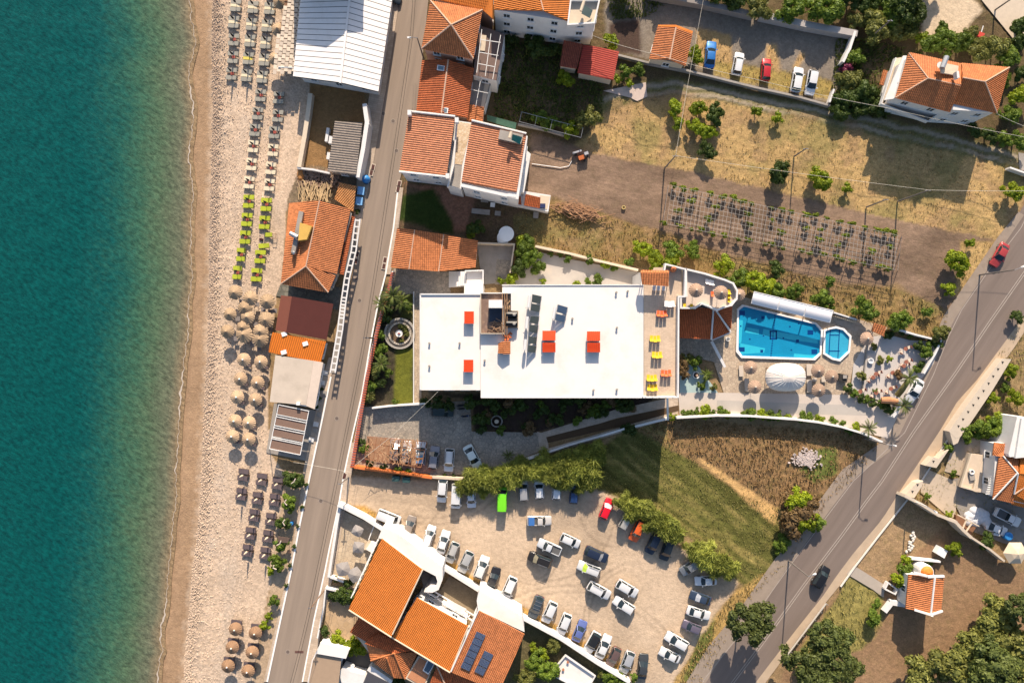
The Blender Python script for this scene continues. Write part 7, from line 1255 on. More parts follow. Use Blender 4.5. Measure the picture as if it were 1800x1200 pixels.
# ================================================================ POLES AND WIRES
def pole(base, top, h, label, lamp=None, mat=None, cat='utility pole', name='utility_pole'):
    a = W(*base, 0); t = thing(name, tuple(a), label, cat); m = MB(); m.tube([a, a + Vector((0, 0, h))], [.14, .09], 8); part(t, 'pole_shaft', m, mat or M('pole_grey', (.16, .14, .13), .7, .1))
    if lamp: m = MB(); L_ = Vector(lamp); m.tube([a + Vector((0, 0, h - .05)), a + Vector((0, 0, h + .2)) + L_ * .5, a + Vector((0, 0, h + .15)) + L_], .05, 5); part(t, 'lamp_arm', m, RIM); m = MB(); m.box(a + Vector((0, 0, h + .1)) + L_, (.6, .25, .12), math.atan2(L_.y, L_.x)); part(t, 'lamp_head', m, FRAMEW)
    else: m = MB(); m.box(a + Vector((0, 0, h - .3)), (.9, .1, .1)); part(t, 'cross_arm', m, RIM)
    return a + Vector((0,0,h))
p1 = pole((745,104), None, 8.4, 'street lamp by the pink house beside the coast road', (-1.3, 0, 0), cat='street lamp', name='street_lamp')
p2 = pole((660,594), None, 8.2, 'dark utility pole at the hotel front wall beside the coast road', mat=M('pole_dark', (.05, .04, .035), .8))
p3 = pole((572,1034), None, 9.0, 'brown utility pole opposite the round restaurant patio on the coast road', mat=M('pole_brown', (.2, .13, .09), .8))
p4 = pole((1168,296), None, 8.2, 'utility pole on the edge of the ploughed field left of the vineyard'); p5 = pole((1523,364), None, 6.5, 'utility pole inside the north edge of the vineyard, left of two'); p6 = pole((1578,354), None, 9.0, 'taller utility pole north-east of the vineyard, right of two')
p7 = pole((1722,483), None, 8.4, 'street lamp leaning over the highway near the red car', (1.2, .5, 0), cat='street lamp', name='street_lamp'); p8 = pole((1520,770), None, 7.0, 'street lamp at the palm where the pool wall meets the highway', (1.3, -.2, 0), cat='street lamp', name='street_lamp')
p9 = pole((1522,73), None, 8.0, 'utility pole among the trees east of the gravel lot'); p10 = pole((1396,275), None, 5.0, 'thin wooden pole above the dark tree in the golden field'); p11 = pole((1749,18), None, 8.0, 'utility pole on the pale road at the top right')
p12 = pole((613,838), None, 6.0, 'slim post with a round sign at the corner of the dirt car park')
p14 = pole((1595,876), None, 5.5, 'white lamp post leaning over the arched wall corner', (1.5, -.9, 0), M('white_post', (.6, .58, .56), .5), 'street lamp', 'street_lamp'); p15 = pole((1386,985), None, 8.0, 'slim street lamp by the bush on the highway shoulder', (1.0, .4, 0), cat='street lamp', name='street_lamp')
def wire(pts,label,r=.022,dark=True,sag=.5):
    m = MB()
    for a,b in zip(pts[:-1],pts[1:]):
        a = Vector(a); b = Vector(b); n_ = 10; m.tube([a + (b - a) * (k / n_) - Vector((0,0,4 * sag * (k / n_) * (1 - k / n_))) for k in range(n_ + 1)],r,4)
    single('overhead_cable', m, M('cable_dark', (.02, .018, .016), .6) if dark else M('cable_pale', (.55, .50, .42), .6), label, 'cable')
for o_, lb in ((-.3, 'left of the two dark power cables above the coast road'), (.12, 'right of the two dark power cables above the coast road')):
    v = Vector((o_,0,-.1)); wire([W(731,-60,8.2) + v,p1 + v + Vector((-.9,0,0)),p2 + v,p3 + v,W(505,1230,8.5) + v],lb,.028)
wire([W(1244,-40,8.4), p4, p6, W(1850,335,8.2)], 'pale cable from the top edge over the field and vineyard to the right edge', .024, False); wire([W(1040,62,6), W(1150,95,6.5), W(1330,140,6.5), W(1560,190,6.5), W(1840,248,6.5)], 'pale cable crossing above the gravel lot cars to the right edge', .03, False)
wire([W(1752,200,6.4), W(1850,238,7)], 'short pale cable leaving the corner of the top right villa', .03, False); wire([W(623,818,4), W(690,765,5), W(770,688,8.6)], 'pale cable from the orange wall up to the corner of the hotel roof', .025, False)
wire([W(516,812,3), W(618,830,4)], 'thin pale cable crossing the coast road by the orange wall', .02, False, .2)
# ================================================================ CARS
Wt = (.60,.60,.60); Sv = (.42,.42,.42); Bk = (.012,.012,.014); Nv = (.015,.025,.055)
SS = SHADE; GG = M('green_sunshade', (.38, .55, .06), .5, .1)
cars = [
 ('sedan',(1247,119),(1252,72),(.02,.15,.42),'bright blue car at the left end of the gravel lot',{}),
 ('suv',(1294,131),(1301.5,92),Wt,'white car with black roof bars, second from the left in the gravel lot',{'extra':'rack'}),
 ('hatch',(1346,141),(1349,102.5),(.45,.012,.02),'dark red car in the middle of the gravel lot',{}),
 ('hatch',(1398,162),(1406,117.5),Wt,'white car facing up, second from the right in the gravel lot',{}),
 ('hatch',(1431.5,122),(1423,167.5),Wt,'white car facing down at the right end of the gravel lot',{}),
 ('sedan',(1770,428),(1748,467),(.42,.05,.05),'red car driving on the highway below the street lamp',{}),
 ('sedan',(1620,667),(1598,706),Wt,'white sedan parked beside the highway at the cafe patio palms',{}),
 ('suv',(1433,1031),(1455,997),Bk,'black car driving up the highway',{}),
 ('suv',(761,723),(794,724),(.015,.03,.03),'dark green jeep in the shade under the shrubs by the hotel wall',{}),
 ('hatch',(693,812),(695,770),(.30,.24,.22),'dusty car half hidden under the reeds of the brown pergola',{}),
 ('hatch',(713,815),(716,775),(.42,.36,.34),'pale car in the middle below the brown pergola beams',{}),
 ('hatch',(738,818),(740,776),(.55,.55,.58),'car with a striped blue and orange cloth on its roof at the pergola end',{'extra':'blanket'}),
 ('hatch',(760,825),(765,784),(.22,.22,.25),'grey car just right of the brown pergola',{}),
 ('suv',(791,788),(788,829),Wt,'white car with dark roof bars right of the grey car in the slate court',{'extra':'rack'}),
 ('sedan',(820,783),(842,824),(.60,.66,.64),'pale mint white sedan parked diagonally in the slate court',{}),
 ('suv',(779,843),(775.5,883),Wt,'white car left end of the tamarisk row in the dirt car park',{}),
 ('van',(803,850),(800.5,894),Wt,'white van beside the first tamarisk in the dirt car park',{}),
 ('hatch',(827.5,860),(829,891),(.50,.53,.58),'pale blue grey car peeping out under the first tamarisk',{}),
 ('van',(882,895),(883,859),(.16,.62,.015),'lime green van under the tamarisks',{}),
 ('suv',(921,879),(919,844),(.34,.34,.35),'silver car right of the lime green van',{}),
 ('hatch',(949,877),(947,843),(.62,.63,.65),'white car third from the right under the tamarisks',{}),
 ('hatch',(978,878),(979,845),(.58,.60,.63),'white car second from the right under the tamarisks',{}),
 ('hatch',(1008,885),(1011,852),(.02,.05,.14),'dark blue car at the right end under the tamarisks',{}),
 ('hatch',(1059,912),(1074,877),(.62,.006,.02),'bright red car at the right side of the tamarisk row',{'glass':SS}),
 ('jeep',(1092.5,928),(1110,897),(.42,.40,.36),'beige grey jeep between the bright red car and the orange car',{}),
 ('suv',(1130,913),(1112,951),(.62,.10,.015),'orange car below the small tamarisks',{}),
 ('suv',(1155,942),(1142,969),(.012,.02,.04),'navy car left of the black one under the eastern tamarisks',{}),
 ('suv',(1178,951),(1167,982),(.012,.018,.025),'black car right of the navy one under the eastern tamarisks',{}),
 ('suv',(1228,986),(1199,1006),(.20,.21,.22),'dark silver car tucked under the last tamarisk',{'extra':'rack'}),
 ('sedan',(1260,1020),(1223,1022),(.62,.63,.65),'white sedan parked crosswise below the last tamarisk',{}),
 ('sedan',(1250,1058),(1214,1045),(.04,.06,.10),'dark blue sedan with a silver sunshade on the east side of the dirt car park',{'glass':SS}),
 ('sedan',(1208,1072),(1249,1084),Wt,'white sedan below the dark blue sedan with the sunshade',{}),
 ('hatch',(1230,1108),(1203,1097),(.14,.12,.16),'small purple grey car with white trim on the east side of the dirt car park',{}),
 ('hatch',(1209,1138),(1171,1116),Wt,'upper of the two white cars at the south-east corner of the dirt car park',{}),
 ('sedan',(1195,1160),(1161,1144),Wt,'lower of the two white cars at the south-east corner of the dirt car park',{}),
 ('pickup',(930,915),(966,915),(.50,.47,.44),'old pickup carrying a blue tarpaulin near the top of the dirt car park',{'extra':'load'}),
 ('pickup',(986,970),(946,953),(.52,.54,.56),'silver white pickup truck in the middle group of the dirt car park',{}),
 ('suv',(969,991),(929,976),(.025,.022,.02),'black car with a silver sunshade below the silver white pickup',{'extra':'rack','glass':M('bronze_sunshade',(.22,.20,.14),.4)}),
 ('hatch',(986,943),(1019,958),Wt,'small white car right of the silver white pickup',{}),
 ('suv',(1029,966),(1068,983),(.02,.03,.06),'navy blue car with a bright sunshade in the middle of the dirt car park',{'glass':SS}),
 ('suv',(1055,1007),(1016,992),(.56,.56,.55),'pale car with a lime green sunshade below the navy blue car',{'glass':GG,'extra':'rack'}),
 ('suv',(1034,1027),(1072,1048),Wt,'white car alone left of the pair in the open middle of the dirt car park',{'extra':'rack'}),
 ('hatch',(1085,1024),(1120,1045),Wt,'upper white car of the angled pair in the open dirt car park',{}),
 ('hatch',(1114,1075),(1080,1053),Wt,'lower white car of the angled pair in the open dirt car park',{}),
 ('van',(665,902),(701,916),Wt,'small white van beside the white restaurant wall near the coast road',{}),
 ('hatch',(714,944),(725,907),(.24,.20,.17),'brown grey car right of the small white van',{}),
 ('hatch',(748,960),(760,924),Wt,'white car first after the brown grey one in the row along the restaurant roof',{}),
 ('sedan',(773,973),(785,933),Wt,'white car second after the brown grey one in the row along the restaurant roof',{}),
 ('hatch',(802,953),(788,989),(.46,.45,.43),'silver car left of the twin silver pair along the restaurant roof',{'extra':'rack'}),
 ('hatch',(827,969),(810,1006),(.44,.44,.43),'silver car right of the twin silver pair along the restaurant roof',{}),
 ('hatch',(839,1016),(854,978),(.62,.62,.60),'pearl white car next to the black one along the restaurant garden',{}),
 ('sedan',(861,1036),(874,998),(.018,.018,.022),'glossy black car along the restaurant garden wall',{}),
 ('suv',(903,1014),(886,1053),Wt,'white car just right of the glossy black car',{}),
 ('hatch',(950,1048),(935,1086),(.05,.07,.09),'dark slate car with silver roof bars near the garden wall',{'extra':'frame'}),
 ('suv',(974,1058),(958,1094),Wt,'first white car right of the dark slate car along the lower wall',{}),
 ('suv',(999,1079),(984,1115),Wt,'second white car right of the dark slate car along the lower wall',{}),
 ('sedan',(1012,1126),(1026,1093),(.13,.17,.40),'violet blue car along the lower wall',{}),
 ('suv',(1051,1112),(1032,1146),Wt,'white car with a large black sunroof right of the violet blue car',{'roofc':(.02,.02,.02)}),
 ('sedan',(1052,1157),(1070,1117),Wt,'all white sedan between the black roofed car and the brown car',{}),
 ('hatch',(1087,1139),(1071,1171),(.14,.09,.08),'brown car near the bottom of the dirt car park',{}),
 ('hatch',(1110,1145),(1095,1183),(.42,.43,.44),'silver car between the brown car and the black car at the bottom',{}),
 ('sedan',(1128,1194),(1133,1150),(.05,.055,.06),'long black car at the very bottom of the dirt car park',{}),
 ('pickup',(1750,898),(1794,920),(.60,.60,.60),'white pickup truck with an empty brown bed in the right edge yard',{}),
 ('sedan',(672,-8),(700,-2),(.02,.03,.04),'dark car cut by the top edge beside the white restaurant',{}),
 ('sedan',(1742,925),(1765,934),(.62,.62,.62),'white car half under the tarpaulin below the white pickup',{}),
]
for ty,a,b,c_,lb,kw in cars: car(ty,a,b,c_,lb,**kw)
for i,(x,y) in enumerate(((818,731),(812,718),(811,712))):
    c = W(x, y, .5); t = thing('scooter', (c.x, c.y, 0), ['scooter with a white shield parked lowest by the shaded garden', 'middle scooter of the three by the shaded garden', 'upper scooter of the three by the shaded garden'][i], 'scooter', 'scooters by the shaded garden', .1); m = MB(); m.box((0, 0, .55), (1.1, .32, .3)); m.box((.55, 0, .75), (.12, .4, .6)); part(t, 'body', m, PLAST if i else M('navy_scooter', (.02, .03, .08), .4), local=True); m = MB(); m.box((-.1, 0, .76), (.6, .26, .1)); part(t, 'seat', m, TYRE, local=True); m = MB(); m.tube([(.6, -.35, 1.05), (.6, .35, 1.05)], .03); part(t, 'handlebar', m, RIM, local=True)
    for sx in (-.6, .65): m = MB(); m.tube([(sx, -.05, .25), (sx, .05, .25)], .25, 12); part(t, 'wheel', m, TYRE, local=True)
for i, (x, y) in enumerate(((696,841),(714,843))): m = MB(); c = W(x, y, 1); t = thing('rubbish_container', (c.x, c.y, 0), ['left', 'right'][i] + ' dark green rubbish container in the shade of the orange topped wall', 'rubbish bin', 'dark rubbish containers'); m.box((c.x, c.y, .55), (1.2, .8, 1.0)); part(t, 'container', m, M('dark_green_plastic', (.02, .05, .05), .6)); m = MB(); m.box((c.x, c.y, 1.09), (1.3, .9, .08)); part(t, 'lid', m, M('dark_green_plastic2', (.03, .07, .07), .5))
# ================================================================ BEACH
GR = lounger_proto('sun_lounger', (.20, .20, .18), (.28, .265, .225), w=.74, L=1.95, label='grey', group='x'); CR_ = lounger_proto('sun_lounger', (.55, .48, .38), (.62, .53, .38), w=.74, L=1.9, label='c'); GN = lounger_proto('sun_lounger', (.35, .38, .06), (.36, .40, .028), w=.8, L=1.95, label='g'); BR = lounger_proto('sun_lounger', (.10, .065, .05), (.105, .08, .085), w=.85, L=1.9, label='b')
def closed_parasol_proto(c):
    t = thing('closed_parasol', (0, -300, 0), 'p', 'parasol'); m = MB(); m.tube([(0, 0, 0), (0, 0, 2.4)], .03, 6); part(t, 'pole', m, WOOD, local=True); m = MB(); m.lathe((0, 0, 0), [(.05, 1.0), (.19, 1.15), (.15, 1.7), (.05, 2.35), (.02, 2.45)], 9); part(t, 'folded_canopy', m, M('folded_' + str(round(c[0], 2)), c, .8, .1), local=True); return t
PD,PL_ = closed_parasol_proto((.018,.018,.022)),closed_parasol_proto((.62,.50,.38)); protos = [GR,CR_,GN,BR,PD,PL_]
def place(proto,x,y,z,rz,label,group,sc=None):
    c = W(x, y, z); o = copy_tree(proto, loc=(c.x, c.y, 0), rz=rz, scale=sc, label=label); o['group'] = group; return o
C1 = [(414.5,10),(411,39),(411,70),(409.5,101),(407,130)]; C2 = [(445,13),(442,43),(439.5,72),(436.7,103),(433.5,133)]; C3 = [(478,-14),(474,15),(469.5,45.5),(467,75.5),(464.5,105.5),(461,135.5)]
def beach_set(cx,cy,proto,cname,where,gname,parasol=PD,gap=6.6,acc=None,rz=-.09,sc=None):
    for s_, nm in ((-1, 'upper'), (1, 'lower')): place(proto, cx + s_ * -.6, cy + s_ * gap, .35, rz, f'{nm} {cname} lounger, {where}', gname, sc)
    place(parasol, cx + 3.0, cy - 1.5, 0, 0, f'closed parasol between the {cname} loungers, {where}', 'closed parasols on the beach')
    c = W(cx,cy,.3)
    if acc in ('cream', 'yellow'):
        t = thing('low_table', (c.x, c.y, 0), f'{acc} low table between the {cname} loungers, {where}', 'table', 'low beach tables', rz); m = MB(); m.box((-.1, .02, .33), (1.65, .52, .06)); part(t, 'table_top', m, M('table_' + acc, (.66, .56, .38) if acc == 'cream' else (.62, .50, .10), .7, .06), local=True); m = MB(); [m.box((sx, 0, .15), (.06, .4, .3)) for sx in (-.7, .55)]; part(t, 'leg', m, WOOD, local=True)
    elif acc == 'red':
        t = thing('side_table', (c.x + .15, c.y, 0), f'small red side table, {cname} loungers, {where}', 'side table', 'small red side tables', .1); m = MB(); m.box((0, 0, .45), (.5, .5, .05)); part(t, 'table_top', m, M('red_table', (.33, .07, .05), .6, .15), local=True); m = MB(); m.tube([(0, 0, 0), (0, 0, .43)], .04); part(t, 'leg', m, WOOD, local=True)
NR = lambda i: ORD[i]
for ci,Cc in enumerate((C1,C2,C3)):
    for i,(x,y) in enumerate(Cc):
        acc = 'red' if (ci == 0 and i >= 2) else 'yellow' if (ci == 1 and i == 3) else 'cream'
        beach_set(x, y, GR, 'grey', f"{['seaward','middle','landward'][ci]} column, {ORD[i]} from the top edge", 'grey sun loungers at the top of the beach', acc=acc)
for ci,Cc in enumerate(([(458,168),(453,200),(448,229)],[(490,172),(488.5,204),(482,233)])):
    for i, (x, y) in enumerate(Cc): beach_set(x, y, GR, 'grey', f"{['left','right'][ci]} column below the restaurant corner, {ORD[i]} of three", 'grey sun loungers at the top of the beach', acc='red')
for ci,Cc in enumerate(([(445,257.5),(442,289),(438,321)],[(480,264),(476,296),(473.5,325)])):
    for i, (x, y) in enumerate(Cc): beach_set(x, y, CR_, 'cream', f"{['left','right'][ci]} cream column, {ORD[i]} from the top", 'cream sun loungers', acc='red')
for ci,Cc in enumerate(([(437,354),(434,386),(431,417),(423.5,447.5),(417,479)],[(468,359.5),(465,391),None,(457.5,451),(451,483)])):
    for i,p in enumerate(Cc):
        if p: beach_set(p[0], p[1], GN, 'lime green', f"{['left','right'][ci]} lime column, {ORD[i]} from the top", 'lime green sun loungers', acc='red', gap=7.4, rz=-.04, sc=(.82, 1, 1) if (ci == 0 and i > 2) else None)
place(GN, 472, 412.5, .35, .0, 'half shaded lime green lounger beside the small beach table on the right', 'lime green sun loungers', (.7, .9, 1)); place(GN, 464, 432, .35, .08, 'single lime green lounger turned slightly, below the dark towel', 'lime green sun loungers')
m = MB(); c = W(459.5,421); m.box((c.x, c.y, .06), (.7, .4, .12), -.2); m.box((c.x + .1, c.y, .16), (.35, .25, .1), .3); single('dark_towel', m, M('maroon_towel', (.05, .01, .015), .9), 'dark maroon towel dropped on the pebbles between two lime loungers', 'towel')
t = thing('beach_frame', W(481, 415), 'small dark frame table on the beach beside the tavern', 'table'); c = W(481, 415, .7)
m = MB(); [m.beam((c.x + a, c.y + b, .7), (c.x + a2, c.y + b2, .7), .06) for a, b, a2, b2 in ((-.3, -.4, .4, -.4), (.4, -.4, .4, .4), (.4, .4, -.3, .4))]; part(t, 'frame', m, WOOD); m = MB(); [m.tube([(c.x + a, c.y + b, 0), (c.x + a, c.y + b, .7)], .03) for a, b in ((.4, -.4), (.4, .4), (-.3, .4), (-.3, -.4))]; part(t, 'leg', m, WOOD)
for ci,Cc in enumerate(([(427.5,834),(424,868)],[(460,842),(452.5,875),(446.7,905),(440,937),(435,967)],[(487.5,849),(482.5,878),(476,912),(471,942),(466,972)])):
    for i,(x,y) in enumerate(Cc):
        w_ = f"{['seaward','middle','landward'][ci]} wicker column, {ORD[i]} from the top"
        for s_, nm in ((-1, 'upper'), (1, 'lower')): place(BR, x + s_ * -1.0, y + s_ * 6.0, .35, -.10, f'{nm} dark brown wicker lounger, {w_}', 'dark brown wicker loungers')
        place(PL_, x + 3.0, y - .5, 0, 0, f'closed cream parasol over the dark brown loungers, {w_}', 'closed cream parasols')
        c = W(x + 8.5, y + 2, .3); m = MB(); m.box((c.x, c.y, .22), (.38, .38, .44), -.1); single('wicker_table', m, M('dark_wicker', (.07, .045, .035), .8, .2), f'small dark wicker side table, {w_}', 'side table', 'dark wicker side tables')
STR = straw_mat('straw_thatch', (.54, .385, .25), (.27, .18, .115)); STB = straw_mat('straw_ragged', (.50, .36, .225), (.19, .13, .088)); STP = straw_mat('brown_thatch', (.36, .22, .13), (.19, .115, .07)); STG = straw_mat('pool_thatch', (.40, .28, .20), (.25, .17, .13))
U1 = umbrella_proto('straw_umbrella', 1.18, 2.45, .62, STR, 'u', seed=3, ragged=.05, tip=FRAMEW); U2 = umbrella_proto('straw_umbrella', 1.42, 2.75, .75, STB, 'u', seed=5, ragged=.16); U3 = umbrella_proto('straw_umbrella', 1.16, 2.5, .6, STP, 'u', seed=6, ragged=.03, tip=M('pale_tip', (.62, .55, .5), .7)); U4 = umbrella_proto('straw_umbrella', 1.18, 2.45, .6, STG, 'u', seed=8, ragged=.03, tip=M('pale_tip2', (.52, .46, .4), .7)); protos += [U1, U2, U3, U4]
def umb(pr,x,y,lb,g,z=0,zt=2.1,sc=None):
    c = W(x, y, z + zt); o = copy_tree(pr, loc=(c.x, c.y, z), rz=R.uniform(0, 6), scale=sc, label=lb); o['group'] = g; return o
US = [(427.5,632),(457.5,636),(421.7,666),(451.7,672.5),(416,698),(447.5,702.5),(411.7,740),(436.7,743),(407.5,767),(436,772)]
for i, (x, y) in enumerate(US): umb(U1, x, y, f"golden straw umbrella west of the flat roof, {['left','right'][i % 2]} column, {ORD[i // 2]} row", 'golden straw umbrellas')
UB = [(413,514,.9,'top left'),(440,524,.92,'top centre'),(470,530,.95,'top right, by the dark chairs'),(404,552,.8,'second row, far left'),(431,541,.9,'second row, partly under its neighbour'),(435,557,.85,'second row, centre'),(467.5,562,1.0,'second row, right, by the maroon awning'),(427,575,.8,'third row, half hidden behind'),(399,582.5,.85,'third row, far left'),(429,587.5,1.05,'third row, centre'),(458,582,.95,'third row, right, lying behind'),(457.5,596,1.02,'bottom right, just above the orange sheet roof'),(489,52,.85,'no: '),(484,103,.85,'no: '),(492,4,.85,'no: ')]
for x, y, s_, w_ in UB: umb(U2, x, y, f'ragged straw umbrella by the maroon awning, {w_}' if w_ != 'no: ' else f'{["upper","middle","lower"][[4,52,103].index(y)]} ragged straw umbrella beside the woven cream awning', 'ragged straw umbrellas', sc=(s_ * .97, s_ * .97, 1))
for i,(x,y) in enumerate(((413,1106),(448,1113),(407.5,1138),(442.5,1147),(400,1171),(435,1180))):
    w_ = f"{['left','right'][i % 2]} column, {ORD[i // 2]} row"; umb(U3, x, y, f'brown straw umbrella at the bottom of the beach, {w_}', 'brown straw umbrellas')
    for k, (dx, dy) in enumerate(((3, -13),)): place(BR, x + dx, y + dy, .35, -.08, f'dark brown lounger showing above the brown straw umbrella, {w_}', 'loungers under brown straw umbrellas', (1.05, .9, 1)); place(BR, x + dx + 2, y + dy + 11, .35, -.08, f'dark brown lounger mostly under the brown straw umbrella, {w_}', 'loungers under brown straw umbrellas', (1.05, .9, 1))
for i,(x,y) in enumerate(US):
    place(BR, x + 7, y + 9, .35, -.15, f"brown lounger in the shade beside the golden straw umbrella, {['left','right'][i % 2]} column, {ORD[i // 2]} row", 'loungers by the golden straw umbrellas', (.8, .6, .8))
for x, y, lb, z in ((1224,510,'grey straw umbrella on the left of the round terrace',5.2),(1268,514,'grey straw umbrella on the right of the round terrace',5.2),(1320,646,'straw umbrella below the left end of the large pool, upper one',0),(1327.5,680,'straw umbrella at the lower left of the cream dome tent',0),(1439,652,'straw umbrella at the upper right of the cream dome tent',0),(1463,662,'rightmost straw umbrella of the group east of the cream dome tent',0),(1440,686,'lowest straw umbrella east of the cream dome tent',0),(1525,595,'straw umbrella beside the little striped tile roof',0),(1299,517,'pale straw umbrella half hidden behind the round terrace wall',0)): umb(U4, x, y, lb, 'straw umbrellas round the pool', z)
for i, (x, y, w_, h_) in enumerate(((1303,652,.75,1.9),(1313,676,.8,2.2),(1423,650,1.0,2.0),(1448,666,.8,1.0),(1423,678,.9,2.2),(1432,667,.8,.6))): c = W(x, y, .4); m = MB(); m.box((c.x, c.y, .36), (w_, h_, .09), .05); [m.box((c.x + sx * (w_ / 2 - .08), c.y + sy * (h_ / 2 - .1), .16), (.06, .06, .32)) for sx in (-1, 1) for sy in (-1, 1)]; single('pool_lounger', m, M('beige_pad', (.52, .45, .38), .8, .08), f"beige pool lounger, {['left of the upper left umbrella','above the lower left umbrella','between the dome tent and the upper right umbrella','under the rightmost umbrella','beside the lowest umbrella','small one between the umbrellas'][i]}", 'sun lounger', 'beige pool loungers')
c = W(1481,664,.5); m = MB(); m.box((c.x, c.y, .4), (1.5, 1.3, .8), -.2); single('black_bar', m, DARK, 'black square counter east of the pool umbrellas', 'counter'); c = W(1484,660,.9); m = MB(); m.box((c.x + .1, c.y - .2, .95), (.7, .6, .1)); single('tray', m, GREYC, 'grey tray lying on the black square counter', 'tray')
wick = M('red_wicker', (.27, .10, .065), .8, .2); cus = M('cream_cushion', (.70, .56, .44), .8, .06)
CAFE = [(1592,613,'north-east corner'),(1593,636,'upper right'),(1589,643,'right of centre, above the large brown planter'),(1569,655,'left of the large brown planter'),(1540,657,'left middle'),(1535,663,'far left middle'),(1566,683,'lower right'),(1540,690,'bottom centre'),(1512,688,'bottom left by the hedge'),(1551,690,'bottom right of centre')]
for i,(x,y,w_) in enumerate(CAFE[:9]):
    c = W(x, y, .7); t = thing('cafe_table', (c.x, c.y, 0), f'small red brown cafe table, {w_}', 'cafe table', 'cafe tables'); m = MB(); m.lathe((0, 0, .68), [(.36, 0), (.36, .04)], 14); part(t, 'table_top', m, wick, local=True); m = MB(); m.tube([(0, 0, 0), (0, 0, .68)], .05); part(t, 'leg', m, DARK, local=True)
    for k,(dx,dy) in enumerate(((.75,.25),(-.55,-.6))):
        a = math.atan2(dy, dx); o = thing('cafe_chair', (c.x + dx, c.y + dy, 0), f"{['upper right','lower left'][k]} wicker chair at the cafe table, {w_}", 'chair', 'cafe chairs', a); m = MB(); m.box((.02, 0, .42), (.5, .5, .1)); part(o, 'cushion', m, cus, local=True); m = MB(); m.box((.28, 0, .6), (.06, .52, .5)); [m.box((sx, sy, .2), (.05, .05, .4)) for sx in (-.2, .25) for sy in (-.2, .2)]; part(o, 'frame', m, wick, local=True)
for i,(x,y) in enumerate(((425,530),(452,535),(463,544),(483,546),(418,560),(449,570),(476,578),(415,595),(444,604),(456,612),(475,548))):
    c = W(x, y, .7); t = thing('beach_table', (c.x, c.y, 0), f'{ORD[i]} dark table from the top between the ragged umbrellas', 'table', 'dark beach restaurant tables'); m = MB(); m.box((0, 0, .72), (.8, .8, .05)); part(t, 'table_top', m, M('grey_table', (.22, .19, .18), .7, .2), local=True); m = MB(); m.tube([(0, 0, 0), (0, 0, .7)], .05); part(t, 'leg', m, DARK, local=True)
for p in protos:       # prototypes leave the scene again
    for ch in [p] + KIDS.get(p.name,[]): bpy.data.objects.remove(ch)
GP = M('grey_parasol_cloth', (.27, .245, .23), .85, .08)
for i,(x,y,r) in enumerate(((628,933,1.15),(630,962,1.25),(603,1000,1.5),(624,1010,1.5))):
    c = W(x, y, 2.3); t = thing('grey_parasol', (c.x, c.y, 0), ['open grey square parasol near the top of the restaurant terrace', 'second grey square parasol beside the white stair', 'large grey parasol at the lower left of the terrace', 'large grey parasol at the lower right of the terrace'][i], 'parasol', 'grey terrace parasols', .3 + i * .35); m = MB(); m.add([(0, 0, 2.6)] + [(r * math.cos(a) * (1 if k % 2 == 0 else .80), r * math.sin(a) * (1 if k % 2 == 0 else .80), 2.15 if k % 2 == 0 else 2.2) for k, a in enumerate([math.pi / 4 * q_ for q_ in range(8)])], [(0, k + 1, (k + 1) % 8 + 1) for k in range(8)]); part(t, 'canopy', m, GP, local=True); m = MB(); m.tube([(0, 0, 0), (0, 0, 2.5)], .04); part(t, 'pole', m, WOOD, local=True)
t = thing('terrace_steps', W(648, 960), 'small white stepped porch on the restaurant terrace', 'steps');
for k in range(3): m = MB(); m.prism(wpoly([(648 + k * 2, 948 + k * 2),(662, 955),(655, 972),(639 + k * 2, 965)], .4 * (k + 1)), 0, .4 * (k + 1)); part(t, 'step', m, WALLC if k < 2 else ROOFW)
m = MB(); m.beam(W(660,917,1), W(648,948,1), .15, .2); single('rail', m, FRAMEW, 'thin white rail between the terrace wall and the stepped porch', 'rail')
t = thing('restaurant_pergola', W(800, 1050), 'white beamed walkway pergola between the flat roof and the middle orange roof', 'pergola')
for a, b in (((750,1040),(835,1093)),((757,1035),(840,1085)),((772,1045),(765,1052)),((790,1056),(783,1063)),((808,1067),(801,1075)),((826,1080),(820,1088))): m = MB(); m.beam(W(*a, 3.2), W(*b, 3.2), .2, .15); part(t, 'beam', m, FRAMEW)
m = MB(); m.prism(wpoly([(787,1053),(820,1070),(813,1080),(782,1062)], 3.4), 3.3, 3.4); part(t, 'white_panel', m, ROOFW)
sheet('garden_gravel', [(760,1042),(850,1095),(838,1040),(790,1012),(775,1035)], .03, M('garden_mix', (.26, .20, .13), .95, .35, 1.0, .2, 4))
for i, (x, y, r, k) in enumerate(((1538,609,6,'olive'),(1548.5,634,7,'olive'),(1563,631,6,'citrus'),(1516,659,8,'olive'),(1579,660,9,'scrub'),(1538,687,5,'mid'))): plant(x, y, r, k, ['yellow green potted shrub near the striped tile roof', 'dark potted shrub in the middle of the cafe patio', 'bright potted shrub touching the dark one on the cafe patio', 'round yellow green shrub at the west side of the cafe patio', 'large brown leaved planter on the cafe patio', 'green shrub among the cafe tables at the bottom'][i], 'potted shrubs on the cafe patio', h=1.8)
c = W(1531,634,.4); m = MB(); m.lathe((c.x, c.y, 0), [(.42, 0), (.5, .45), (.36, .45), (.3, .2)], 16); single('white_bowl', m, FRAMEW, 'empty white round bowl beside the grey curb of the cafe patio', 'bowl')
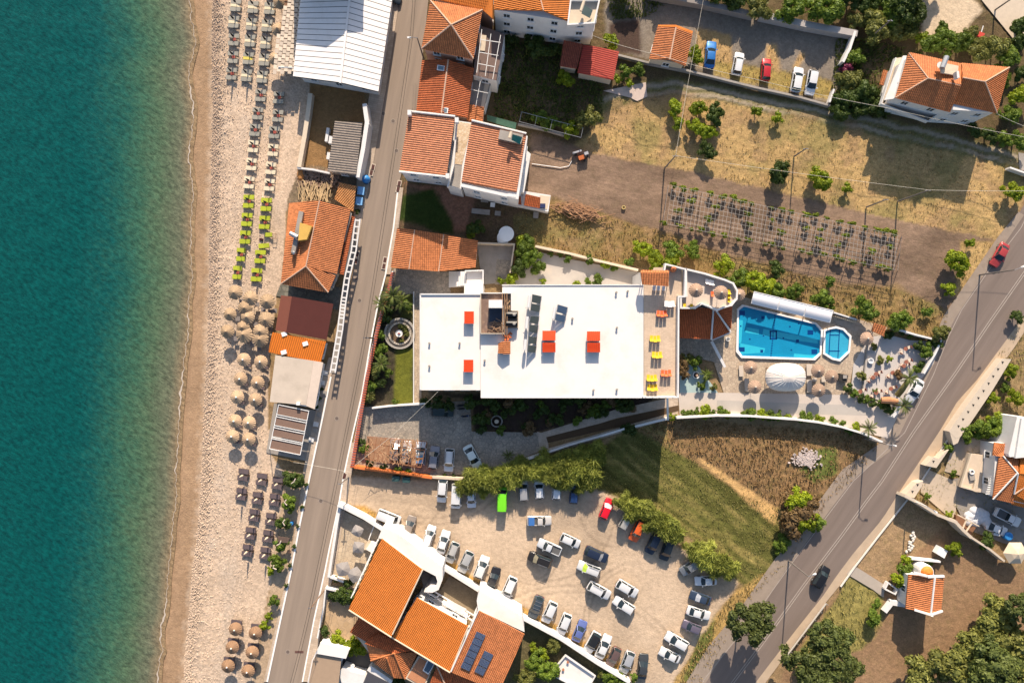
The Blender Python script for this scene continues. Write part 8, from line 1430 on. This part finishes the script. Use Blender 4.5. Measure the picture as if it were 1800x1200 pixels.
# ================================================================ PLANTS
T_ = [
 (945,83,22,'dark','dark bushy tree against the big white wall',5),(1077,72,13,'citrus','round yellow green citrus left of the little cream house',3),(994,140,14,'citrus','bright green tree below the brown red lean-to',3),(898,70,13,'dark','small dark tree at the west end of the big white wall',3),(975,85,12,'dark','dark shrub right of the bushy tree at the white wall',3),
 (1032,207,20,'olive','grey green tree at the north edge of the golden field',4),(1003,228,16,'citrus','yellow green tree above the tiller',3),(968,216,15,'mid','mid green arbour tree right of the netting',2.5),(948,208,12,'mid','mid green shrub on the arbour frame',2.2),(1100,125,12,'mid','green shrub south of the vegetable bed, left',1.8),(1122,122,10,'mid','green shrub south of the vegetable bed, right',1.8),(1105,146,8,'citrus','small citrus by the pale slab',1.5),(1085,140,8,'citrus','small yellow shrub beside the bright red shed',1.5),
 (1222,98,14,'citrus','citrus tree between the little cream house and the blue car',3.2),(1189,190,13,'citrus','leftmost citrus of the cluster in the golden field',3),(1193,217,12,'citrus','lower left citrus of the cluster in the golden field',3),(1228,190,14,'citrus','upper citrus of the cluster in the golden field',3.3),(1258,203,18,'dark','dark tree at the right of the field cluster',3.6),(1226,222,15,'citrus','lower middle citrus of the field cluster',3),(1246,232,14,'citrus','lower right citrus of the field cluster',3),(1243,266,15,'dark','single dark tree below the field cluster',3.4),
 (1371,301,19,'dark','dark tree with two lobes in the golden field',4),(1441,314,19,'citrus','round bright citrus right of the dark tree in the golden field',3.6),(1489,330,9,'citrus','small citrus right of the round bright one',1.6),(1330,197,10,'citrus','small bright shrub at the track edge',1.8),(1367,207,10,'citrus','bright shrub with a purple flower at the track edge',1.8),
 (1335,12,25,'olive','olive brown tree on the north side of the gravel lot, left',4.5),(1392,14,24,'mid','large green tree on the north side of the gravel lot, middle',5),(1450,16,28,'mid','large green tree on the north side of the gravel lot, right',5),(1540,47,25,'olive','yellow brown tree above the utility pole east of the gravel lot',4),(1572,52,18,'olive','yellow brown tree right of the pole tree',3.5),(1585,2,32,'dark','dark tree at the top edge east of the lot',6),(1530,5,20,'dark','dark tree at the top edge above the pole',5),
 (1640,78,18,'mid','first hedge tree from the left above the top right villa',3.5),(1665,72,20,'mid','second hedge tree from the left above the top right villa',3.5),(1693,74,20,'mid','third hedge tree from the left above the top right villa',3.5),(1720,88,22,'olive','fourth hedge tree above the top right villa',3.5),(1748,84,22,'olive','fifth hedge tree above the top right villa',3.5),(1772,100,20,'mid','sixth hedge tree above the top right villa',3.5),(1793,72,15,'dark','dark tree at the right edge by the pale road',3.5),(1620,68,12,'citrus','light green shrub at the left end of the villa hedge',2.5),
 (1792,168,18,'citrus','light green tree at the right edge beside the villa',3),(1778,200,18,'mid','green tree below the east corner of the villa',3),(1795,130,14,'dark','dark shrub right of the villa roof',2.5),(1740,238,14,'dark','dark shrub along the track below the villa',2),(1762,245,14,'mid','mid green shrub at the right end of the track',2),(1790,250,16,'mid','green shrub at the right edge of the track',2.4),(1710,230,12,'dark','dark low shrub below the villa balcony',1.6),
 (1503,100,15,'mid','light green bush at the white slanting wall',3),(1487,118,11,'pink','magenta bougainvillea at the end of the gravel lot',2.6),(1493,142,20,'olive','brown green bush under the bougainvillea',2.6),(1520,165,22,'dark','large dark bush left of the villa balcony',3),(1490,175,20,'dark','dark bush at the end of the low grey wall',2.5),(1540,185,20,'dark','dark bush below the villa balcony corner',2.5),(1512,190,18,'dark','low dark bush next to the track',2),(1475,195,16,'dark','dark bush at the track bend',2),
 (1785,336,18,'citrus','bright tree at the right edge above the highway',3.5),(1684,462,21,'citrus','big round yellow green citrus east of the vineyard',4),(1667,508,12,'citrus','small citrus just below the big round one',2.2),(1705,428,9,'citrus','small shrub above the big round citrus',1.5),(1608,28,22,'dark','dark tree beside the sunlit clearing',5),(1562,24,24,'mid','green tree above the yellow brown pair',5),(1508,38,16,'olive','olive tree behind the white slanting wall',3.5),(1598,58,14,'olive','olive bush at the corner of the clearing',2.6),(1655,55,14,'mid','green tree above the first hedge tree',3),(1706,62,14,'olive','olive bush by the garden cart',2.5),(1765,140,14,'mid','green bush touching the villa roof on the right',2.5),(1795,45,16,'dark','dark shrub in the top right corner',3),
 (1129,437,15,'citrus','light citrus at the west end of the bank hedge',3),(1152,458,16,'citrus','second citrus of the bank hedge',3),(1183,442,18,'mid','third tree of the bank hedge, mid green',3),(1180,460,18,'citrus','fourth tree of the bank hedge, just above the terrace',3),(1217,440,14,'mid','mid green tree above the round terrace wall',2.6),(1272,465,18,'citrus','bright citrus above the round terrace',3.4),(1297,490,18,'mid','green tree at the corner of the round terrace',3),(1322,492,20,'citrus','large yellow green tree above the west canopy',3.4),(1343,500,20,'citrus','large yellow green tree right of its twin above the canopy',3.4),(1363,508,16,'mid','green tree above the middle canopy',3),(1397,512,15,'mid','round green tree above the middle canopy, right',2.8),(1445,528,19,'mid','round green tree above the east canopy',3.2),(1520,545,20,'mid','round green tree above the balustrade',3.4),(1583,563,19,'mid','round green tree near the little striped roof',3.2),(1460,495,10,'mid','thin tree at the top of the bank',2),(1365,472,14,'dark','dark tree at the top of the bank',2.4),(1629,550,9,'mid','small shrub right of the bank',1.4),(1652,587,16,'olive','yellow brown bush by the highway end of the bank',2.4),(1560,590,9,'dark','dark shrub beside the striped tile roof',1.8),
 (925,434,18,'mid','green tree right of the dishes',4),(932,452,17,'mid','green tree at the west end of the north terrace',4),(916,470,17,'dark','dark tree below the terrace trees',4),(945,468,12,'mid','smaller tree leaning over the north terrace',3),(897,491,12,'citrus','bright shrub at the hotel roof corner',2.2),(880,494,7,'citrus','tiny bright shrub in the grey yard corner',1.5),(918,428,12,'citrus','light shrub above the terrace trees',2.5),(835,400,14,'dark','dark shrub in the derelict garden',2),(830,410,9,'citrus','small bright shrub in the derelict garden',1.5),
 (968,447,5,'mid','tiny shrub on the retaining wall, first',1.2),(985,448,5,'mid','tiny shrub on the retaining wall, second',1.2),(999,455,8,'mid','tall thin shrub on the retaining wall, third',2.2),(1038,456,9,'mid','shrub on the retaining wall, fourth',1.6),(1062,466,8,'citrus','shrub on the retaining wall, fifth',1.6),(1080,470,6,'mid','shrub on the retaining wall, sixth',1.4),(1106,462,8,'mid','round shrub at the east end of the retaining wall',1.6),(1052,494,10,'mid','shrub touching the north edge of the hotel roof, middle',1.5),(954,495,6,'citrus','shrub touching the north edge of the hotel roof, left',1.4),(1014,497,6,'citrus','low flowering shrub at the hotel roof edge',1.0),(1032,495,6,'mid','low green shrub at the hotel roof edge',1.0),
 (515,843,17,'dark','large dark round tree behind the wicker loungers',3.4),(507,882,15,'mid','second tree down behind the wicker loungers',3.2),(499,917,12,'dark','third tree down, by the blue bin',2.8),(494,956,12,'mid','fourth tree down, under the brown roof scrap',2.6),(488,987,14,'mid','fifth tree down behind the wicker loungers',3),(477,1003,8,'citrus','small light bush below the fifth tree',1.6),(482,1056,10,'mid','green bush alone below the tree row',2),(473,1082,7,'citrus','small bush above the bottom umbrellas',1.4),(466,1098,9,'citrus','bush touching the bottom right umbrella group',1.6),
 (538,851,4,'dark','first potted shrub on the road kerb',1),(531,890,3.5,'dark','second potted shrub on the road kerb',1),(523,924,3.5,'dark','third potted shrub on the road kerb',1),(517,960,4,'dark','fourth potted shrub on the road kerb',1),(510,993,4,'dark','fifth potted shrub on the road kerb',1),(503,1028,4,'dark','sixth potted shrub on the road kerb',1),(565,683,3.5,'dark','small dark shrub by the flat roof, upper',1),(562,700,3.5,'dark','small dark shrub by the flat roof, middle',1),(558,715,3.5,'dark','small dark shrub by the flat roof, lower',1),(628,372,5,'dark','dark shrub under the lower blue container',1.6),
 (598,1046,13,'dark','dark hedge bush at the patio top, left',2),(615,1050,12,'dark','dark hedge bush at the patio top, right',2),(585,1045,10,'dark','dark hedge bush at the white gate',2),(612,1023,10,'dark','dark bush above the cross wall',1.8),(590,1018,6,'olive','flowering bush at the terrace corner',1.4),(620,1062,8,'dark','dark bush under the big restaurant roof',1.8),(595,1128,16,'citrus','yellow green tree at the round patio, left',3),(615,1135,16,'citrus','yellow green tree at the round patio, middle',3),(628,1140,12,'citrus','yellow green tree at the round patio, right',2.6),(572,1108,10,'dark','dark bush at the patio west side',1.8),(700,1196,14,'dark','dark bush below the low hip roofs',2),
 (940,1165,18,'mid','green tree at the bottom right of the solar wing, left',3.4),(960,1178,20,'mid','green tree at the bottom right of the solar wing, middle',3.4),(925,1188,18,'olive','olive tree at the bottom beside the solar wing',3.4),(955,1150,10,'citrus','citrus above the green trees by the solar wing',2),(937,1138,9,'citrus','small citrus along the narrow garden',2),(948,1143,8,'mid','small green bush in the narrow garden',1.6),(973,1135,14,'olive','olive bush against the white wall',2.2),(1075,1190,14,'mid','green bush at the bottom end of the white wall',2.4),(1060,1182,10,'olive','olive bush above the bottom end of the wall',2),(1095,1196,12,'mid','green bush at the very bottom by the black car',2),(1115,1190,8,'mid','small weed bush between the last parked cars',1.2),
 (1400,905,34,'scrub','large tangled brown and green bush beside the highway',3.2),(1415,920,20,'citrus','bright green part of the tangled highway bush',3.6),(1400,878,20,'citrus','bright crown at the top of the tangled bush',3),(1437,918,14,'mid','green bush overhanging the highway edge',2.6),(1375,955,16,'mid','low green weeds below the tangled bush',1.4),
 (1318,1098,36,'pine','big dark pine overhanging the highway near the bottom',8),
 (1455,1128,34,'pine','upper dark pine of the group below the guard rail',7),(1420,1170,36,'pine','left dark pine at the bottom edge below the guard rail',7),(1475,1170,32,'pine','right dark pine of the group below the guard rail',7),(1440,1195,30,'pine','lowest dark pine of the guard rail group',7),
 (1745,1085,34,'olive','feathery olive pine above the lower right corner',7),(1780,1120,40,'olive','large pine at the right edge, lower',8),(1725,1130,36,'olive','olive crown in the bottom right wood, centre',7),(1690,1150,32,'olive','green crown in the bottom right wood, left of centre',6),(1650,1170,32,'olive','green crown at the left of the bottom right wood',6),(1615,1185,30,'olive','olive crown at the far left of the bottom right wood',5.5),(1700,1190,36,'olive','olive crown at the bottom edge of the wood, centre',7),(1750,1175,40,'pine','dark pine at the bottom edge of the wood',8),(1795,1180,36,'olive','olive crown in the very bottom right corner',8),(1795,1070,26,'pine','dark pine at the right edge above the wood',7),
 (1677,964,13,'citrus','round citrus above the chapel',2.8),(1592,985,9,'citrus','topmost of the three round bushes left of the chapel',1.8),(1590,1002,12,'mid','middle of the three round bushes left of the chapel',2),(1582,1018,12,'citrus','lowest of the three round bushes left of the chapel',2),(1538,1087,13,'mid','round bush by the stone line west of the chapel',2.4),(1542,1062,8,'mid','small shrub at the end of the chapel path',1.4),(1612,990,5,'mid','flower bed shrub behind the chapel, left',1),(1632,990,6,'mid','flower bed shrub behind the chapel, right',1),
 (1720,755,18,'mid','green shrub above the cream yard, left',2.6),(1745,750,22,'mid','green shrub above the cream yard, middle',3),(1760,740,18,'citrus','bright shrub above the cream yard, right',2.6),(1700,762,14,'mid','green shrub at the openwork wall bend',2.2),(1668,785,9,'mid','bush filling the gap in the openwork wall',2),(1775,650,14,'citrus','bush right of the top of the openwork wall',2),(1745,700,10,'citrus','small bush beside the openwork wall',1.6),(1785,700,14,'citrus','bush at the right edge opposite the patio',2),(1768,682,8,'mid','low shrub beside the openwork wall',1.2),(1675,831,6,'mid','small shrub in the driveway bed',1.2),(1630,872,6,'mid','small shrub by the driveway mouth',1.2),(1668,903,7,'citrus','bright shrub at the drive corner',1.4),(1735,950,14,'dark','dark tree beside the blue barrel',2.5),(1788,556,12,'dark','dark bush at the right edge across the highway',2),
 (1222,636,12,'mid','tall plant right of the red shrub in the mint garden',2),(1198,640,14,'scrub','reddish shrub on the mint garden, upper',2.6),(1206,632,12,'olive','olive shrub at the hotel corner of the mint garden',2.6),(1200,655,12,'scrub','reddish shrub on the mint garden, lower',2.4),(1243,659,9,'mid','feathery palm like shrub beside the small fountain',2),(1233,677,8,'mid','small green shrub at the bottom of the mint garden',1.4),(1255,681,7,'olive','potted olive shrub near the stair wall',1.4),
]
for x,y,r,k,lb,h in T_:
    if r: plant(x, y, r, k, lb, 'trees and shrubs' if r < 11 else 'trees', h=h)
for i, (x, y, r) in enumerate(((812,855,15),(832,845,19),(850,838,20),(868,842,20),(888,832,20),(905,838,18),(915,822,20),(938,826,20),(958,815,20),(975,832,20),(990,815,22),(1010,832,22),(1010,805,20),(1032,815,22),(1045,795,18),(1040,838,20),(1025,855,14),(985,848,14),(850,860,12))): plant(x, y, r, 'feather', f'yellow green tamarisk north of the dirt car park, {ORD[i]} from the west', 'tamarisks along the dirt car park', h=4.6)
for i, (x, y, r) in enumerate(((1096,880,14),(1112,892,18),(1130,898,16),(1150,912,20),(1172,925,20),(1190,938,16),(1222,965,16),(1240,978,20),(1262,990,20),(1282,998,15))): plant(x, y, r, 'feather', f'tamarisk in the diagonal row along the green field, {ORD[i]} from the upper end', 'tamarisks along the green field', h=3.8)
hd = [(1182,732,7),(1205,728,8),(1222,724,8),(1237,722,11),(1250,726,8),(1268,724,9),(1280,728,7),(1310,728,9),(1322,727,11),(1338,729,10),(1352,731,10),(1366,730,9),(1385,731,6),(1412,734,9),(1424,735,8),(1440,737,9),(1464,740,8),(1480,743,6),(1503,750,8),(1493,757,7)]
for i, (x, y, r) in enumerate(hd): plant(x, y, r, 'mid' if i % 3 else 'citrus', f'hedge shrub on the curving pool wall, {ORD[i]} from the hotel', 'hedge on the curving pool wall', h=2.0)
for i, (x, y, r) in enumerate(((1492,682,9),(1502,692,8),(1512,699,7),(1524,703,7),(1535,708,8),(1548,712,8),(1560,715,9),(1567,722,8),(1650,606,9),(1630,612,10),(1615,608,9),(1628,620,10),(1618,640,7),(1610,650,7),(1640,600,8),(1600,590,6),(1585,583,6))): plant(x, y, r, 'mid' if i % 2 else 'dark', f'green shrub edging the cafe patio, {ORD[i]} from the dome tent side', 'shrubs edging the cafe patio', h=1.6)
k_ = 0
for (x, y, r, kk) in sorted(((700,525,12,'olive'),(715,535,10,'mid'),(676,560,11,'dark'),(668,590,9,'mid'),(664,620,10,'mid'),(672,640,12,'dark'),(660,655,10,'olive'),(675,610,8,'mid'),(655,680,10,'mid'),(650,700,10,'olive'),(668,675,9,'dark'),(695,706,6,'mid'),(683,545,9,'dark'),(682,655,8,'mid'),(640,790,8,'mid'),(650,815,7,'dark'),(675,822,7,'dark'),(700,826,7,'mid'),(720,829,6,'mid'),(782,835,4,'dark'),(797,836,4,'dark'),(636,775,7,'dark')), key=lambda q: q[1]): plant(x, y, r, kk, f'{ORD[k_]} shrub from the north in the planting along the hotel front wall', 'shrubs along the hotel front wall', h=1.8); k_ += 1
k_ = 0
for k in range(34):
    x = 842 + 7.9 * k + R.uniform(0, 6); y = R.uniform(702, 758 - max(0, (x - 950)) * .27); plant(x, y, R.uniform(6, 12), R.choice(['dark', 'dark', 'mid', 'scrub']), f'{ORD[k]} shaded shrub from the west in the hotel south garden', 'shrubs in the shaded south garden', h=R.uniform(.8, 1.8))
for x, y, r, lb in ((750,706,9,'dark shrub at the south-west corner of the hotel'),(772,708,13,'dark shrub overhanging the dark green jeep'),(788,712,11,'bright topped shrub beside the dark green jeep'),(828,706,13,'round clipped bush in the hotel shade'),(845,735,14,'dark fig like bush beside the scooters'),(1098,712,14,'dark tree at the bend of the garden path'),(1107,752,12,'dark shrub in the gap of the boundary wall')): plant(x, y, r, 'dark', lb, 'shrubs south of the hotel', h=2.4)
palm(690, 520, 2.1, 3.0, 'palm with wide fronds in the hotel front garden corner', 14); palm(672, 534, 1.8, 2.6, 'spiky palm leaning over the front wall to the coast road', 12); palm(705, 530, 1.8, 2.4, 'smaller palm right of the wide one in the front garden', 11); palm(670, 640, 1.7, 2.0, 'palm beside the middle of the hotel front wall', 11)
palm(1599, 664, 1.7, 3.4, 'palm above the white sedan by the cafe patio', 13); palm(1589, 713, 1.6, 3.0, 'palm at the gate below the white sedan', 12); palm(1527, 752, 1.7, 3.2, 'palm at the highway end of the curving pool wall', 12); palm(1243, 658, 1.3, 1.2, 'little fan palm beside the small white rimmed fountain', 10); palm(893, 800, 1.2, .8, 'spiky agave at the edge of the slate court', 10)
t = thing('fallen_palm_log', W(1562, 704), 'orange brown bundle of dry palm trunk above the patio shrubs', 'palm trunk'); m = MB(); m.tube([W(1549,703,1.6), W(1562,703,1.9), W(1577,705,1.8)], [.5, .6, .45], 10); part(t, 'trunk', m, M('dry_palm', (.42, .20, .10), .95, .35, 3))
m = MB(); m.tube([W(1577,695,.8), W(1586,684,1.6), W(1597,668,2.4)], [.5, .5, .4], 9); single('leaning_palm_trunk', m, M('mossy_palm', (.16, .14, .05), .95, .3), 'thick mossy leaning trunk below the palm on the cafe patio', 'palm trunk')
m = MB(); c = W(510.5,921,1); m.lathe((c.x, c.y, 0), [(.32, 0), (.36, .9), (.3, 1.0)], 12); single('blue_bin', m, BL, 'small round blue bin beside the third tree behind the wicker loungers', 'bin')
m = MB(); slab(m, [W(488,942,2.0), W(509,945,2.1), W(506,954,2.0), W(488,952,1.9)], .08); [m.tube([W(x, y, 0), W(x, y, 1.9)], .04) for x, y in ((489,943),(507,946))]; single('beach_shelter', m, M('brown_shelter', (.13, .085, .065), .8, .15), 'little dark brown roof scrap between the trees behind the loungers', 'shelter')
m = MB(); c = W(509,968); m.lathe((c.x, c.y, .3), [(.38, 0), (.38, .05)], 14); m.tube([(c.x, c.y, 0), (c.x, c.y, .3)], .06); single('round_table', m, M('tan_table', (.42, .24, .14), .8), 'small round tan table on the beach edge by the kerb', 'table')
for i, (x, y) in enumerate(((517,846),(500,883),(497,918),(492,955),(480,998))): m = MB(); a = R.uniform(0, 3); p = W(x, y, 3.2); m.tube([p - Vector((.6 * math.cos(a), .6 * math.sin(a), .1)), p, p + Vector((.4 * math.sin(a), .5, 0))], .1, 5); single('pruned_branch', m, M('pale_bark', (.55, .45, .38), .9), f'pale bare branch crossing the {ORD[i]} tree behind the wicker loungers', 'branch', 'pale bare branches')
def tufts(name,polys,n,s,h,mat,seed,no=None):
    rg = np.random.RandomState(seed); V = [];
    P = []
    for poly in polys:
        xs = [p[0] for p in poly]; ys = [p[1] for p in poly]; ar = (max(xs) - min(xs)) * (max(ys) - min(ys)); k = int(n * ar / sum((max(q[0] for q in pl) - min(q[0] for q in pl)) * (max(q[1] for q in pl) - min(q[1] for q in pl)) for pl in polys))
        x = rg.uniform(min(xs),max(xs),k); y = rg.uniform(min(ys),max(ys),k); i_ = pip(x,y,poly) & (True if no is None else ~pip(x,y,no)); x,y = x[i_],y[i_]; nz = fbm(x * .1,y * .1,2.2,seed); j = nz > rg.rand(len(x)) * .55 + .18; P.append(np.stack([x[j],y[j]],1))
    P = np.concatenate(P); X = (P[:,0] - 900) * S; Y = (600 - P[:,1]) * S; k = len(X); vs = []
    for b_ in range(3):
        a = rg.rand(k) * 6.28; ln = s * (.5 + rg.rand(k)); hh = h * (.5 + rg.rand(k)); dx,dy = np.cos(a),np.sin(a); z0 = np.full(k,-.12)
        vs.append(np.stack([np.stack([X - dy * ln * .35,Y + dx * ln * .35,z0],1),np.stack([X + dy * ln * .35,Y - dx * ln * .35,z0],1),np.stack([X + dx * ln,Y + dy * ln,hh],1)],1).reshape(-1,3))
    V = np.concatenate(vs); F = np.arange(len(V)).reshape(-1, 3); me = np_mesh(name, V, F, mat, False, {'rnd': ('FLOAT', np.repeat(rg.rand(len(V) // 3), 3))}); o = bpy.data.objects.new(name, me); COL.objects.link(o); o['kind'] = 'stuff'
rg_ = {}
for nm,poly,c_,t__ in REG: rg_.setdefault(nm,[]).append(poly)
tufts('dry_grass', rg_['dry_field'][:1] + rg_['dry_grass_patch'], 15000, .15, .10, leaf_mat('dry_blades', (.22, .155, .06), (.46, .32, .14)), 5)
tufts('bank_grass', rg_['grass_bank'] + rg_['road_verge'], 19000, .22, .24, leaf_mat('bank_blades', (.10, .09, .03), (.36, .245, .10)), 6)
tufts('scrub_growth', rg_['scrub_field'], 7500, .22, .24, leaf_mat('scrub_blades', (.10, .075, .03), (.34, .21, .10)), 7, [(1225,800),(1330,862),(1385,900),(1365,925),(1225,815)])
tufts('meadow_grass', rg_['green_field'], 9000, .15, .07, leaf_mat('meadow_blades', (.08, .09, .02), (.28, .24, .08)), 8)
tufts('roadside_weeds', rg_['roadside_scrub'] + rg_['roadside_yard'][2:], 9000, .18, .2, leaf_mat('weed_blades', (.10, .11, .03), (.36, .30, .10)), 9)
tufts('garden_growth', [[(865,70),(1060,90),(1060,220),(870,210)], [(1065,-20),(1200,-15),(1140,30),(1075,35)], [(1470,60),(1620,90),(1560,210),(1460,195)]], 11000, .28, .35, leaf_mat('garden_blades', (.03, .045, .012), (.12, .14, .03)), 10)
rg2 = np.random.RandomState(44); k = 15000; yy = rg2.uniform(-20,1220,k); dd = np.where(rg2.rand(k) < .6,np.abs(rg2.randn(k)) * 9 + 2,rg2.uniform(0,110,k)); xx = wet_x(yy) + dd; X_ = (xx - 900) * S; Y_ = (600 - yy) * S; sz = rg2.uniform(.05,.17,k); vs = []
for a_ in range(4): th = rg2.rand(k) * .8 + a_ * 1.57; vs.append(np.stack([X_ + sz * np.cos(th) * .7,Y_ + sz * np.sin(th) * 1.3,np.full(k,-.10)],1))
vs.append(np.stack([X_,Y_,sz * .7 - .02],1)); V = np.stack(vs,1).reshape(-1,3); b0 = np.arange(k) * 5; F = np.concatenate([np.stack([b0 + i,b0 + (i + 1) % 4,b0 + 4],1) for i in range(4)])
o = bpy.data.objects.new('beach_stones', np_mesh('beach_stones', V, F, M('beach_stone', (.55, .43, .33), .9, .25, 2.5, .2, 9))); COL.objects.link(o); o['kind'] = 'stuff'
for i, (x, y) in enumerate(((1250,-18),(1290,-12),(1500,-10),(1100,-30),(1180,-28),(1640,-40),(1560,-40))): plant(x, y, 24, 'dark', f'dark tree just above the top edge north of the gravel lot, {ORD[i]} of its line', 'trees above the top edge', h=5.5)
